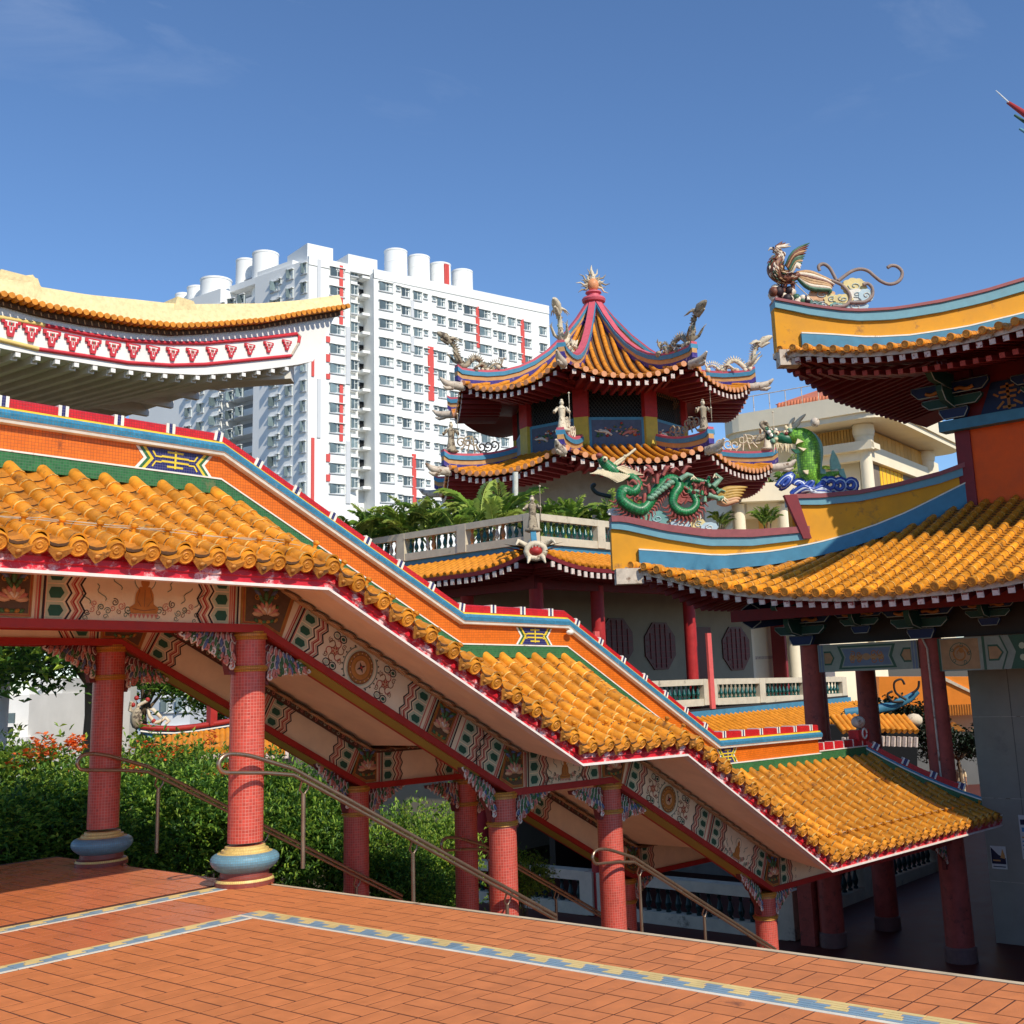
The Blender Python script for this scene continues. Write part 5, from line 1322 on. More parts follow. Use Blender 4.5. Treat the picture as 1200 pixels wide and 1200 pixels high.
# skirt roof below the terrace
def skirt(a0, a1, axis, e, zeave, zwall, depth, n, cornerlift, parent, lift_at0=True, blue=True):
    """a0..a1 along the axis; e = eave coordinate on the other axis; depth towards the wall"""
    q = MB(); sgn = 1
    def P(a, s, dz):
        t = abs(a-a0)/3.2; l = cornerlift*max(0, 1-t)**2; z = lerp(zeave, zwall, s)+l*(1-s*.6)+dz
        o = e+depth*s
        if axis == 'y': return V((max(o, e), max(a, by-1.6+depth*s-.02) if False else a, z))
        return V((a, o, z))
    q.grid(lambda i, j: P(lerp(a0, a1, i), j, -.07), 30, 3, mTDK); q.grid(lambda i, j: P(lerp(a0, a1, 1-i), j, -.18), 30, 3, mDRWD)
    q.add([P(lerp(a0, a1, i/30), 0, -.05) for i in range(31)]+[P(lerp(a0, a1, i/30), 0, -.19) for i in range(31)], [(i, i+1, 32+i, 31+i) for i in range(30)], mDRWD)
    q.build('skirt_deck', parent, (0, 0, 0))
    q = MB(); rf = MB(); k = int(abs(a1-a0)/.33)
    for i in range(2 if blue else 0, k):
        a = lerp(a0, a1, (i+.5)/k); path = [P(a, s, .0) for s in (0, .25, .5, .75, 1.0)]
        q.tube(path, .095, mPTIL, 6)
        for s in (0.02, .22, .42, .62, .82): q.tube([P(a, s, 0), P(a, s+.05, 0)], .107, mPTIL, 6, False)
        if i % 1 == 0:
            p = P(a, 0, -.30); M = frame(p, (-1, 0, 0) if axis == 'y' else (0, -1, 0), (0, 0, 1)); rf.obox(M, (-1.6, -.06, -.07), (-.06, .06, .08), mDRWD); rf.obox(M, (-.06, -.08, -.09), (-.02, .08, .10), mRAFT)
    q.build('skirt_tile_rows', parent, (0, 0, 0), kind='stuff'); rf.build('skirt_rafters', parent, (0, 0, 0), kind='stuff')
    if blue:
        q = MB(); q.grid(lambda i, j: P(lerp(a0+1.3, a1, i), 1.0, lerp(-.1, .30, j)), 10, 1, mTEALD); q.build('blue_band', parent, (0, 0, 0))
EX, EY = 20.35, 14.3
skirt(EY+.05, 29.2, 'y', EX, 5.55, 6.18, 1.5, 0, .55, gal); skirt(EX+.05, 36, 'x', EY, 5.55, 6.18, 1.5, 0, .55, gal)
q = MB(); q.sweep3([(EX-.15, EY-.15, 5.95), (EX+.1, EY+.1, 6.0), (EX+.4, EY+.4, 6.2), (EX+.7, EY+.7, 6.6), (EX+1.0, EY+1.0, 7.3)], [(-.09, -.1), (.09, -.1), (.09, .2), (-.09, .2)], [mTEALD]); q.build('corner_ridge', gal, (0, 0, 0))
GY = 20.0
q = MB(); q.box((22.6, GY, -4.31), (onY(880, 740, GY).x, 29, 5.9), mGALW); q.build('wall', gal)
q = MB(); q.box((22.0, 15.9, 4.9), (44, 16.25, 5.9), mDRWD); q.box((22.0, 16.25, 4.9), (22.3, 29, 5.9), mDRWD); q.build('lintel', gal, kind='stuff')
q = MB(); q.box((22.3, 16.25, 5.3), (44, 29, 5.85), mDRWD); q.build('gallery_ceiling', gal)
def gcol(x, y, z0, z1, r=.26, m=mPRED):
    q = MB(); q.lathe([(r, 0), (r*.95, z1-z0)], (x, y, z0), m, 16); q.build('column', gal)
for x in (22.3, 25.6, 31.4): gcol(x, 16.1, .45, 5.1)
for y in (19.5, 23, 26.5): gcol(22.3, y, .45, 5.1)
q = MB(); z_ = onY(832, 742, 15.3).z; q.box((31.3, 15.22, .40), (31.58, 15.32, z_), pm('sunlit_red', S(220, 96, 90), .6, .08)); q.build('column_sun_patch', gal)  # brighter red board paints the sunlight on the column's lower part
q = MB(); a = onY(697, 740, 15.3); q.box((a.x-.12, 15.2, .4), (a.x+.14, 15.3, a.z), MATS['sunlit_red']); q.build('column_sun_patch', gal)  # same painted sunlight, on the next column
# octagonal red windows and a door in the gallery wall
mWIN = pm('window_red', S(92, 18, 20), .4, .2, 5)
for (u, v, wu, hv) in ((722, 752, 1.95, 1.95), (773, 757, 2.0, 2.05), (862, 760, 2.1, 2.05)):
    c = onY(u, v, GY-.01); wu *= 1.12; o = [(c.x+wu/2*a, GY-.01, c.z+hv/2*z) for a, z in ((-.45, -1), (.45, -1), (1, -.4), (1, .4), (.45, 1), (-.45, 1), (-1, .4), (-1, -.4))]
    q = MB(); q.prism(o, (0, -.06, 0), mWIN); w_ = q.build('octagonal_window', gal)
    q = MB()
    for i in range(-3, 4):
        ww = wu/2*(1 if abs(i) < 2 else .6); q.bar((c.x-ww*.9, GY-.08, c.z+i*hv/8), (c.x+ww*.9, GY-.08, c.z+i*hv/8), .03, .03, mMAR)
    for i in range(-2, 3):
        hh = hv/2*(1 if abs(i) < 2 else .6); q.bar((c.x+i*wu/6, GY-.085, c.z-hh*.92), (c.x+i*wu/6, GY-.085, c.z+hh*.92), .03, .03, mMAR, (0, 1, 0))
    q.build('window_grille', w_, kind='stuff')
c0 = onY(805, 735, GY-.02); q = MB(); q.box((c0.x, GY-.1, .5), (c0.x+1.8, GY-.02, c0.z), mWIN); q.build('door', gal)
# balcony
BX = onY(985, 795, 15.5).x
q = MB(); q.box((22.0, 15.3, .05), (BX+.2, GY+1, .44), mDARKP); q.build('balcony_slab', gal)
balustrade((24.0, 15.5, .62), (31.2, 15.5, .54), 1.02, 3.6, 'first run of the balcony balustrade with green balusters, left of the sunlit red post', None, .30)
balustrade((31.7, 15.5, .53), (BX, 15.5, .28), 1.02, 3.6, 'balcony balustrade with green balusters right of the sunlit red post, crossed by a diagonal shadow', None, .30)
q = MB(); q.box((22.0, 15.16, onY(900, 834, 15.2).z-.05), (BX+.2, 15.295, .36), mTEALD); q.build('blue_band', gal)
skirt(22.0, BX+2.5, 'x', 13.7, onY(900, 857, 13.7).z, onY(900, 833, 15.2).z, 1.5, 0, .1, gal, blue=False)
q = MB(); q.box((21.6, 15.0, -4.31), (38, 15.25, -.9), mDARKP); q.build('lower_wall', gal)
# cream block beyond, seen through the gallery end
t = thing('cream_house', 'sunlit cream wall with a red post behind the gallery balcony', 'building', (44, 21, -4.3))
q = MB(); q.box((40.5, 21.5, -4.3), (60, 28, 6.2), mCRW); q.build('wall', t)
q = MB(); q.box((40.5, 21.43, 2.3), (60, 21.5, 2.45), mOLDW); q.build('string_course', t)
a = onY(918, 780, 20.8); q = MB(); q.box((a.x-.37, 20.4, .4), (a.x+.37, 21.2, 5.6), mMAR); q.build('post', t)
# lower court balustrades and dim arcade under the stair roof
balustrade((17.6, 4.1, -4.31), (17.6, 9.6, -4.31), 1.12, 5.5, 'lower court balustrade with dark balusters to the right, behind the short third column', None, .30, (mBALD,), w=.34)
balustrade((17.6, 10.2, -4.31), (17.6, 15.0, -4.31), 1.12, 4.8, 'lower court balustrade glimpsed between the first landing columns', None, .30, (mBALD,), w=.34)
for (x, y) in ((17.7, 9.9), (18.3, 15.0)): gcol(x, y, -4.31, -.6, .24)
for (x, y) in ((21.2, 6.3), (21.2, 12.2)): gcol(x, y, -4.31, .2, .22)
q = MB(); q.box((24.0, 8.5, -4.31), (24.3, 15.0, -.2), mPWAL); q.build('arcade_wall', gal)
q = MB(); q.box((23.9, 12.6, -4.31), (23.99, 14.6, -.3), mWIN); q.build('door', gal)
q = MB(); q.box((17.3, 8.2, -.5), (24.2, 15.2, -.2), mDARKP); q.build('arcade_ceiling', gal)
balustrade((18.2, 4.9, -4.31), (27.5, 4.9, -4.31), 1.12, 5.0, 'dim balustrade running back in the shade behind the hall columns', None, .30, (mBALD,), w=.34)
q = MB(); q.tube([onD(604, 622, 46), onD(604, 553, 46)], .11, mWHT, 10); q.tag('white_pole', 'thin white pole rising among the palms on the terrace', 'pole')
# ------------------------------------------------------------------ white high-rise flats
mHDB = pm('flat_white', S(238, 238, 234), .8, .03, .15)
mHDBG = pm('flat_grey', S(206, 208, 210), .8, .03, .2)
mHRED = pm('flat_red', S(214, 84, 78), .7, .05, .3)
mGLS = pm('window_glass', S(112, 128, 130), .2, .3, .4, rnd=.6, spec=.7)
mFRM = pm('window_frame', S(206, 212, 208), .5, .05, 1)
mDIM = pm('recess_dim', S(150, 152, 154), .85, .05, .3)
flat = thing('apartment_block', 'tall white apartment block with red stripes and rooftop water tanks', 'apartment block', onD(500, 600, 190)*1.0)
HC = onD(362, 303, 165)                                  # near top corner
def onz(u, v, z): return onZ(u, v, z)
HR = onz(643, 362, HC.z)-HC; HRL = HR.length; HR = HR.normalized(); HR.z = 0
HLp = onz(222, 352, HC.z)-HC; HLp.z = 0
HNr = V((HR.y, -HR.x, 0)); HNr = HNr if HNr.dot(CP-HC) > 0 else -HNr      # outward normal of the bright face
HL = -HNr                                                # the other face runs straight back
HLL = 62.
def hp(s, o, z): return HC+HR*s+HNr*o+V((0, 0, z-HC.z))   # s along bright face, o outwards
ZB = -5.
def hbox(s0, s1, o0, o1, z0, z1, mat, name, parent=flat):
    b = MB(); M = Matrix(((HR.x, HNr.x, 0, HC.x), (HR.y, HNr.y, 0, HC.y), (0, 0, 1, 0), (0, 0, 0, 1)))
    b.obox(M, (s0, o0, z0), (s1, o1, z1), mat)
    return b.build(name, parent)
def onF(u, v, o=0.): p = onP(u, v, HC+HNr*o, HNr); d = p-HC; return d.dot(HR), p.z
zt = HC.z
sA = onF(410, 330)[0]; sB = onF(438, 330)[0]; sE = onF(643, 362)[0]
hbox(0, sA, -9, 0, ZB, zt, mHDB, 'wall'); hbox(sA, sB, -16, -3.2, ZB, zt-1.2, mHDB, 'wall'); hbox(sB, sE, -16, 0, ZB, zt, mHDB, 'wall')
zs = onF(395, 319.5)[1]; STO = (onF(395, 319.5)[1]-onF(395, 573)[1])/11.
# parapet steps and roof boxes
def rbox(u0, u1, vtop, o0, o1, name='roof_block'):
    s0, z = onF(u0, vtop); s1, _ = onF(u1, vtop); return hbox(s0, s1, o0, o1, zt-.2, z, mHDB, name)
rbox(366, 396, 281, -8, -1.5); rbox(412, 446, 295, -9, -1)
hbox(sB, sE, -.35, .12, zt-.9, zt+.5, mHDB, 'parapet'); hbox(-.02, sA, -.35, .12, zt-.9, zt+.4, mHDB, 'parapet')
for u, v0, v1, r in ((464, 288, 326, 13), (491, 295, 332, 12.6), (516, 304, 340, 12.4), (542, 312, 346, 12.2)):
    s_, z0 = onF(u, v1, -5); _, z1 = onF(u, v0, -5); z1 -= 1.0; R_ = r/_f*dist(hp(s_, -5, z0))
    b = MB(); b.lathe([(R_, zt-.3), (R_, lerp(zt, z1, .33)), (R_*1.015, lerp(zt, z1, .335)), (R_*1.015, lerp(zt, z1, .35)), (R_, lerp(zt, z1, .355)), (R_, lerp(zt, z1, .66)), (R_*1.015, lerp(zt, z1, .665)), (R_*1.015, lerp(zt, z1, .68)), (R_, lerp(zt, z1, .685)), (R_, z1-.25), (R_*1.03, z1-.25), (R_*1.03, z1), (R_*.9, z1+.1)], (*(hp(s_, -5, 0)).xy, 0), mHDB, 24)
    tk = b.build('water_tank', flat)
    if u in (516,):
        b = MB(); c = hp(s_, -5, 0)+HNr*R_*1.0
        for k in (-.5, .1, .7): b.box((c.x+k*.5-.12, c.y-.25, zt), (c.x+k*.5+.12, c.y+.05, z1-.4), mHRED)
        b.build('painted_stripe', tk, kind='stuff')
# windows: frame with a pane behind
def window_meshes(w, h, nx, shade=True):
    b = MB(); t = .09
    b.box((-w/2, -.06, -h/2), (w/2, .10, -h/2+t), mFRM); b.box((-w/2, -.06, h/2-t), (w/2, .10, h/2), mFRM)
    for i in range(nx+1): x = lerp(-w/2+t/2, w/2-t/2, i/nx); b.box((x-t/2, -.06, -h/2+t), (x+t/2, .09, h/2-t), mFRM)
    b.box((-w/2+t, -.04, h*.12-.04), (w/2-t, .07, h*.12+.04), mFRM)
    b.box((-w/2-.12, .0, h/2), (w/2+.12, .32, h/2+.10), mHDB); b.box((-w/2-.1, .0, -h/2-.14), (w/2+.1, .16, -h/2), mHDBG)
    f = b.data('window'); b = MB(); b.box((-w/2+.02, -.05, -h/2+.02), (w/2-.02, .02, h/2-.02), mGLS); return f, b.data('pane')
WM = {k: window_meshes(*k) for k in ((2.3, 1.35, 4), (1.45, 1.35, 2), (.62, .7, 1), (1.9, 1.4, 3), (1.2, 1.5, 2))}
NW = [0]
MR = Matrix(((HR.x, HNr.x, 0, 0), (HR.y, HNr.y, 0, 0), (0, 0, 1, 0), (0, 0, 0, 1)))
def vis_px(p): d = p-CP; z = d.dot(CF); return _px+_f*d.dot(CR)/z, _py-_f*d.dot(CU)/z
def put(key, p, rot):
    u, v = vis_px(p)
    if v > 600 or v < 260 or not (195 < u < 660): return
    if u > 560 and v > 520 and u < 900 and not u < 600: return
    M = Matrix.Translation(p) @ rot; f, g = WM[key]
    w = piece('window', f, M, flat); piece('pane', g, M, w)
cols = [(395, 319.5, (2.3, 1.35, 4)), (452, 336.5, (2.3, 1.35, 4)), (475, 343, (1.45, 1.35, 2)), (489, 347, (1.45, 1.35, 2)), (516.6, 354.5, (1.45, 1.35, 2)), (530, 358.3, (1.45, 1.35, 2)),
        (550.5, 364, (2.3, 1.35, 4)), (567.5, 368.5, (2.3, 1.35, 4)), (587.5, 374, (1.45, 1.35, 2)), (599.5, 377.5, (1.45, 1.35, 2)), (617.5, 382.5, (1.45, 1.35, 2)), (636, 388, (1.45, 1.35, 2)),
        (466.5, 338, (.62, .7, 1)), (498.5, 347.5, (.62, .7, 1)), (508.5, 350, (.62, .7, 1)), (538.8, 358.5, (.62, .7, 1)), (579.5, 370, (.62, .7, 1)), (608, 377.5, (.62, .7, 1))]
for u, v, k in cols:
    s_, z_ = onF(u, v)
    for r in range(12): put(k, hp(s_, .03, z_-STO*r), MR)
# recessed bay: dark kitchen openings and ledges
s1, z1 = onF(426, 323, -3.2)
for r in range(12):
    z = z1-STO*r
    if vis_px(hp(s1, -3.2, z))[1] > 600: break
    b = MB(); M = Matrix(((HR.x, HNr.x, 0, HC.x), (HR.y, HNr.y, 0, HC.y), (0, 0, 1, 0), (0, 0, 0, 1))); b.obox(M, (s1-.75, -3.25, z-.75), (s1+.75, -3.1, z+.6), mVOID); b.build('kitchen_opening', flat)
    hbox(s1-1.3, s1+1.5, -3.2, -1.2, z-1.15, z-.75, mHDB, 'ledge')
    s2, _ = onF(415, 330, -1.6); hbox(s2-.5, s2+.5, -3.2, -1.6, z-1.3, z+1.0, mHDB, 'service_bay')
    put((1.2, 1.5, 2), hp(s2, -1.57, z-.3), MR)
# red and grey stripes
def stripe(u0, u1, v0, v1, mat):
    (s0, z0), (s1_, _) = onF(u0, v0), onF(u1, v0); _, z1_ = onF(u0, v1); hbox(s0, s1_, -.1, .16, z1_, z0, mat, 'colour_stripe')
for a in ((397.5, 401.5, 311, 380, mHRED), (364.5, 368, 513, 592, mHRED), (397.5, 401.5, 449, 517, mHRED), (365, 368, 397, 441, mHRED), (382, 386.5, 394, 401, mHRED), (382, 386.5, 415, 424, mHRED), (382, 386.5, 438, 444, mHRED), (382, 386.5, 532, 541, mHRED), (382, 386.5, 556, 564, mHRED),
          (371.5, 375.5, 304, 372, mHDBG), (371.5, 375.5, 444, 513, mHDBG), (405, 410, 383, 450, mHDBG), (405, 410, 517, 590, mHDBG),
          (501, 507.5, 406, 469, mHRED), (557, 561, 359, 407, mHRED), (609.5, 613.5, 374, 425, mHRED), (482.5, 487, 532, 592, mHRED), (481, 485, 352, 372, mHDBG), (481, 485, 394, 412, mHDBG)): stripe(*a)
# left face, running back at its own angle
HLd = HLp.normalized(); HLn = V((-HLd.y, HLd.x, 0)); HLn = HLn if HLn.dot(CP-HC) > 0 else -HLn
ML = Matrix(((-HLd.x, HLn.x, 0, 0), (-HLd.y, HLn.y, 0, 0), (0, 0, 1, 0), (0, 0, 0, 1)))
def LFT(t, s=0., z=0.): return V((HC.x, HC.y, z))+HLd*t-HLn*s
def onL(u, v, s=0.): p = onP(u, v, HC-HLn*s, HLn); d = p-HC; return d.dot(HLd), p.z
def lbox(t0, t1, s0, s1_, z0, z1_, mat, name):
    b = MB(); M = Matrix(((HLd.x, -HLn.x, 0, HC.x), (HLd.y, -HLn.y, 0, HC.y), (0, 0, 1, 0), (0, 0, 0, 1))); b.obox(M, (t0, s0, z0), (t1, s1_, z1_), mat); return b.build(name, flat)
t1 = onL(299, 320)[0]
lbox(.15, t1, 0, 9.5, ZB, zt-.02, mHDB, 'wall')
zl2 = onL(293, 326, 4)[1]; t2 = onL(281, 330, 4)[0]
lbox(t1, t2, 4, 10, ZB, zl2, mHDBG, 'wall')
t3 = onL(226, 362, .5)[0]; zl3 = onL(281, 330, .5)[1]
lbox(t2, t2+(t3-t2)+16, .5, 10, ZB, zl3, mHDB, 'wall')
tt = onL(335, 300)[0]; lbox(tt-1, t1, .4, 7, zt-.2, zt+.9, mHDB, 'parapet')
for u, v, k in ((340, 322, (1.45, 1.35, 2)), (356.5, 315, (1.2, 1.5, 2)), (328, 330, (.62, .7, 1))):
    t_, z_ = onL(u, v)
    for r in range(13): put(k, LFT(t_, -.03, z_-STO*r), ML)
for u, v, k in ((322.5, 336, (1.9, 1.4, 3)),):
    t_, z_ = onL(u, v)
    for r in range(13): put(k, LFT(t_, -.03, z_-STO*r), ML)
for u, v, k in ((283, 351, (1.45, 1.35, 2)), (271.5, 356, (1.45, 1.35, 2)), (255, 364, (2.3, 1.35, 4)), (238, 372, (1.45, 1.35, 2)), (224, 378, (1.45, 1.35, 2)), (262, 358, (.62, .7, 1))):
    t_, z_ = onL(u, v, .5)
    for r in range(13): put(k, LFT(t_, .47, z_-STO*r), ML)
# balconies in the notch of the shaded face
for r in range(12):
    z = zl2-2.2-STO*r; p = LFT((t1+t2)/2, 2)
    if vis_px(V((p.x, p.y, z)))[1] < 600: lbox(t1+.05, t2-.05, 2.2, 4.05, z, z+1.0, mHDB, 'balcony'); lbox(t1+.1, t2-.1, 3.9, 4.03, z+1.02, z+2.2, mDIM, 'balcony_recess')
for u, v0, v1, r in ((311, 293, 322, 14.5), (288, 301, 330, 11), (253, 324, 345, 17), (231, 333, 352, 11), (215, 341, 358, 9)):
    t_, z0 = onL(u, v1, 5); _, z1_ = onL(u, v0, 5); R_ = r/_f*dist(LFT(t_, 0, z0)); z1_ -= .7; c = LFT(t_, 5)
    b = MB(); b.lathe([(R_, z0-4), (R_, z1_-.3), (R_*1.03, z1_-.3), (R_*1.03, z1_), (R_*.9, z1_+.1)], (c.x, c.y, 0), mHDB, 22); b.build('water_tank', flat)
# lower podium hidden behind trees; fainter far block at left
far = thing('apartment_block', 'pale distant block glimpsed between the trees under the stair roof', 'apartment block', onD(205, 830, 120))
def fblock(t, u0, u1, v0, v1, dep, mat, rows, ncol, key=(1.45, 1.35, 2)):
    a = onD(u0, v1, dep); b_ = onD(u1, v1, dep); zt0 = onD(u0, v0, dep).z; d = (b_-a); d.z = 0; l = d.length; n = V((d.y, -d.x, 0)).normalized(); n = n if n.dot(CP-a) > 0 else -n; d.normalize()
    M = Matrix(((d.x, n.x, 0, a.x), (d.y, n.y, 0, a.y), (0, 0, 1, 0), (0, 0, 0, 1))); b = MB(); b.obox(M, (0, -8, -5), (l, 0, zt0), mat); b.build('wall', t)
    b = MB(); b.obox(M, (-.3, -8, zt0), (l+.3, .3, zt0+.4), mat); b.build('roof', t)
    for i in range(ncol):
        for j in range(rows):
            Mw = M @ Matrix.Translation((l*(i+.5)/ncol, .05, zt0-1.6-2.8*j)); w = piece('window', WM[key][0], Mw, t); piece('pane', WM[key][1], Mw, w)
fblock(far, 186, 222, 806, 860, 110, mHDBG, 2, 2)
# ------------------------------------------------------------------ cream pavilion with wood slats
mCRM = pm('cream_stone', S(240, 226, 196), .75, .05, .8)
mWOOD = pm('wood_slat', S(212, 160, 80), .6, .1, 2, rnd=.12)
mBLND = pm('yellow_blind', S(248, 196, 40), .6, .06, 2); mGBL = pm('grey_blind', S(130, 116, 100), .7, .1, 2)
mRTIL = pm('terracotta_roof', S(206, 120, 84), .6, .15, 2)
pav = thing('cream_pavilion', 'cream columned building with timber slats and terracotta roof behind the dragon fish', 'building', onD(1000, 640, 70))
PCn = onD(1012, 482, 72); kx = V((1, .12, 0)).normalized(); ky = V((-.12, 1, 0)).normalized()
def pX(u, v): p = onP(u, v, PCn, ky); return (p-PCn).dot(kx), p.z      # right face (normal -ky)
def pY(u, v): p = onP(u, v, PCn, kx); return (p-PCn).dot(ky), p.z      # left face
MP_ = Matrix(((kx.x, ky.x, 0, PCn.x), (kx.y, ky.y, 0, PCn.y), (0, 0, 1, 0), (0, 0, 0, 1)))
def pbox(lo, hi, mat, name, parent=pav): b = MB(); b.obox(MP_, lo, hi, mat); return b.build(name, parent)
xr, _ = pX(1086, 525); yl, _ = pY(932, 505)
zf1 = pX(1012, 470)[1]; zf0 = pX(1012, 490)[1]
zc0 = pX(1012, 640)[1]-6
def colp(x, y, ztop):
    b = MB(); c = MP_ @ V((x, y, 0)); r = .42
    b.lathe([(r, zc0), (r*.92, ztop-1.75), (r*1.15, ztop-1.7), (r*1.15, ztop-1.5), (r*.95, ztop-1.45), (r*1.1, ztop-1.35), (r*1.35, ztop-1.1), (r*1.4, ztop-.8), (r*1.55, ztop-.7), (r*1.65, ztop-.4), (r*1.55, ztop-.05), (r*1.4, ztop)], (c.x, c.y, 0), mCRM, 20); b.build('column', pav)
zcol = pX(1014, 497)[1]
colp(.2, .2, zcol); colp(xr, .2, zcol); colp(.2, yl, zcol)
zb1 = pX(1014, 519)[1]; zb2 = pX(1014, 537)[1]
pbox((-.1, -.05, zb2), (xr+.3, .6, zb1), mCRM, 'beam'); pbox((-.1, .6, zb2), (.55, yl+.3, zb1), mCRM, 'beam')
pbox((-.6, -.5, zb1-.35), (1.0, .0, zb1), mCRM, 'cornice'); pbox((-.62, -.5, zb1-.45), (-.11, yl, zb1+.1), mCRM, 'cornice')
n = 14
for i in range(n): a, c_ = .75+(xr-1.2)*i/n, .75+(xr-1.2)*(i+1)/n-.04; pbox((a, .25, zb1), (c_, .4, zcol-.1), mWOOD, 'wood_slat')
for i in range(18): a, c_ = .75+(yl-1)*i/18, .75+(yl-1)*(i+1)/18-.04; pbox((.3, a, zb1), (.45, c_, zcol-.1), mWOOD, 'wood_slat')
pbox((1.2, 1.0, zc0), (xr+6, yl+8, zcol), mCRM, 'wall')
x0, _ = pX(1036, 545); x1, _ = pX(1062, 545); pbox((x0, .3, zc0+4), (x1, .42, zb2-.02), mBLND, 'blind')
for (ua, ub) in ((1024, 1035.5), (1062.5, 1079)): pbox((pX(ua, 545)[0], .32, zc0+4), (pX(ub, 545)[0], .45, zb2-.02), mGBL, 'blind')
for i in range(6): xx = lerp(x0, x1, (i+.5)/6); pbox((xx-.03, .26, zc0+4), (xx+.03, .3, zb2-.03), MATS['wood_slat'], 'blind_fold')
b = MB()
ov = 2.0; rr_ = 1.6
out = []
for (cx_, cy_, a0) in ((-ov+rr_, -ov+rr_, PI), (xr+1.4, -ov+rr_, 1.5*PI), (xr+1.4, yl+3, 0), (-ov+rr_, yl+3, .5*PI)):
    out += [(cx_+rr_*math.cos(a0+PI/2*i/5), cy_+rr_*math.sin(a0+PI/2*i/5)) for i in range(6)]
b.prism([MP_ @ V((x, y, zf0)) for x, y in out], (0, 0, zf1-zf0), mCRM); b.prism([MP_ @ V((x*.97+.1, y*.97+.1, zcol)) for x, y in out], (0, 0, zf0-zcol), mCRM); b.build('roof_slab', pav)
b = MB(); zr = zf1+.05
b.add([MP_ @ V(p) for p in ((-.6, -.6, zr+.5), (xr+.5, -.6, zr+.5), (xr+.5, yl+1, zr+.5), (-.6, yl+1, zr+.5), (xr*.5, yl*.4, zr+3.0), (xr*.5, yl*.7, zr+3.0))], [(0, 1, 4), (1, 2, 5, 4), (2, 3, 5), (3, 0, 4, 5)], mRTIL)
for i in range(28): a = MP_ @ V((-.62, -.5+(yl+1.4)*i/28, zr+.3)); b.ball(a, (.18, .18, .3), mRTIL, 6, 4)
b.obox(MP_, (-.4, -.4, zf1), (xr+.3, yl+.8, zr+.5), mCRM); b.build('tiled_roof', pav, kind='stuff')
b = MB()
for i in range(10):
    a = MP_ @ V((-ov+.3, -ov+2+i*1.1, zf1)); b.tube([a, a+V((0, 0, 1.1))], .03, mOLDW, 5)
b.tube([MP_ @ V((-ov+.3, -ov+2, zf1+1.1)), MP_ @ V((-ov+.3, -ov+12, zf1+1.1))], .03, mOLDW, 5); b.build('roof_railing', pav, kind='stuff')
b = MB(); p = onD(955, 495, 70.5); b.ball(p, (.3, .3, .3), mOLDW, 8, 6); b.build('flood_lamp', pav)
# lower cream terrace in front of the pavilion
lt = thing('cream_terrace', 'cream terrace block with round posts under the green dragon tail', 'terrace', onD(890, 640, 62))
def fb(u0, u1, v0, v1, dep, th, mat, name, t): 
    a = onD(u0, v1, dep); b_ = onD(u1, v1, dep); z0 = a.z; z1_ = onD(u0, v0, dep).z; d = b_-a; d.z = 0; l = d.length; d.normalize(); n = V((d.y, -d.x, 0)); n = n if n.dot(CP-a) > 0 else -n
    M = Matrix(((d.x, n.x, 0, a.x), (d.y, n.y, 0, a.y), (0, 0, 1, 0), (0, 0, 0, 1))); b = MB(); b.obox(M, (0, -th, z0), (l, 0, z1_), mat); return b.build(name, t)
fb(868, 935, 566, 588, 60, 14, mCRM, 'parapet', lt); fb(876, 940, 588, 600, 60.6, 12, mCRM, 'cornice', lt)
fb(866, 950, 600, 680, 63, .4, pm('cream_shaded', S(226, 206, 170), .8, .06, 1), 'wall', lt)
fb(890, 901, 606, 625, 62.8, .1, mWOOD, 'vent_grille', lt)
for u in (868, 921):
    a = onD(u, 640, 60.3); b = MB(); b.lathe([(.36, -3), (.34, onD(u, 590, 60.3).z)], (a.x, a.y, 0), mCRM, 14); b.build('column', lt)
# ------------------------------------------------------------------ modern temple roof at the left, seen from below
mCONC = pm('soffit_concrete', S(226, 220, 208), .8, .1, 1.2)
mFASC = pm('white_fascia', S(240, 236, 228), .6, .05, 1)
mGOLT = pm('gold_ridge', S(236, 212, 156), .6, .14, 10, bump=.8, bscale=22)
mMOTR = pm('motif_red', S(206, 52, 62), .55, .08, 5)
mYLN = pm('yellow_line', S(236, 200, 120), .6, .06, 4)
lef = thing('great_temple_roof', 'great white curved temple roof with gold ridge and red stepped motifs', 'temple roof', (4, 16, 12))
LY = onD(388, 360, 27).y
def LP(u, v, o=0.): return onY(u, v, LY-o)
topc = [(-60, 352), (0, 342), (45, 359), (100, 367), (150, 373), (200, 377), (240, 378), (300, 372), (350, 363), (397, 357)]
tilc = [(-60, 341), (0, 345.5), (45, 358.5), (100, 368), (150, 377), (200, 381.5), (240, 380), (300, 375), (350, 366), (397, 359)]
tile_b = [(-60, 345), (0, 349), (45, 362), (100, 373), (150, 380), (200, 385), (240, 383), (300, 378), (350, 370), (396, 363)]
bot = [(-60, 389), (0, 408), (60, 419), (120, 429), (180, 436.5), (235, 439.5), (280, 436.5), (330, 430), (350, 427), (368, 423)]
def crv(px, o=0.): return sorted([(LP(u, v, o).x, LP(u, v, o).z) for u, v in px])
cT = crv(tile_b); cB = crv(bot)
xt = LP(396, 363).x; xb = LP(367, 424).x; xL = LP(-60, 380).x
def fas(xa): return 0
b = MB(); N_ = 40; vs = []
for i in range(N_+1):
    s = i/N_; xT = lerp(xL, xt, s); xBm = lerp(xL, xb, s)
    for o in (0, .5): vs += [(xBm, LY+o, interp(xBm, cB)), (xT, LY+o*.2, interp(xT, cT))]
fsx = []
for i in range(N_): a, c_ = 4*i, 4*i+4; fsx += [(a+1, a, c_, c_+1), (a, a+2, c_+2, c_), (a+3, a+1, c_+1, c_+3)]
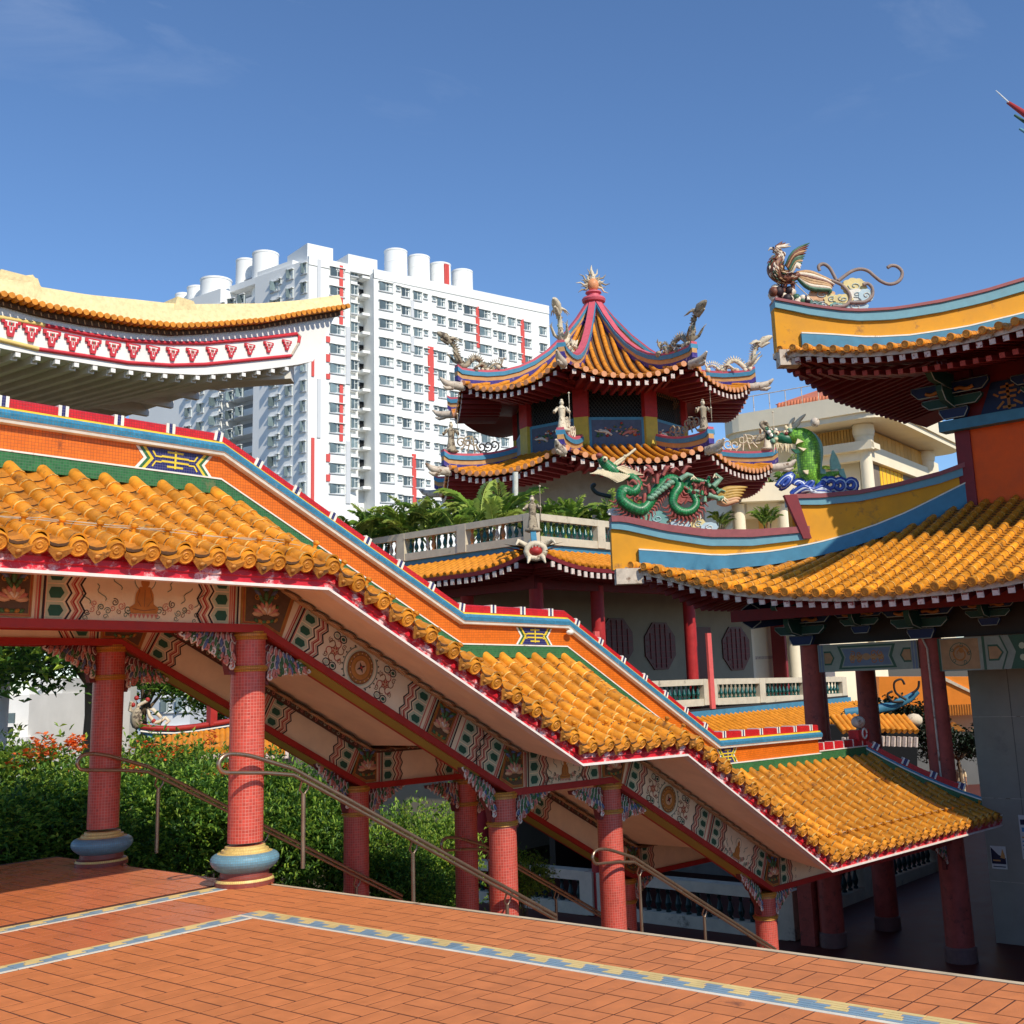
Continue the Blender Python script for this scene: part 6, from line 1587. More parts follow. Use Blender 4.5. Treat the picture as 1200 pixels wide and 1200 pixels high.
e = 4*N_; fsx += [(e, e+2, e+3, e+1)]; b.add(vs, fsx, mFASC); b.build('fascia', lef)
# gold capping along the top with stepped blocks
cG = crv([(-60, 318), (0, 322), (34, 326), (36, 322), (38, 337), (100, 347), (150, 352), (196, 357), (216, 358), (300, 357), (350, 353), (392, 347)])
b = MB(); pts = [lerp(xL, xt-.05, i/50) for i in range(51)]; vs = []
for x in pts: vs += [(x, LY-.25, interp(x, crv(tilc))-.02), (x, LY-.12, interp(x, cG)), (x, LY+.9, interp(x, cG)), (x, LY+.9, interp(x, crv(tilc)))]
f = []
for i in range(50): a = 4*i; c_ = a+4; f += [(a, c_, c_+1, a+1), (a+1, c_+1, c_+2, a+2), (a, a+3, c_+3, c_)]
f += [(200, 203, 202, 201)]; b.add(vs, f, mGOLT); b.build('gold_ridge', lef)
for u0, u1, vt in ((-10, 40, 322), (198, 222, 351)):
    xa, xc = LP(u0, vt).x, LP(u1, vt).x; zz = LP((u0+u1)/2, vt).z; b = MB(); b.prism([(xa, LY-.16, interp(xa, cG)-.2), (xc+.12, LY-.16, interp(xc, cG)-.15), (xc, LY-.16, zz-.02), (xa+.1, LY-.16, zz)], (0, 1.0, 0), mGOLT); b.build('ridge_block', lef)
# row of barrel ends under the gold
ct = crv(tilc); n = 62
b = MB(); Mx = Matrix(((1, 0, 0, 0), (0, 0, 1, 0), (0, -1, 0, 0), (0, 0, 0, 1))); b.tube([(0, -.3, 0), (0, .3, 0)], .06, mPTIL, 8); mb_ = b.data('eave_cap_tile')
for i in range(n):
    x = lerp(xL, xt+.1, (i+.5)/n); piece('eave_cap_tile', mb_, Matrix.Translation((x, LY-.05, interp(x, ct)-.07)), lef)
b = MB(); kn = [(lerp(xL, xt, i/40), interp(lerp(xL, xt, i/40), cT)) for i in range(41)]; b.sweep([(LY-.10, -.16), (LY-.10, .02), (LY+.3, .02), (LY+.3, -.16)], [mTDK]*4, kn); b.build('drip_edge', lef, (0, 0, 0))
# red framed band with stepped motifs
red_t = [(-60, 357), (0, 372), (52, 381), (100, 391), (150, 399), (200, 402), (240, 402), (300, 397), (348, 391)]; red_b = [(-60, 385), (0, 398), (45, 409), (100, 417), (150, 425), (200, 428), (240, 427), (300, 421), (341, 417)]
def linepath(px, o): return [tuple(LP(u, v, o)) for u, v in px]
b = MB(); b.tube(linepath(red_t[2:], .02)+linepath([(351, 395), (350, 402), (343, 415)], .02)[:2], .04, mMOTR, 6); b.build('red_border', lef)
b = MB(); b.tube(linepath(red_b[2:], .02), .04, mMOTR, 6); b.build('red_border', lef)
b = MB(); b.tube(linepath([(349, 391), (352, 394), (350, 402), (342, 416)], .02), .03, mOLDW, 6); b.build('red_border', lef)
b = MB(); b.tube(linepath(red_t[:3], .02), .045, mYLN, 6); b.build('yellow_border', lef)
b = MB(); b.tube(linepath(red_b[:3], .02), .045, mYLN, 6); b.build('yellow_border', lef)
mot = [(12, 385), (36, 391.5), (60, 397.5), (84.5, 402.5), (108.5, 406.5), (132, 410), (155.5, 412), (178.5, 414), (201.5, 416), (224.5, 416.5), (247.5, 415), (270, 412.5), (292, 410), (314, 407.5), (335.5, 405)]
def motif_mesh(s):
    F = Fr((0, 0, 0), (1, 0, 0), (0, 0, 1))
    F.slab([(-.20*s, .20*s), (.20*s, .20*s), (.20*s, .10*s), (.14*s, .10*s), (.14*s, 0), (.08*s, 0), (.08*s, -.10*s), (.06*s, -.18*s), (-.06*s, -.18*s), (-.08*s, -.10*s), (-.08*s, 0), (-.14*s, 0), (-.14*s, .10*s), (-.20*s, .10*s)], mMOTR, .0, .04)
    F.poly([(-.13*s, .16*s), (.13*s, .16*s), (.13*s, .13*s), (.085*s, .13*s), (.085*s, .04*s), (.04*s, .04*s), (.02*s, -.10*s), (-.02*s, -.10*s), (-.04*s, .04*s), (-.085*s, .04*s), (-.085*s, .13*s), (-.13*s, .13*s)], mFASC, .043); F.poly([(-.06*s, .145*s), (.06*s, .145*s), (.03*s, .03*s), (-.03*s, .03*s)], mOLDW, .045)
    F.rect(-.06*s, .05*s, .06*s, .12*s, mMOTR, .046); F.rect(-.02*s, -.06*s, .02*s, .03*s, mMOTR, .046); F.disc(0, .09*s, .025*s, mBMD, .05, 8)
    return F.mb.data('stepped_motif')
for i, (u, v) in enumerate(mot):
    p = LP(u, v, .01); sc = (1.0-.022*i)*.86; piece('stepped_motif', motif_mesh(sc), Matrix.Translation(p), lef)
# ceiling with ribs running back, the far eave and the big hip beam
zb = lambda x: interp(x, cB)
TB = LP(366, 424); back = 13.
def sof(i, j):
    x = lerp(xL, TB.x, i); y = LY+.3+back*j; z = zb(x)+.05+(.55*j if i < .99 else .0)+.4*j*(1-i); return V((x, y, z))
b = MB(); b.grid(lambda i, j: sof(i, j)+V((0, 0, .1)), 30, 6, mCONC); b.grid(lambda i, j: sof(1-i, j)+V((0, 0, .35)), 30, 6, mCONC); b.build('roof_slab', lef)
for i in range(19):
    x = lerp(xL+.3, TB.x-.5, (i+.5)/19); y1 = LY+.3+min(back, 1.2+(TB.x-x)*1.1); z = zb(x)
    b = MB(); b.bar((x, LY+.15, z-.02), (x, y1, z+.10+.4*(y1-LY)/back), .12, .24, mCONC); b.build('rib', lef)
    b = MB(); b.box((x-.045, LY-.0, z-.10), (x+.045, LY+.14, z-.02), mFASC); b.build('rib_end', lef)
hb0 = LP(352, 426); hb1 = V((hb0.x-9.5, LY+10.0, zb(hb0.x-8)-.1))
b = MB(); b.bar(hb0+V((0, .3, -.1)), hb1, .5, .5, mCONC); b.build('hip_beam', lef)
far0 = LP(362, 424, -.5)
for i in range(9):
    y = LY+1.2+i*1.2; b = MB(); b.bar((far0.x-.2, y, far0.z+.0), (far0.x-min(6, .9*(y-LY)), y, far0.z+.15), .14, .3, mCONC); b.build('rib', lef)
mDKR = pm('red_rib', S(110, 36, 34), .6, .1, 4)
for i in range(7):
    a = onY(-20+i*22, 470+1*i, LY+11); b = MB(); b.bar((a.x, LY+8.5, zb(a.x)-.25), (a.x, LY+12.5, zb(a.x)-.1), .2, .25, mDKR); b.build('red_rib', lef)
for x in (xL+1.5, xL+6):
    b = MB(); b.lathe([(.5, -6), (.5, zb(x)+.3)], (x, LY+11.5, 0), mFASC, 18); b.build('column', lef)
# ------------------------------------------------------------------ small things in the distance
# white building with a dome at far left
wb = thing('white_building', 'white walled building with corner windows at the far left behind the hedge', 'building', onD(30, 880, 48))
fb(-60, 27, 818, 960, 44, 10, mFASC, 'wall', wb); fb(-60, 30, 868, 878, 43.8, 1, mFASC, 'ledge', wb); fb(26, 66, 796, 960, 47, 8, pm('pale_grey_wall', S(206, 204, 198), .8, .05, .6), 'wall', wb)
fb(6, 16, 836, 848, 43.95, .1, mGLS, 'window', wb); fb(7, 14, 852, 861, 43.95, .1, mGLS, 'window', wb); fb(4, 17, 849, 851, 43.8, .3, mFASC, 'window_sill', wb); fb(42, 43.5, 798, 900, 46.98, .1, mDIM, 'wall_joint', wb)
db = thing('domed_building', 'small white building with round dome beside the shaded column', 'building', onD(74, 870, 56))
fb(62, 84, 848, 960, 55, 6, mFASC, 'wall', db); fb(60, 87, 842, 848, 54.8, 6.4, mFASC, 'cornice', db)
p = onD(72, 843, 56.5); b = MB(); b.lathe([(.78*math.cos(a)*.9, .95*math.sin(a)) for a in [i*PI/2/8 for i in range(9)]], p, mHDBG, 18); b.build('dome', db)
# small blue-ridged pavilion
sp = thing('small_pavilion', 'small pavilion with blue upswept ridge and orange tiles behind the shrubs', 'pavilion', onD(240, 920, 40))
DP = 38.; q0 = onD(240, 880, DP); ax = V((.72, -.55, 0)); ax.normalize()
dn = V((ax.y, -ax.x, 0)); dn = dn if dn.dot(CP-q0) > 0 else -dn
def sP(u, v, o=0.): return onP(u, v, q0+dn*o, dn)
tp = [sP(u, v) for u, v in ((153, 846), (165, 852), (180, 854), (205, 854.5), (230, 852), (256, 848), (330, 836))]
bt = [sP(u, v) for u, v in ((155, 850), (168, 860), (182, 866), (205, 868), (230, 865), (256, 860), (330, 850))]
b = MB(); vs = tp+bt+[p-dn*.4 for p in tp]+[p-dn*.4 for p in bt]; m = len(tp)
b.add(vs, [(i, m+i, m+i+1, i+1) for i in range(m-1)]+[(2*m+i, i, i+1, 2*m+i+1) for i in range(m-1)], mTEALD); b.build('blue_ridge', sp)
b = MB(); b.tube([p+dn*.02+V((0, 0, .02)) for p in tp[1:]], .09, mRAIL, 6); b.build('red_cap', sp); b = MB(); b.tube([p+dn*.06-V((0, 0, .13)) for p in tp[1:]], .03, mWHT, 6); b.build('white_trim', sp)
b = MB()
for i in range(24):
    u = 185+i*6.3; a = sP(u, 866-(u-185)*.12, .15); e = sP(u, 879+(0 if u < 300 else (u-300)*.1), 1.9); b.tube([a, lerp(a, e, .5)-V((0, 0, .1)), e], .12, mPTIL, 6)
b.build('tile_rows', sp, kind='stuff')
b = MB()
for i in range(26):
    u = 195+i*5.6; e = sP(u, 884, 1.8); b.obox(Matrix.Translation(e), (-.06, -.06, -.12), (.06, .06, .12), mRAFT)
b.build('rafter_ends', sp, kind='stuff')
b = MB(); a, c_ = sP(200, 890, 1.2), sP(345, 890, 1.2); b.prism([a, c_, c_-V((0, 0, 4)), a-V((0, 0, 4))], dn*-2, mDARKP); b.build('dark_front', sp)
b = MB(); c = sP(248, 850, .0); b.bar(c, c+V((0, 0, .9)), .25, .25, mRAIL, (1, 0, 0)); b.build('pier', sp)
for (u, v), pts in (((181, 847), [(0, 0), (-6, -8), (-8, -16), (-2, -16), (4, -10), (8, -6)]), ((181, 847), [(0, 0), (8, -2), (13, -6), (17, -2), (13, 1)]), ((165, 848), [(0, 0), (-6, -12), (-2, -22), (8, -27)]), ((160, 836), [(0, 0), (-8, -4), (-6, -14)])):
    b = MB(); b.tube([sP(u+a, v+c) for a, c in pts], .06, mFIGW, 6); b.build('scroll_ornament', sp)
b = MB()
for u, v in ((156, 826), (173, 820), (160, 818), (180, 845)): b.ball(sP(u, v), .08, mRAIL, 7, 5)
b.ball(sP(160, 842), (.2, .2, .35), mFIG, 7, 5); b.build('ornament_bead', sp, kind='stuff')
# orange roofs and walls seen through the hall columns
oh = thing('orange_roofed_hall', 'far hall with big orange roof slope glimpsed between the hall columns', 'temple', onD(1090, 900, 62))
mORF = pm('far_orange_roof', S(240, 140, 44), .6, .08, 1.2)
def fpoly(pts, dep, th, mat, name, t): q = MB(); P_ = [onD(u, v, dep) for u, v in pts]; q.prism(P_, V((CF.x, CF.y, 0))*th, mat); return q.build(name, t)
fpoly([(1030, 793), (1160, 793), (1160, 834), (1030, 838)], 62, 3, mORF, 'roof', oh); fpoly([(1108, 794), (1150, 815), (1150, 818), (1104, 796)], 61.9, .3, mFIGW, 'verge', oh); fpoly([(1030, 818), (1062, 838), (1062, 841), (1030, 822)], 61.9, .3, mFIGW, 'verge', oh)
q = MB()
for i in range(40): a = onD(1040+i*3, 829-.04*i*3, 61.5); q.bar(a, a-V((0, 0, .55)), .09, .09, mGOLP, (1, 0, 0))
q.build('eave_fringe', oh, kind='stuff')
fpoly([(1030, 838), (1160, 834), (1160, 862), (1030, 862)], 63, .5, pm('far_peach_wall', S(232, 186, 140), .8, .06, 1), 'wall', oh)
fpoly([(1030, 859), (1160, 857), (1160, 862), (1030, 864)], 60, .4, mDARKP, 'ledge', oh)
fpoly([(1118, 846), (1136, 860), (1100, 860)], 61, .3, mGOLP, 'bracket', oh)
fpoly([(1030, 862), (1160, 860), (1160, 1010), (1030, 1010)], 58, .5, pm('far_grey_wall', S(120, 120, 116), .8, .1, 1), 'lower_wall', oh)
mg = thing('side_gate_roof', 'dim upswept roof corner with curling ornament between the hall columns', 'roof', onD(1040, 860, 44))
q = MB(); q.tube([onD(u, v, 44) for u, v in ((990, 836), (1020, 832), (1045, 828), (1066, 818), (1076, 810))], [.11, .11, .11, .1, .06], mTEALD, 8, flat=1.6); q.build('ridge', mg)
q = MB()
for i in range(14): u = 975+i*6.4; a = onD(u, 838+.2*abs(7-i), 43.5); q.tube([a, a+V((-.25, -.6, -.55))], .12, mPTIL, 6); q.bar(a+V((-.25, -.55, -.75)), a+V((-.25, -.5, -1.1)), .12, .12, mRAFT, (1, 0, 0))
q.build('tile_ends', mg, kind='stuff')
for pts in ([(1062, 820), (1050, 812), (1048, 800), (1056, 796), (1060, 802)], [(1070, 812), (1076, 806), (1077, 798)], [(1058, 822), (1046, 822), (1040, 814), (1046, 810)]):
    q = MB(); q.tube(smooth([onD(u, v, 43.8) for u, v in pts]), .045, mDARKP, 6); q.build('scroll_ornament', mg)
q = MB(); q.ball(onD(1071, 844, 43.5), (.35, .35, .25), mFIGW, 8, 5); q.ball(onD(1065, 846, 43.5), (.25, .25, .2), mFIGW, 7, 5); q.build('corner_ornament', mg)
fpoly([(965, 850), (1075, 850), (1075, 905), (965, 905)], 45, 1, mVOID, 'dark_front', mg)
fpoly([(1044, 855), (1053, 853), (1052, 858), (1045, 860)], 43, .2, mBLND, 'yellow_tile', mg)
c = V((15.72, RYC-.02, .72)); gl = thing('globe_lamp', 'round pale lamp globe just above the low end of the stair roof', 'lamp', (15.72, RYC-.02, .55))
q = MB(); q.ball(c, (.15, .15, .13), mOLDW, 12, 8); q.build('globe', gl); q = MB(); q.lathe([(.06, .55), (.05, .62)], (c.x, c.y, 0), mFIG, 8); q.build('stem', gl)
# ------------------------------------------------------------------ planting
def gm(name, r, g, b, t=.3): return pm(name, S(r, g, b), .5, .3, 1.5, rnd=.15, sss=t, spec=.3)
mLF = [gm('leaf_mid', 100, 142, 56, .35), gm('leaf_light', 152, 184, 72, .35), gm('leaf_dark', 66, 104, 48, .35), gm('leaf_yellow', 168, 188, 70, .35)]
mPALM = [gm('palm_green', 132, 164, 60, .25), gm('palm_light', 182, 200, 96, .25), gm('palm_dark', 92, 126, 50, .25)]
mTRK = pm('bark', S(112, 92, 72), .9, .25, 4, bump=.6, bscale=12)
mFLO = pm('orange_flower', S(244, 128, 62), .5, .15, 6, sss=.3)
def leaf(b, p, d, l, w, mat, droop=.3):
    d = V(d).normalized(); s_ = d.cross(V((0, 0, 1)));
    if s_.length < .1: s_ = V((1, 0, 0))
    s_.normalize(); m = p+d*l*.5+V((0, 0, l*.06)); e = p+d*l-V((0, 0, l*droop))
    b.add([p, m+s_*w/2, e, m-s_*w/2], [(0, 1, 2), (0, 2, 3)], mat)
def rdir(r, up=.3):
    a = r.uniform(0, 2*PI); z = r.uniform(-.5, 1)+up; return V((math.cos(a), math.sin(a), z)).normalized()
def bush_mesh(seed, n, R_, H, ll, mats, wts):
    r = random.Random(seed); b = MB(); cl = []
    for i in range(26):
        a = r.uniform(0, 2*PI); q = math.sqrt(r.random()); z = r.uniform(.15, 1)
        k = math.sqrt(max(0, 1-(z-.25)**2*1.2)); cl.append(V((R_*q*k*math.cos(a), R_*q*k*math.sin(a), H*z*r.uniform(.8, 1.08))))
    for i in range(n):
        c = cl[r.randrange(len(cl))]; p = c+V((r.gauss(0, .22*R_), r.gauss(0, .22*R_), r.gauss(0, .13*H)))
        if p.z < .02: p.z = r.uniform(.02, .3)
        for j in range(3):
            d = (rdir(r, .25)+(p-V((0, 0, H*.4))).normalized()*.5); l = ll*r.uniform(.7, 1.25)
            leaf(b, p, d, l, l*.30, r.choices(mats, wts)[0], r.uniform(.0, .5))
    return b.data('foliage')
def stems_mesh(seed, R_, H):
    r = random.Random(seed); b = MB()
    for i in range(9):
        a = r.uniform(0, 2*PI); q = r.uniform(.3, .8)*R_; b.tube([(.06*math.cos(a), .06*math.sin(a), -.6), (q*.4*math.cos(a), q*.4*math.sin(a), H*.45), (q*math.cos(a), q*math.sin(a), H*.8)], [.03, .02, .008], mTRK, 5)
    return b.data('stems')
BUSH = [(bush_mesh(s, n, 1.0, 1.5, ll, m, w), stems_mesh(s, 1, 1.5)) for s, n, ll, m, w in ((1, 3300, .115, mLF, (4, 3, 3, .8)), (2, 3300, .11, mLF, (3, 4, 2, 2)), (3, 3100, .125, mLF, (4, 3, 3, .6)), (4, 3300, .105, mLF, (3, 4, 1, 3)))]
def flowers_mesh(seed):
    r = random.Random(seed); b = MB()
    for k in range(9):
        a = r.uniform(0, 2*PI); q = r.uniform(.2, .98); c = V((q*math.cos(a), q*math.sin(a), 1.5*r.uniform(.86, 1.1)))
        for i in range(16):
            p = c+V((r.gauss(0, .07), r.gauss(0, .07), r.gauss(0, .045)))
            for j in range(4): leaf(b, p, rdir(r, .5), .07, .045, mFLO, .2)
    return b.data('flower_heads')
FLW = [flowers_mesh(s) for s in (5, 6)]
def shrub(u, vtop, y, kind, sx, sz, label, fl=None, group='shrubs along the garden slope'):
    p = onY(u, vtop, y); base = V((p.x, y, p.z-1.5*sz)); t = thing('shrub', label, 'shrub', base, group); M = Matrix.Translation(base) @ Matrix.Rotation(RN.uniform(0, 6), 4, 'Z') @ Matrix.Diagonal((sx, sx, sz, 1))
    piece('foliage', BUSH[kind][0], M, t); piece('stems', BUSH[kind][1], M, t)
    if fl is not None: piece('flower_heads', FLW[fl], M, t, kind='stuff')
for a in ((10, 888, 8.0, 3, 1.3, 1.3, 'flowering shrub with orange blossoms at the far left edge of the hedge', 0), (78, 892, 8.4, 1, 1.3, 1.25, 'flowering shrub with orange blossoms just left of the shaded column', 1),
          (178, 888, 9.0, 3, 1.2, 1.4, 'tall yellow-green shrub with orange blossoms under the blue-ridged pavilion', 0), (232, 893, 8.2, 1, 1.0, 1.2, 'yellow-green shrub with orange blossoms left of the lit column', 1),
          (-20, 930, 6.6, 0, 1.1, 1.0, 'dark green shrub lowest in the left corner of the hedge'), (45, 922, 7.0, 0, 1.0, 1.0, 'dense mid-green shrub in front of the orange blossoms'), (100, 930, 6.8, 2, .9, .9, 'dark leafy shrub right behind the shaded column'),
          (160, 918, 7.0, 2, 1.0, 1.1, 'leafy shrub between the two terrace columns, left of the rail post'), (215, 908, 7.2, 2, 1.0, 1.1, 'narrow-leaved shrub right of the rear rail post'), (262, 905, 7.4, 0, 1.0, 1.2, 'narrow-leaved shrub just behind the lit column'),
          (318, 905, 7.4, 2, 1.0, 1.3, 'dark shrub right of the lit column beneath the beam'), (355, 925, 7.2, 0, .9, 1.3, 'bright leafy shrub behind the handrail post'), (392, 950, 7.0, 2, .9, 1.2, 'dark shrub left of the rear landing column'),
          (455, 960, 6.6, 1, .85, 1.25, 'light green bush between the two rear landing columns'), (505, 965, 6.8, 3, .9, 1.25, 'yellow-green bush beside the right rear landing column'), (480, 1000, 6.0, 2, .7, .8, 'dark bush low between the rear landing columns'),
          (612, 1005, 4.0, 1, .45, .6, 'small light green bush right of the second red column')):
    shrub(*a)
# areca palms on the roof terrace
def frond(b, r, o, az, elev, L_, mats):
    d = V((math.cos(az), math.sin(az), 0)); pts = []
    n = 12
    for i in range(n+1):
        s = i/n; e = elev-1.75*s*s*(1.1-elev*.35); 
        pts.append(o if i == 0 else pts[-1]+(d*math.cos(e)+V((0, 0, math.sin(e))))*L_/n)
    b.tube(pts, [.03*(1-.8*i/n) for i in range(n+1)], mats[1], 4)
    sd = V((-d.y, d.x, 0)); mt = r.choice(mats)
    for i in range(19):
        s = .16+.84*i/19; k = min(n-1, int(s*n)); p = lerp(pts[k], pts[k+1], s*n-k); t = (pts[k+1]-pts[k]).normalized(); l = L_*.26*math.sin(PI*min(1, .2+s*.8))+.06
        for sg in (-1, 1):
            q = (sd*sg*r.uniform(.55, .8)+t*.8+V((0, 0, r.uniform(.1, .35)))).normalized(); leaf(b, p, q, l*r.uniform(.85, 1.15), .020, mt, r.uniform(.25, .5))
def palm_mesh(seed):
    r = random.Random(seed); b = MB(); st = MB()
    for k in range(4):
        a = k*1.6+r.random(); o = V((.22*math.cos(a), .22*math.sin(a), 0)); h = r.uniform(.5, 1.1); st.tube([o, o+V((.1*math.cos(a), .1*math.sin(a), h))], .05, mTRK, 6)
        for i in range(6): frond(b, r, o+V((.1*math.cos(a), .1*math.sin(a), h)), a+r.uniform(-1.7, 1.7), r.uniform(.8, 1.5), r.uniform(1.2, 2.0), mPALM)
    return b.data('fronds'), st.data('stem_cluster')
PALM = [palm_mesh(s) for s in (21, 22, 23)]
PL = ['half behind the red ridge, leftmost', 'second from the left, against the white flats', 'third from the left, against the white flats', 'tall one left of the white pole', 'broad one under the left pagoda corner', 'bushy one right beside the white pole', 'behind the corner of the balustrade', 'in front of the pale pagoda wall', 'left of the green dragon head', 'beneath the green dragon']
for i, (u, vt, dep, sc) in enumerate(((418, 592, 46, .95), (445, 580, 46, 1.1), (478, 582, 45, 1.05), (512, 572, 45, 1.2), (545, 580, 44, 1.05), (575, 556, 44, 1.45), (625, 580, 44, 1.0), (662, 572, 45, 1.2), (700, 575, 46, 1.15), (745, 590, 47, 1.0))):
    p = onD(u, 610, dep); z = 6.42; h = onD(u, vt, dep).z-z; s_ = h/2.55
    t = thing('palm', 'feathery green palm on the roof terrace, '+PL[i], 'palm', (p.x, p.y, z), 'palms on the roof terrace'); M = Matrix.Translation((p.x, p.y, z)) @ Matrix.Rotation(i*1.3, 4, 'Z') @ Matrix.Diagonal((s_*1.1, s_*1.1, s_, 1))
    piece('fronds', PALM[i % 3][0], M, t); piece('stem_cluster', PALM[i % 3][1], M, t)
for i, (u, vt, dep, l) in enumerate(((845, 596, 58, 'small palm below the dragon tail in front of the cream terrace'), (900, 590, 58, 'small palm before the cream terrace under the dragon fish'), (918, 540, 66, 'palm tip showing beside the dragon fish head'))):
    p = onD(u, 625, dep); h = onD(u, vt, dep).z-p.z; s_ = h/2.3; t = thing('palm', l, 'palm', p, None); M = Matrix.Translation(p) @ Matrix.Rotation(i*2., 4, 'Z') @ Matrix.Diagonal((s_, s_, s_, 1)); piece('fronds', PALM[i][0], M, t); piece('stem_cluster', PALM[i][1], M, t)
# trees
mDKL = gm('shade_leaf', 30, 46, 26, .1)  # leaf colour darkened to stand in for the shade under the hall
def tree(base, H, R_, label, seed, mats, wts, n=2600, ll=.28, trunk=.22, sparse=1.):
    r = random.Random(seed); t = thing('tree', label, 'tree', base); base = V(base); b = MB(); tops = []
    b.tube([base-V((0, 0, .5)), base+V((.1, .05, H*.3)), base+V((0, .1, H*.55))], [trunk, trunk*.8, trunk*.55], mTRK, 8)
    for i in range(9):
        a = i*2.4+r.random(); q = r.uniform(.35, .95)*R_; e = base+V((q*math.cos(a), q*math.sin(a), H*r.uniform(.5, .98))); m = base+V((q*.4*math.cos(a), q*.4*math.sin(a), H*.55)); b.tube([base+V((0, .05, H*.42)), m, e], [trunk*.5, trunk*.3, .03], mTRK, 5); tops.append(e)
        for k in range(2): tops.append(lerp(m, e, r.uniform(.4, 1))+V((r.gauss(0, R_*.22), r.gauss(0, R_*.22), r.gauss(0, H*.08))))
    b.build('trunk', t); b = MB()
    for i in range(n):
        c = r.choice(tops); p = c+V((r.gauss(0, R_*.16), r.gauss(0, R_*.16), r.gauss(0, R_*.12)))
        for j in range(3): l = ll*r.uniform(.6, 1.2); leaf(b, p+V((r.uniform(-.1, .1), r.uniform(-.1, .1), 0)), rdir(r, .1), l, l*.42, r.choices(mats, wts)[0], r.uniform(0, .6))
    b.build('crown', t)
tree(onD(-40, 930, 20)*1.0, 5.4, 3.0, 'tree with hanging olive foliage at the upper left under the beam', 31, mLF, (4, 2, 4, 1), 3600, .22)
tree(onD(100, 930, 30), 6.6, 2.4, 'dark leafy tree behind the shaded column', 32, mLF, (3, 1, 5, .3), 2400, .26)
tree(onD(255, 930, 62), 9.5, 4.6, 'dense green tree behind the blue-ridged pavilion', 33, mLF, (4, 4, 2, 1), 3200, .42)
tree(onD(165, 930, 58), 9.0, 3.2, 'pale green tree left of the blue-ridged pavilion', 34, mLF, (4, 3, 2, 1), 2400, .4)
tree(onD(310, 930, 60), 8.0, 4.0, 'bushy tree behind the lit column', 36, mLF, (4, 3, 3, 1), 2600, .4)
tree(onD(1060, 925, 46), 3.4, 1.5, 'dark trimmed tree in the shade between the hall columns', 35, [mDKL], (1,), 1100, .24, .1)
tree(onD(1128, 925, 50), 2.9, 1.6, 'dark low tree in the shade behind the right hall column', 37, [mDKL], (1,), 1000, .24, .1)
# ------------------------------------------------------------------ roof statues
mDGR = pm('dragon_green', S(34, 126, 70), .4, .3, 10, spec=.5, mosaic=(.055, S(12, 58, 36), .35)); mDGP = pm('dragon_pale_scale', S(120, 158, 130), .5, .3, 14, bump=.8, bscale=30)
mDRS = pm('dragon_red_spine', S(150, 76, 68), .6, .25, 8, bump=.4); mDCR = pm('dragon_cream', S(232, 214, 176), .6, .15, 8); mDGD = pm('dragon_gold', S(190, 150, 72), .5, .2, 8)
mCLB = pm('cloud_pale_blue', S(178, 200, 206), .6, .12, 5); mCLW = pm('cloud_white', S(226, 220, 206), .6, .12, 5); mCLY = pm('cloud_yellow', S(220, 200, 140), .6, .12, 5); mCLT = pm('cloud_teal', S(110, 156, 148), .6, .12, 5); mCLP = pm('cloud_peach', S(214, 166, 124), .6, .12, 5)
def taper(n, r0, rm, r1): return [r0+(rm-r0)*min(1, 3*i/n) if i < n/3 else rm+(r1-rm)*((i/n-1/3)*1.5)**1.3 for i in range(n)]
def HP(u, v, o=0., c=None):
    c = c or LC; p = onP(u, v, (c[0]-.7071*o+.12, c[1]-.7071*o+.12, 0), HN); return p
def cloudlet(b, P, rx, rz, mat, sd):
    r = random.Random(sd); n = 9; e = V((.7071, -.7071, 0)); up = V((0, 0, 1)); o = V((-.7071, -.7071, 0))
    pts = []
    for i in range(n*3):
        a = 2*PI*i/(n*3); k = 1+.16*abs(math.sin(a*n/2+sd)); pts.append(P+e*rx*k*math.cos(a)+up*rz*k*math.sin(a)+o*.05)
    b.prism(pts, -o*.10, mat)
    sp_ = [P+o*.065+e*rx*(.62-.05*i)*math.cos(i*.8+sd)+up*rz*(.62-.05*i)*math.sin(i*.8+sd) for i in range(11)]; b.tube(sp_, .011, mCLB if mat is not mCLB else mCLW, 4)
# --- green dragon
dr = thing('dragon_statue', 'green scaled dragon with red spines and gold tail on the lower ochre ridge', 'dragon statue', HP(770, 618))
body = smooth([HP(715, 551), HP(726, 557), HP(740, 559, .05), HP(748, 568, .1), HP(742, 577, .16), HP(731, 574, .22), HP(728, 584, .24), HP(737, 593, .24), HP(751, 598, .2), HP(760, 590, .12), HP(768, 577, .06), HP(780, 564), HP(790, 562), HP(796, 570, .06), HP(790, 580, .14), HP(789, 591, .18), HP(797, 599, .2), HP(809, 599, .18), HP(816, 590, .1), HP(811, 578, .04), HP(803, 571), HP(809, 563), HP(822, 564), HP(836, 571), HP(848, 579)])
b = MB(); b.tube(body, taper(len(body), .10, .145, .05), mDGR, 9); b.build('body', dr)
b = MB()
for i in range(2, len(body)-2):
    t = (body[i+1]-body[i-1]).normalized(); s_ = t.cross(V((-.7071, -.7071, 0))); s_.normalize(); s_ = s_ if (i < 16) != (s_.z < 0) else -s_
    for q in (1,): b.tube([body[i]+s_*.10, body[i]+s_*.2+t*.05, body[i]+s_*.30-t*.04], [.045, .03, .008], mDRS, 5)
b.build('spine_fins', dr, kind='stuff')
b = MB(); rr = random.Random(9)
for i in range(30):
    u = rr.uniform(745, 800); v = rr.uniform(550, 592); o = rr.uniform(-.1, .2); p = HP(u, v, o); q = HP(u+rr.uniform(-12, 12), v+rr.uniform(-12, 6), o); b.tube(smooth([p, lerp(p, q, .5)+V((0, 0, .08)), q], 3), [.05]*4+[.03, .02, .01], mDRS, 5)
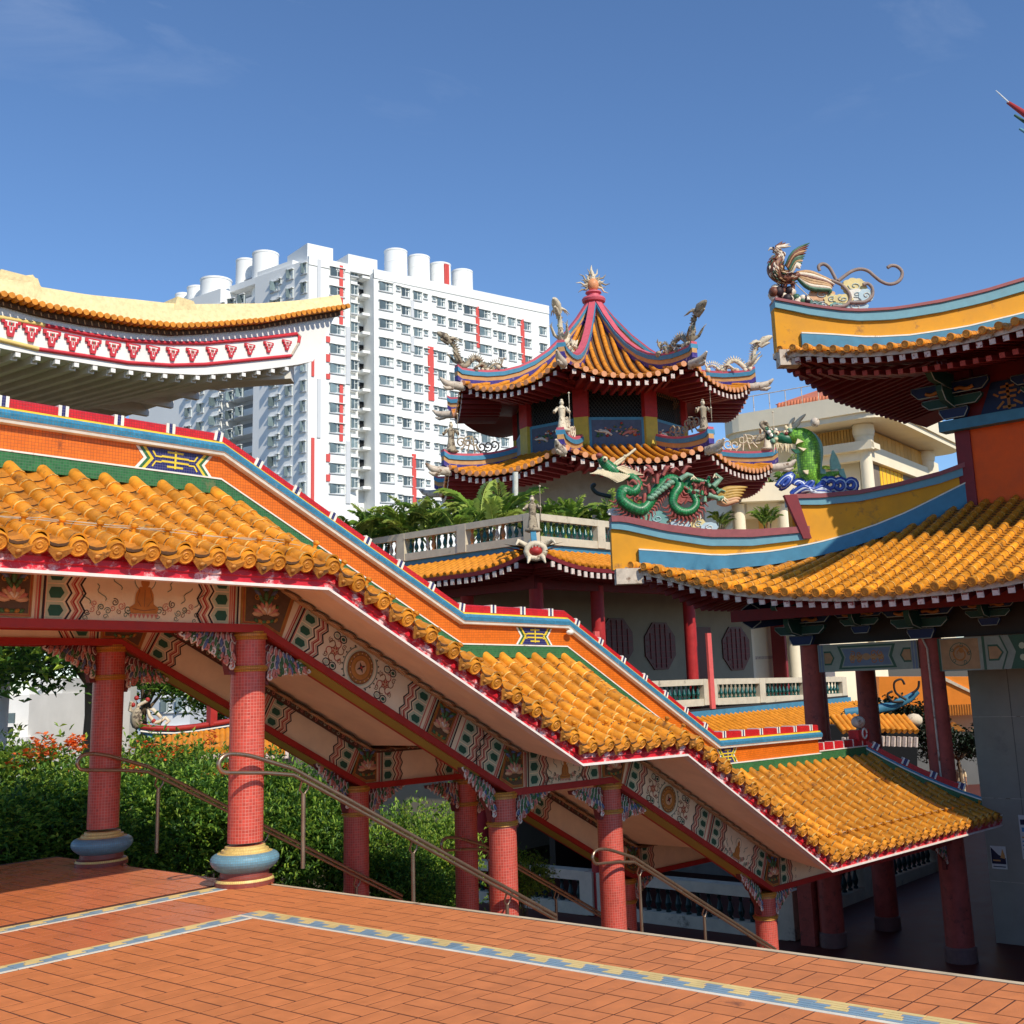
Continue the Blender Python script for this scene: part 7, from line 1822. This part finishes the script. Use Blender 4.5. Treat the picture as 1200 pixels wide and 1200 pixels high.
for i in range(26):
    u = rr.uniform(806, 842); v = rr.uniform(562, 592); p = HP(u, v, rr.uniform(-.1, .2)); q = HP(u+rr.uniform(-8, 12), v+rr.uniform(-8, 6), .1); b.tube([p, lerp(p, q, .5)+V((0, 0, .06)), q], [.05, .035, .01], rr.choice([mDRS, mDRS, mDGP, mDGR]), 5)
b.build('flame_mane', dr, kind='stuff')
b = MB()
for i in range(14): u = 762+i*1.9; b.ball(HP(u, 584-i*1.5+(i % 2), .22), (.09, .09, .07), mDGP, 6, 4)
b.build('pale_scales', dr, kind='stuff')
b = MB()     # head: skull, snout, open jaws
b.tube(smooth([HP(722, 556), HP(714, 548), HP(707, 541), HP(703, 536)]), [.15, .16, .17, .17, .16, .15, .14, .13, .12, .11, .10, .09, .07], mDGR, 9); b.tube(smooth([HP(716, 555), HP(708, 553), HP(700, 549)]), [.10, .1, .1, .09, .09, .08, .07, .06, .04], mDCR, 8)
b.ball(HP(709, 538, .2), (.07, .07, .07), mDCR, 7, 5); b.ball(HP(709, 538, .26), (.03, .03, .03), mBLK, 6, 4); b.ball(HP(702, 534, .1), (.09, .09, .07), mDRS, 7, 5); b.build('head', dr)
b = MB()
for i in range(17):
    a = i/16; u, v = lerp(690, 742, a), lerp(552, 556, a); p = HP(lerp(702, 738, a), lerp(551, 557, a), .12); q = HP(lerp(691, 722, a), lerp(555, 566, a)-3*math.sin(a*3), .14); b.tube([p, lerp(p, q, .55)-V((0, 0, .03)), q], [.035, .028, .006], mDCR, 5)
for i in range(8): p = HP(722+2*i, 549+i, .1); q = HP(733+3*i, 545+1.6*i, .1); b.tube([p, q], [.035, .01], mDCR, 5)
b.build('beard', dr, kind='stuff')
for (pts) in ([(718, 545), (726, 539), (735, 534), (745, 526)], [(722, 545), (731, 538), (732, 533)]):
    b = MB(); b.tube(smooth([HP(*q, .06) for q in pts]), .035, mDCR, 6); b.build('horn', dr)
for pts in ([(751, 596), (757, 602), (756, 610)], [(797, 562), (806, 556), (812, 558)], [(836, 570), (845, 560), (838, 556)], [(760, 600), (752, 606), (750, 612)], [(830, 580), (842, 584), (848, 583)]):
    b = MB(); p_ = [HP(*q, .15) for q in pts]; b.tube(p_, [.07, .06, .05], mDGP, 6)
    for k in (-1, 0, 1): b.tube([p_[-1], p_[-1]+V((.06*k-.03, -.06*k-.05, -.10))], [.03, .008], mDCR, 5)
    b.build('claw_leg', dr)
for i in range(6):
    b = MB(); b.tube(smooth([HP(840, 580+2*i), HP(850, 574+3.2*i), HP(862, 572+3*i), HP(876-2*i, 571+3.4*i)]), [.03, .04, .06, .07, .075, .075, .07, .065, .06, .05, .04, .025, .008], mDGD if i < 4 else mCLP, 6); b.build('tail_plume', dr)
b = MB()
for i, (u, v, rx, rz, m) in enumerate(((720, 600, .16, .09, mCLW), (738, 604, .22, .10, mCLT), (770, 608, .24, .17, mCLT), (782, 612, .15, .11, mCLY), (797, 607, .26, .15, mCLP), (797, 615, .22, .13, mCLB), (812, 606, .18, .10, mCLW), (818, 615, .17, .14, mCLY), (831, 618, .19, .11, mCLB), (810, 621, .16, .08, mCLT))): cloudlet(b, HP(u, v, .05*(i % 3)), rx, rz, m, i)
b.build('cloud_base', dr)
b = MB(); b.tube(smooth([HP(716, 582, -.4), HP(700, 578, -.5), HP(694, 571, -.5), HP(698, 567, -.5)]), [.05]*9+[.06, .06, .05, .03], pm('dark_limb', S(40, 52, 46), .6, .2), 6); b.build('rear_limb', dr)
# --- phoenix on the upper ridge
mPHR = pm('phoenix_rust', S(122, 72, 52), .5, .3, 12, bump=.5, bscale=30); mPHW = pm('phoenix_cream', S(232, 214, 190), .6, .2, 12); mPHG = pm('phoenix_green', S(66, 104, 78), .5, .25, 10); mPHT = pm('phoenix_tan', S(196, 156, 110), .6, .25, 10); mCURL = pm('curl_grey', S(150, 132, 122), .7, .2, 6)
def UPp(x, y, o=0.): return HP(890+x/6.667, 270+y/6.667, o, UC)
ph = thing('phoenix_statue', 'rust and cream phoenix with raised wing and curling tail on the top ridge corner', 'phoenix statue', UPp(180, 560))
b = MB(); p_ = smooth([UPp(112, 150), UPp(150, 175), UPp(160, 220), UPp(125, 275), UPp(130, 330), UPp(190, 375), UPp(260, 365), UPp(310, 345)]); b.tube(p_, [.085, .085, .08, .08, .08, .08, .09, .10, .12, .14, .16, .18, .20, .21, .215, .215, .21, .2, .19, .18, .17, .16, .14, .13, .12, .11, .10, .09, .08], mPHR, 9); b.build('body', ph)
b = MB(); rr = random.Random(8); ow = V((-.7071, -.7071, 0))
for i in range(150):
    j = rr.randrange(1, len(p_)-4); tg = (p_[j+1]-p_[j-1]).normalized(); a = rr.uniform(-1.5, 1.5); nn = (ow*math.cos(a)+tg.cross(ow)*math.sin(a)).normalized(); R_ = (.085 if j < 6 else .12 if j < 10 else .205)*.97
    mt = rr.choice([mPHW, mPHW, mPHR]) if j < 9 else rr.choice([mPHR, mPHR, mPHT, mPHW, mPHG]); q = p_[j]+nn*R_; b.tube([q-tg*.05, q+nn*.012, q+tg*.05+nn*.02], [.02, .032, .006], mt, 5, flat=.5)
b.build('body_feathers', ph, kind='stuff')
b = MB(); b.tube([UPp(110, 145), UPp(85, 140), UPp(68, 158)], [.05, .035, .008], mPHW, 6); b.ball(UPp(108, 135, .09), (.03, .03, .03), mBLK, 6, 4)
for q in ((180, 85), (205, 95), (235, 105), (245, 125), (170, 100)): b.tube([UPp(130, 130), UPp(lerp(130, q[0], .6), lerp(130, q[1], .5)), UPp(*q)], [.045, .04, .008], mPHR if q[0] < 220 else mPHW, 5)
b.build('head_crest', ph)
for i in range(11):
    a = i/10; b = MB(); p0 = UPp(205+45*a, 275+55*a, .17); p1 = UPp(lerp(392, 318, a), lerp(98, 300, a), .12+.015*i); m = UPp(lerp(255, 268, a)+10, lerp(170, 265, a), .2); b.tube(smooth([p0, m, p1], 3), [.05, .07, .085, .085, .075, .05, .012], (mPHG, mPHR, mPHR, mPHT, mPHR, mPHG, mPHG, mPHT, mPHG, mPHW, mPHW)[i], 6, flat=.5); b.build('wing_feather', ph)
for i in range(7):
    b = MB(); b.tube(smooth([UPp(290, 335+4*i), UPp(390, 330+20*i), UPp(500+8*i, 370+16*i), UPp(600-10*i, 410+14*i)]), [.05, .06, .065, .07, .07, .07, .065, .06, .055, .05, .04, .03, .01], (mPHT, mPHW, mPHR, mPHT, mPHT, mPHW, mPHG)[i], 6); b.build('tail_feather', ph)
for pts in ([(470, 315), (462, 280), (500, 262), (545, 290), (575, 340), (600, 390)], [(615, 395), (680, 345), (730, 315), (790, 302), (850, 318), (900, 360), (950, 398), (1010, 420), (1070, 408), (1108, 370), (1112, 320), (1075, 282), (1030, 275), (1000, 292)], [(560, 390), (640, 425), (700, 490), (705, 550), (660, 590), (570, 592)], [(700, 560), (760, 562), (830, 555), (880, 510), (880, 450), (845, 415), (810, 425)]):
    b = MB(); b.tube(smooth([UPp(*q) for q in pts]), .046, mCURL, 8); b.build('tail_curl', ph)
for pts in ([(205, 390), (200, 440), (185, 480)], [(255, 400), (262, 450), (240, 500)]): b = MB(); b.tube([UPp(*q) for q in pts], [.07, .05, .05], mPHR, 6); b.build('leg', ph)
b = MB(); b.tube([UPp(275, 410), UPp(425, 555)], .014, mOLDW, 5); b.build('stay_rod', ph)
b = MB(); rr = random.Random(4)
for i in range(20): b.ball(UPp(rr.uniform(110, 265), rr.uniform(455, 545), rr.uniform(-.1, .1)), (rr.uniform(.08, .16),)*3, rr.choice([mPHW, mPHW, mBLK, mPHR]), 6, 4)
for i in range(9): b.ball(UPp(rr.uniform(280, 370), rr.uniform(520, 575), 0), (.10, .10, .10), rr.choice([mPHW, mBLK, mPHG]), 6, 4)
b.build('rock_base', ph)
b = MB()
for i, (x, y, rx, rz, m) in enumerate(((485, 510, .32, .18, mCLP), (560, 545, .18, .14, mCLY), (650, 540, .24, .12, mCLY), (740, 440, .30, .20, mCLY), (760, 505, .26, .14, mCLW), (830, 512, .18, .16, mCLB), (490, 585, .34, .15, mCLW), (750, 600, .30, .15, mCLB), (620, 590, .22, .08, mCLT), (420, 580, .2, .1, mCLT))): cloudlet(b, UPp(x, y, -.12+.03*(i % 3)), rx, rz, m, i)
b.build('cloud_base', ph)
# --- dragon fish on the lower ridge, second step
mFGR = pm('fish_bright_green', S(124, 182, 58), .4, .3, 12, spec=.5, mosaic=(.06, S(52, 110, 44), .3)); mFDK = pm('fish_dark_green', S(24, 92, 62), .4, .25, 10); mFTL = pm('fish_teal', S(142, 188, 164), .5, .15, 6); mWVB = pm('wave_blue', S(44, 74, 158), .35, .3, 8, spec=.6); mWVW = pm('wave_white', S(214, 222, 230), .5, .15, 8)
def FP_(x, y, o=0.): return HP(880+x/8.571, 480+y/8.571, o)
fi = thing('dragon_fish_statue', 'bright green dragon fish rearing above curling blue and white waves', 'dragon fish statue', FP_(620, 860))
sp_ = smooth([FP_(380, 290, .05), FP_(450, 270, .05), FP_(530, 300, .05), FP_(575, 400, .05), FP_(580, 520, .05), FP_(590, 640, .05), FP_(640, 720, .05), FP_(720, 690), FP_(800, 655), FP_(880, 630)])
n = len(sp_); b = MB(); b.tube(sp_, [.12, .15, .18, .2, .22, .235, .25, .265, .28, .285, .29, .295, .30, .30, .30, .30, .295, .29, .285, .28, .27, .26, .24, .22, .20, .18, .16, .15, .13, .12, .11, .10, .09, .08, .07, .06, .05][:n], mFGR, 12); b.build('body', fi)
crest = smooth([FP_(410, 255), FP_(480, 220), FP_(560, 222), FP_(640, 262), FP_(690, 340), FP_(702, 440), FP_(690, 540), FP_(692, 620), FP_(730, 655), FP_(800, 640), FP_(870, 610)])
b = MB(); b.tube(crest, .055, mDCR, 7); inn = [lerp(c, FP_(560, 480), .10) for c in crest]; b.tube(inn[:-6], .10, mFTL, 8); b.tube([lerp(c, FP_(560, 480), .2)+V((-.03, -.03, 0)) for c in crest[2:-14]], .05, mFDK, 7); b.build('back_crest', fi)
b = MB(); b.prism([FP_(810, 600), FP_(805, 500), FP_(828, 405), FP_(870, 480), FP_(905, 570), FP_(900, 620)], (.09, .09, 0), mFTL); b.prism([FP_(830, 600), FP_(930, 590), FP_(962, 690), FP_(955, 700), FP_(890, 650)], (.09, .09, 0), mFTL); b.build('tail_fin', fi)
b = MB()
for a in (((470, 375), (520, 385), (560, 390), (530, 415)), ((525, 610), (580, 605), (575, 650), (550, 640)), ((410, 395), (470, 400), (500, 430), (450, 440)), ((470, 290), (530, 320), (490, 330), (450, 350))): b.prism([FP_(x, y, .35) for x, y in a], (.05, .05, 0), mDCR if a[0][0] > 460 else mFDK)
b.build('fins', fi, kind='stuff')
b = MB(); b.tube(smooth([FP_(400, 310), FP_(330, 300), FP_(260, 275), FP_(190, 240), FP_(150, 225)]), [.16, .17, .18, .18, .18, .17, .16, .15, .14, .13, .12, .11, .1, .09, .08, .07, .05], mFDK, 9); b.tube(smooth([FP_(390, 345), FP_(320, 340), FP_(250, 315), FP_(215, 300)]), [.12, .12, .12, .11, .1, .1, .09, .08, .08, .07, .06, .05, .04], mDCR, 8); b.ball(FP_(262, 238, .17), (.06, .06, .06), mDCR, 7, 5); b.ball(FP_(258, 238, .23), (.025,)*3, mBLK, 6, 4); b.build('head', fi)
b = MB(); rr = random.Random(5)
for i in range(22): a = i/21; p = FP_(lerp(215, 400, a), lerp(335, 350, a), .1); b.tube([p, p+V((rr.uniform(-.05, .05), rr.uniform(-.05, .05), -rr.uniform(.12, .25)))], [.035, .006], mDCR, 5)
for i in range(24): p = FP_(rr.uniform(150, 420), rr.uniform(195, 320), rr.uniform(0, .2)); b.ball(p, (rr.uniform(.04, .08),)*3, rr.choice([mDCR, mFDK, mDGP, mDRS, mCLW]), 6, 4)
b.build('beard', fi, kind='stuff')
for pts in ([(340, 165), (380, 205), (405, 130), (440, 80)], [(420, 170), (480, 110), (550, 45)], [(400, 200), (440, 170), (500, 120)], [(160, 220), (100, 150), (140, 130), (185, 180)], [(150, 260), (90, 270), (40, 330)], [(140, 250), (100, 300), (60, 300)]):
    b = MB(); b.tube(smooth([FP_(*q, .05) for q in pts]), [.05]*(4*(len(pts)-1)-2)+[.04, .03, .01], mDCR if pts[0][0] > 330 else mFIG, 6); b.build('horn_whisker', fi)
for i, (x, y, r, d_) in enumerate(((345, 730, 95, 1), (480, 770, 80, -1), (585, 760, 90, 1), (700, 765, 85, 1), (800, 750, 80, -1), (890, 760, 85, -1), (1000, 755, 75, -1))):
    b = MB()
    for q, (k, m) in enumerate(((1.0, mWVB), (.78, mWVW), (.56, mWVB))):
        if r*k < 30: continue
        pts = [FP_(x+d_*r*k*(1-.035*j)*math.cos(PI*.85+j*.5*d_*-1 if d_ > 0 else PI*.15+j*.5), y+r*k*(1-.035*j)*math.sin(PI*.85+j*.5 if d_ > 0 else -PI*.15-j*.5)*-1*(1 if d_ < 0 else -1), .12+.05*q) for j in range(12)]
        b.tube(pts, .07 if q == 0 else .05, m, 7)
    b.build('wave_curl', fi)
b = MB()
for k in range(4): b.tube(smooth([FP_(400+30*k, 850-10*k, .2), FP_(520+20*k, 770+12*k, .25), FP_(620, 800+8*k, .25), FP_(720-10*k, 770+22*k, .25), FP_(800, 820, .2)]), .055, mWVW if k % 2 else mWVB, 6)
b.build('wave_crest', fi)
# --- grey dragons on the pagoda's upper ridges
def small_dragon(path, out, label, sc=1., mat=mFIG, flip=1):
    p0 = path[0]+V((0, 0, .64)); inn = V((-out.x, -out.y, 0)); t = thing('dragon_statue', label, 'dragon statue', p0, 'grey dragons on the pagoda roof')
    def hz(d): 
        # height of the hip ridge at horizontal distance d inwards from its tip
        acc = 0
        for a, c in zip(path, path[1:]):
            l = math.hypot(c.x-a.x, c.y-a.y)
            if acc+l >= d: return lerp(a.z, c.z, (d-acc)/l)+.64
            acc += l
        return path[-1].z+.64
    sd = V((-out.y, out.x, 0))
    def Q(d, h, s=0.): p = V((path[0].x, path[0].y, 0))+inn*d*sc+sd*s*sc; p.z = hz(d*sc)+h*sc; return p
    bp = smooth([Q(-.62, 1.12), Q(-.28, 1.16), Q(-.02, .95), Q(.02, .55), Q(.22, .25), Q(.55, .15, .1), Q(.95, .55, .15), Q(1.3, .75, .1), Q(1.65, .55, 0), Q(1.9, .15, -.1), Q(2.2, .10, -.1), Q(2.5, .35, 0), Q(2.8, .4, .1), Q(3.1, .2, .1)])
    b = MB(); b.tube(bp, [k*sc for k in taper(len(bp), .10, .16, .05)], mat, 8); b.build('body', t)
    b = MB()
    for i in range(3, len(bp)-2, 1):
        tg = (bp[i+1]-bp[i-1]).normalized(); s_ = tg.cross(sd); s_.normalize(); s_ = s_ if s_.dot(V((0, 0, 1))+inn*.3) > 0 else -s_; b.tube([bp[i]+s_*.14*sc, bp[i]+s_*.34*sc], [.06*sc, .01], mat, 4)
    for i in range(90):
        j = random.Random(i).randrange(2, len(bp)-2); tg = (bp[j+1]-bp[j-1]).normalized(); a = i*2.4; nn = (sd*math.cos(a)+tg.cross(sd)*math.sin(a)).normalized(); q = bp[j]+tg*((i % 5)-2)*.05+nn*.13*sc; b.tube([q, q+nn*.05*sc+tg*.05*sc], [.05*sc, .006], (mat, mFIGW, mDGP, mPHT)[i % 4], 4)
    b.build('spine_fins', t, kind='stuff')
    b = MB(); b.tube([Q(-.35, 1.12), Q(-.72, 1.24), Q(-1.05, 1.16), Q(-1.22, 1.10)], [.2*sc, .25*sc, .16*sc, .07*sc], mat, 8); b.tube([Q(-.45, 1.0), Q(-.8, .92), Q(-1.05, .82)], [.14*sc, .11*sc, .05*sc], mat, 7); b.ball(Q(-.68, 1.40, .12), (.06*sc,)*3, mFIGW, 6, 4); b.ball(Q(-.68, 1.40, -.12), (.06*sc,)*3, mFIGW, 6, 4); b.build('head', t)
    b = MB()
    for i in range(9): a = -1+i/4; b.tube([Q(-.45, 1.25, a*.15), Q(-.2, 1.45+.14*math.cos(a*2), a*.35), Q(.1+.05*(i % 4), 1.75-.35*abs(a), a*.5)], [.08*sc, .05*sc, .01], mFIGW if i % 2 else mat, 5)
    b.build('mane', t, kind='stuff')
    for s_, d_ in ((.35, .25), (-.35, .3), (.3, 1.75), (-.3, 1.85)):
        b = MB(); b.tube([Q(d_, .35, s_*.4), Q(d_-.25, .35, s_), Q(d_-.55, .5 if d_ < 1 else .1, s_*1.2)], [.12*sc, .09*sc, .06*sc], mat, 6)
        for k in (-1, 0, 1): b.tube([Q(d_-.55, .5 if d_ < 1 else .1, s_*1.2), Q(d_-.75, (.5 if d_ < 1 else .1)+.08*k, s_*1.2+.1*k)], [.04*sc, .008], mFIGW, 4)
        b.build('leg', t)
    for k in range(5): b = MB(); b.tube([Q(3.0, .25, .1), Q(3.15, .5+.05*k, .05*k), Q(3.0+.12*k, .85-.05*k, .06*(k-2))], [.06*sc, .05*sc, .01], mat, 5); b.build('tail_plume', t)
    b = MB(); rr = random.Random(int(out.x*100)+7)
    for i in range(14): b.ball(Q(rr.uniform(.1, 3), rr.uniform(-.05, .15), rr.uniform(-.2, .2)), (rr.uniform(.1, .2)*sc,)*3, rr.choice([mat, mFIGW]), 6, 4)
    b.build('cloud_base', t)
for k, lab, m in ((3, 'weathered dragon at the left corner of the top pagoda roof, against the flats', mFIG), (4, 'pale dragon facing out on the front left corner of the top pagoda roof', mFIGW), (5, 'grey dragon with gaping jaws on the front right corner of the top pagoda roof', mFIG), (6, 'cream dragon arching on the far right corner of the top pagoda roof', mFIGW)):
    kk = (k-4) % 8; hp_, ou = HIPS['upper', (kk+7) % 8]; small_dragon(hp_, ou, lab, .85 if k in (4, 5) else .78, m)
# figures on the lower roof corners and along the terrace
def figure(p, H, label, mat, seed, staff=True):
    r = random.Random(seed); t = thing('figure_statue', label, 'statue', p, None); p = V(p); b = MB()
    b.lathe([(.17*H, 0), (.19*H, .06*H), (.15*H, .25*H), (.11*H, .45*H), (.13*H, .60*H), (.15*H, .72*H), (.10*H, .79*H), (.05*H, .82*H), (.05*H, .84*H)], p, mat, 10, True, .75); b.build('robe', t)
    b = MB(); b.ball(p+V((0, 0, .90*H)), (.075*H, .075*H, .085*H), mFIGW, 9, 7); b.ball(p+V((0, 0, .985*H)), (.05*H, .05*H, .05*H), mat, 7, 5); b.ball(p+V((-.055*H, -.045*H, .90*H)), (.015*H,)*3, mFIGW, 5, 4); b.build('head', t)
    for s_ in (-1, 1):
        sh = p+V((.10*H*s_, -.08*H*s_, .74*H)); el = sh+V((.09*H*s_-.06*H, -.08*H*s_-.05*H, -.16*H)); ha = el+V((-.10*H, -.08*H, r.uniform(-.02, .16)*H)); b = MB(); b.tube([sh, el, ha], [.055*H, .05*H, .03*H], mat, 7); b.ball(ha, (.03*H,)*3, mFIGW, 6, 4); b.build('arm', t)
        if s_ > 0 and staff: b = MB(); b.tube([ha-V((0, 0, .45*H)), ha+V((0, 0, .6*H))], .012*H, mat, 5); b.ball(ha+V((0, 0, .6*H)), (.035*H,)*3, mFIGW, 6, 4); b.build('staff', t)
    b = MB(); b.ball(p, (.26*H, .26*H, .08*H), mat, 9, 5); b.build('plinth', t)
for k, lab, m in ((4, 'slim pale robed figure on the front left corner of the lower pagoda roof', mFIGW), (5, 'dark robed figure on the front right corner of the lower pagoda roof', mFIG), (3, 'weathered figure among scrolls on the far left corner of the lower pagoda roof', mFIG), (6, 'small figure on the far right corner of the lower pagoda roof', mFIGW)):
    hp_, ou = HIPS['lower', (k-4+7) % 8]; pz_ = hp_[0]-ou*.45+V((0, 0, .58)); figure(pz_, 1.35, lab, m, k)
    sc_ = thing('scrollwork', ('curling grey scrollwork beside the '+lab.split(' on ')[0]), 'roof ornament', pz_)
    for i in range(6):
        rr = random.Random(k*10+i); c = pz_-ou*(.5+.35*i)+V((0, 0, .1-.04*i)); b = MB(); pts = [c+V((-ou.x*.26*math.cos(j*.6+i)*(1-.06*j), -ou.y*.26*math.cos(j*.6+i)*(1-.06*j), .34+.1*(i % 3)+.26*math.sin(j*.6+i)*(1-.06*j))) for j in range(14)]; b.tube(smooth([c]+pts, 2), .038, m, 5); b.build('scroll', sc_)
figure(V((EX+.75, EY+.75, 6.75)), 1.15, 'weathered robed figure standing on the terrace corner ridge before the palms', mFIG, 3)
hd = thing('beast_head_ornament', 'cream beast head with red mouth under the terrace corner', 'roof ornament', (EX-.1, EY-.1, 5.6))
c = V((EX-.1, EY-.1, 5.9)); b = MB(); o_ = V((-.7071, -.7071, 0)); e_ = V((.7071, -.7071, 0))
b.tube([c+e_*.30*math.cos(k*PI/6)+V((0, 0, .24*math.sin(k*PI/6)))+o_*.2 for k in range(13)], .10, mFIGW, 7); b.ball(c+V((.1, .1, .16)), (.34, .34, .22), mFIGW, 9, 6); b.build('head', hd); b = MB(); b.ball(c+o_*.12, (.24, .24, .18), mRAIL, 9, 6); b.build('mouth', hd)
b = MB()
for k in range(5): b.tube([c+o_*.24+e_*(.10*k-.2)+V((0, 0, .20)), c+o_*.26+e_*(.10*k-.2)+V((0, 0, .08))], [.04, .01], mOLDW, 5)
b.build('teeth', hd, kind='stuff')
b = MB()
for s_ in (-1, 1): b.tube([c+V((.2*s_, -.2*s_, .2)), c+V((.4*s_-.1, -.4*s_-.1, .35)), c+V((.45*s_-.25, -.45*s_-.25, .2))], [.1, .08, .02], mFIGW, 6); b.tube([c+V((.15*s_-.2, -.15*s_-.2, -.2)), c+V((.2*s_-.4, -.2*s_-.4, -.42))], [.09, .02], mFIGW, 6)
b.build('tusks', hd, kind='stuff')
# ------------------------------------------------------------------ visitor standing in the shade of the hall
mSKIN = pm('skin', S(150, 104, 80), .6, .06, 5); mHAIR = pm('hair', S(30, 24, 22), .7, .1, 5); mSHIRT = pm('cream_shirt', S(226, 200, 160), .8, .08, 6, bump=.3, bscale=20); mTROU = pm('beige_trousers', S(200, 184, 150), .8, .08, 6); mBELT = pm('dark_belt', S(40, 30, 30), .6)
pf = onZ(1123.5, 895, -4.31+1.68); pf.z = -4.31
per = thing('person', 'visitor in cream shirt and beige trousers standing in shade beside the right hall column', 'person', pf)
vd = V((CF.x, CF.y, 0)).normalized(); sdv = V((-vd.y, vd.x, 0))
def PP(s, f, z): return pf+sdv*s+vd*f+V((0, 0, z))
jn = [(0, 0, .94, .13), (0, 0, 1.12, .115), (0, 0, 1.32, .14), (0, .01, 1.42, .07), (0, 0, 1.50, .052), (0, -.01, 1.60, .098), (0, -.01, 1.68, .07)]
eg = [(i, i+1) for i in range(6)]
for s_ in (-1, 1):
    b0 = len(jn); jn += [(.09*s_, 0, .90, .095), (.10*s_, -.01, .50, .062), (.10*s_, .02, .09, .045), (.11*s_, -.13, .04, .035)]; eg += [(0, b0), (b0, b0+1), (b0+1, b0+2), (b0+2, b0+3)]
    b0 = len(jn); jn += [(.19*s_, 0, 1.37, .055), (.25*s_, .02, 1.10, .042), (.22*s_, -.10, .88, .034), (.21*s_, -.14, .80, .026)]; eg += [(2, b0), (b0, b0+1), (b0+1, b0+2), (b0+2, b0+3)]
    for q in range(4): jn.append(((.19+.012*q)*s_, -.16-.01*q, .71+.012*abs(q-1.5), .010)); eg.append((b0+3, len(jn)-1))
    jn.append((.17*s_, -.17, .78, .010)); eg.append((b0+3, len(jn)-1))
me = bpy.data.meshes.new('body'); me.from_pydata([tuple(PP(a, b_, c)-pf) for a, b_, c, _ in jn], eg, []); me.materials.append(mSKIN)
bo = bpy.data.objects.new('body', me); COL.objects.link(bo); bo.parent = per; WL[bo.name] = pf
sk = bo.modifiers.new('skin', 'SKIN'); bo.modifiers.new('smooth', 'SUBSURF').render_levels = 1
for v_, (_, _, _, r_) in zip(me.skin_vertices[0].data, jn): v_.radius = (r_, r_)
me.skin_vertices[0].data[0].use_root = True
b = MB(); b.tube([PP(0, 0, .92), PP(0, 0, 1.1), PP(0, 0, 1.3), PP(0, 0, 1.42), PP(0, 0, 1.455)], [.165, .15, .175, .13, .075], mSHIRT, 14, flat=.75, up=vd)
for s_ in (-1, 1): b.tube([PP(.14*s_, 0, 1.40), PP(.20*s_, 0, 1.35), PP(.25*s_, .02, 1.12)], [.07, .072, .062], mSHIRT, 10)
b.build('shirt', per)
b = MB(); b.tube([PP(0, 0, .80), PP(0, 0, .93)], [.165, .16], mTROU, 14, flat=.75, up=vd)
for s_ in (-1, 1): b.tube([PP(.085*s_, 0, .88), PP(.10*s_, -.01, .5), PP(.10*s_, .02, .07)], [.105, .08, .07], mTROU, 10)
b.build('trousers', per); b = MB(); b.tube([PP(0, 0, .91), PP(0, 0, .95)], [.168, .166], mBELT, 14, flat=.76, up=vd); b.build('belt', per)
b = MB(); b.ball(PP(0, .015, 1.665), (.10, .10, .085), mHAIR, 12, 8); b.build('hair', per)
b = MB(); f_ = -.105
b.ball(PP(0, f_-.012, 1.60), (.014, .014, .022), mSKIN, 7, 5)
for s_ in (-1, 1): b.ball(PP(.036*s_, f_+.008, 1.625), (.012, .012, .009), mHAIR, 6, 4); b.ball(PP(.10*s_, 0, 1.61), (.016, .02, .03), mSKIN, 6, 5)
b.ball(PP(0, f_+.006, 1.555), (.024, .012, .007), mREDL, 7, 4); b.build('face', per)
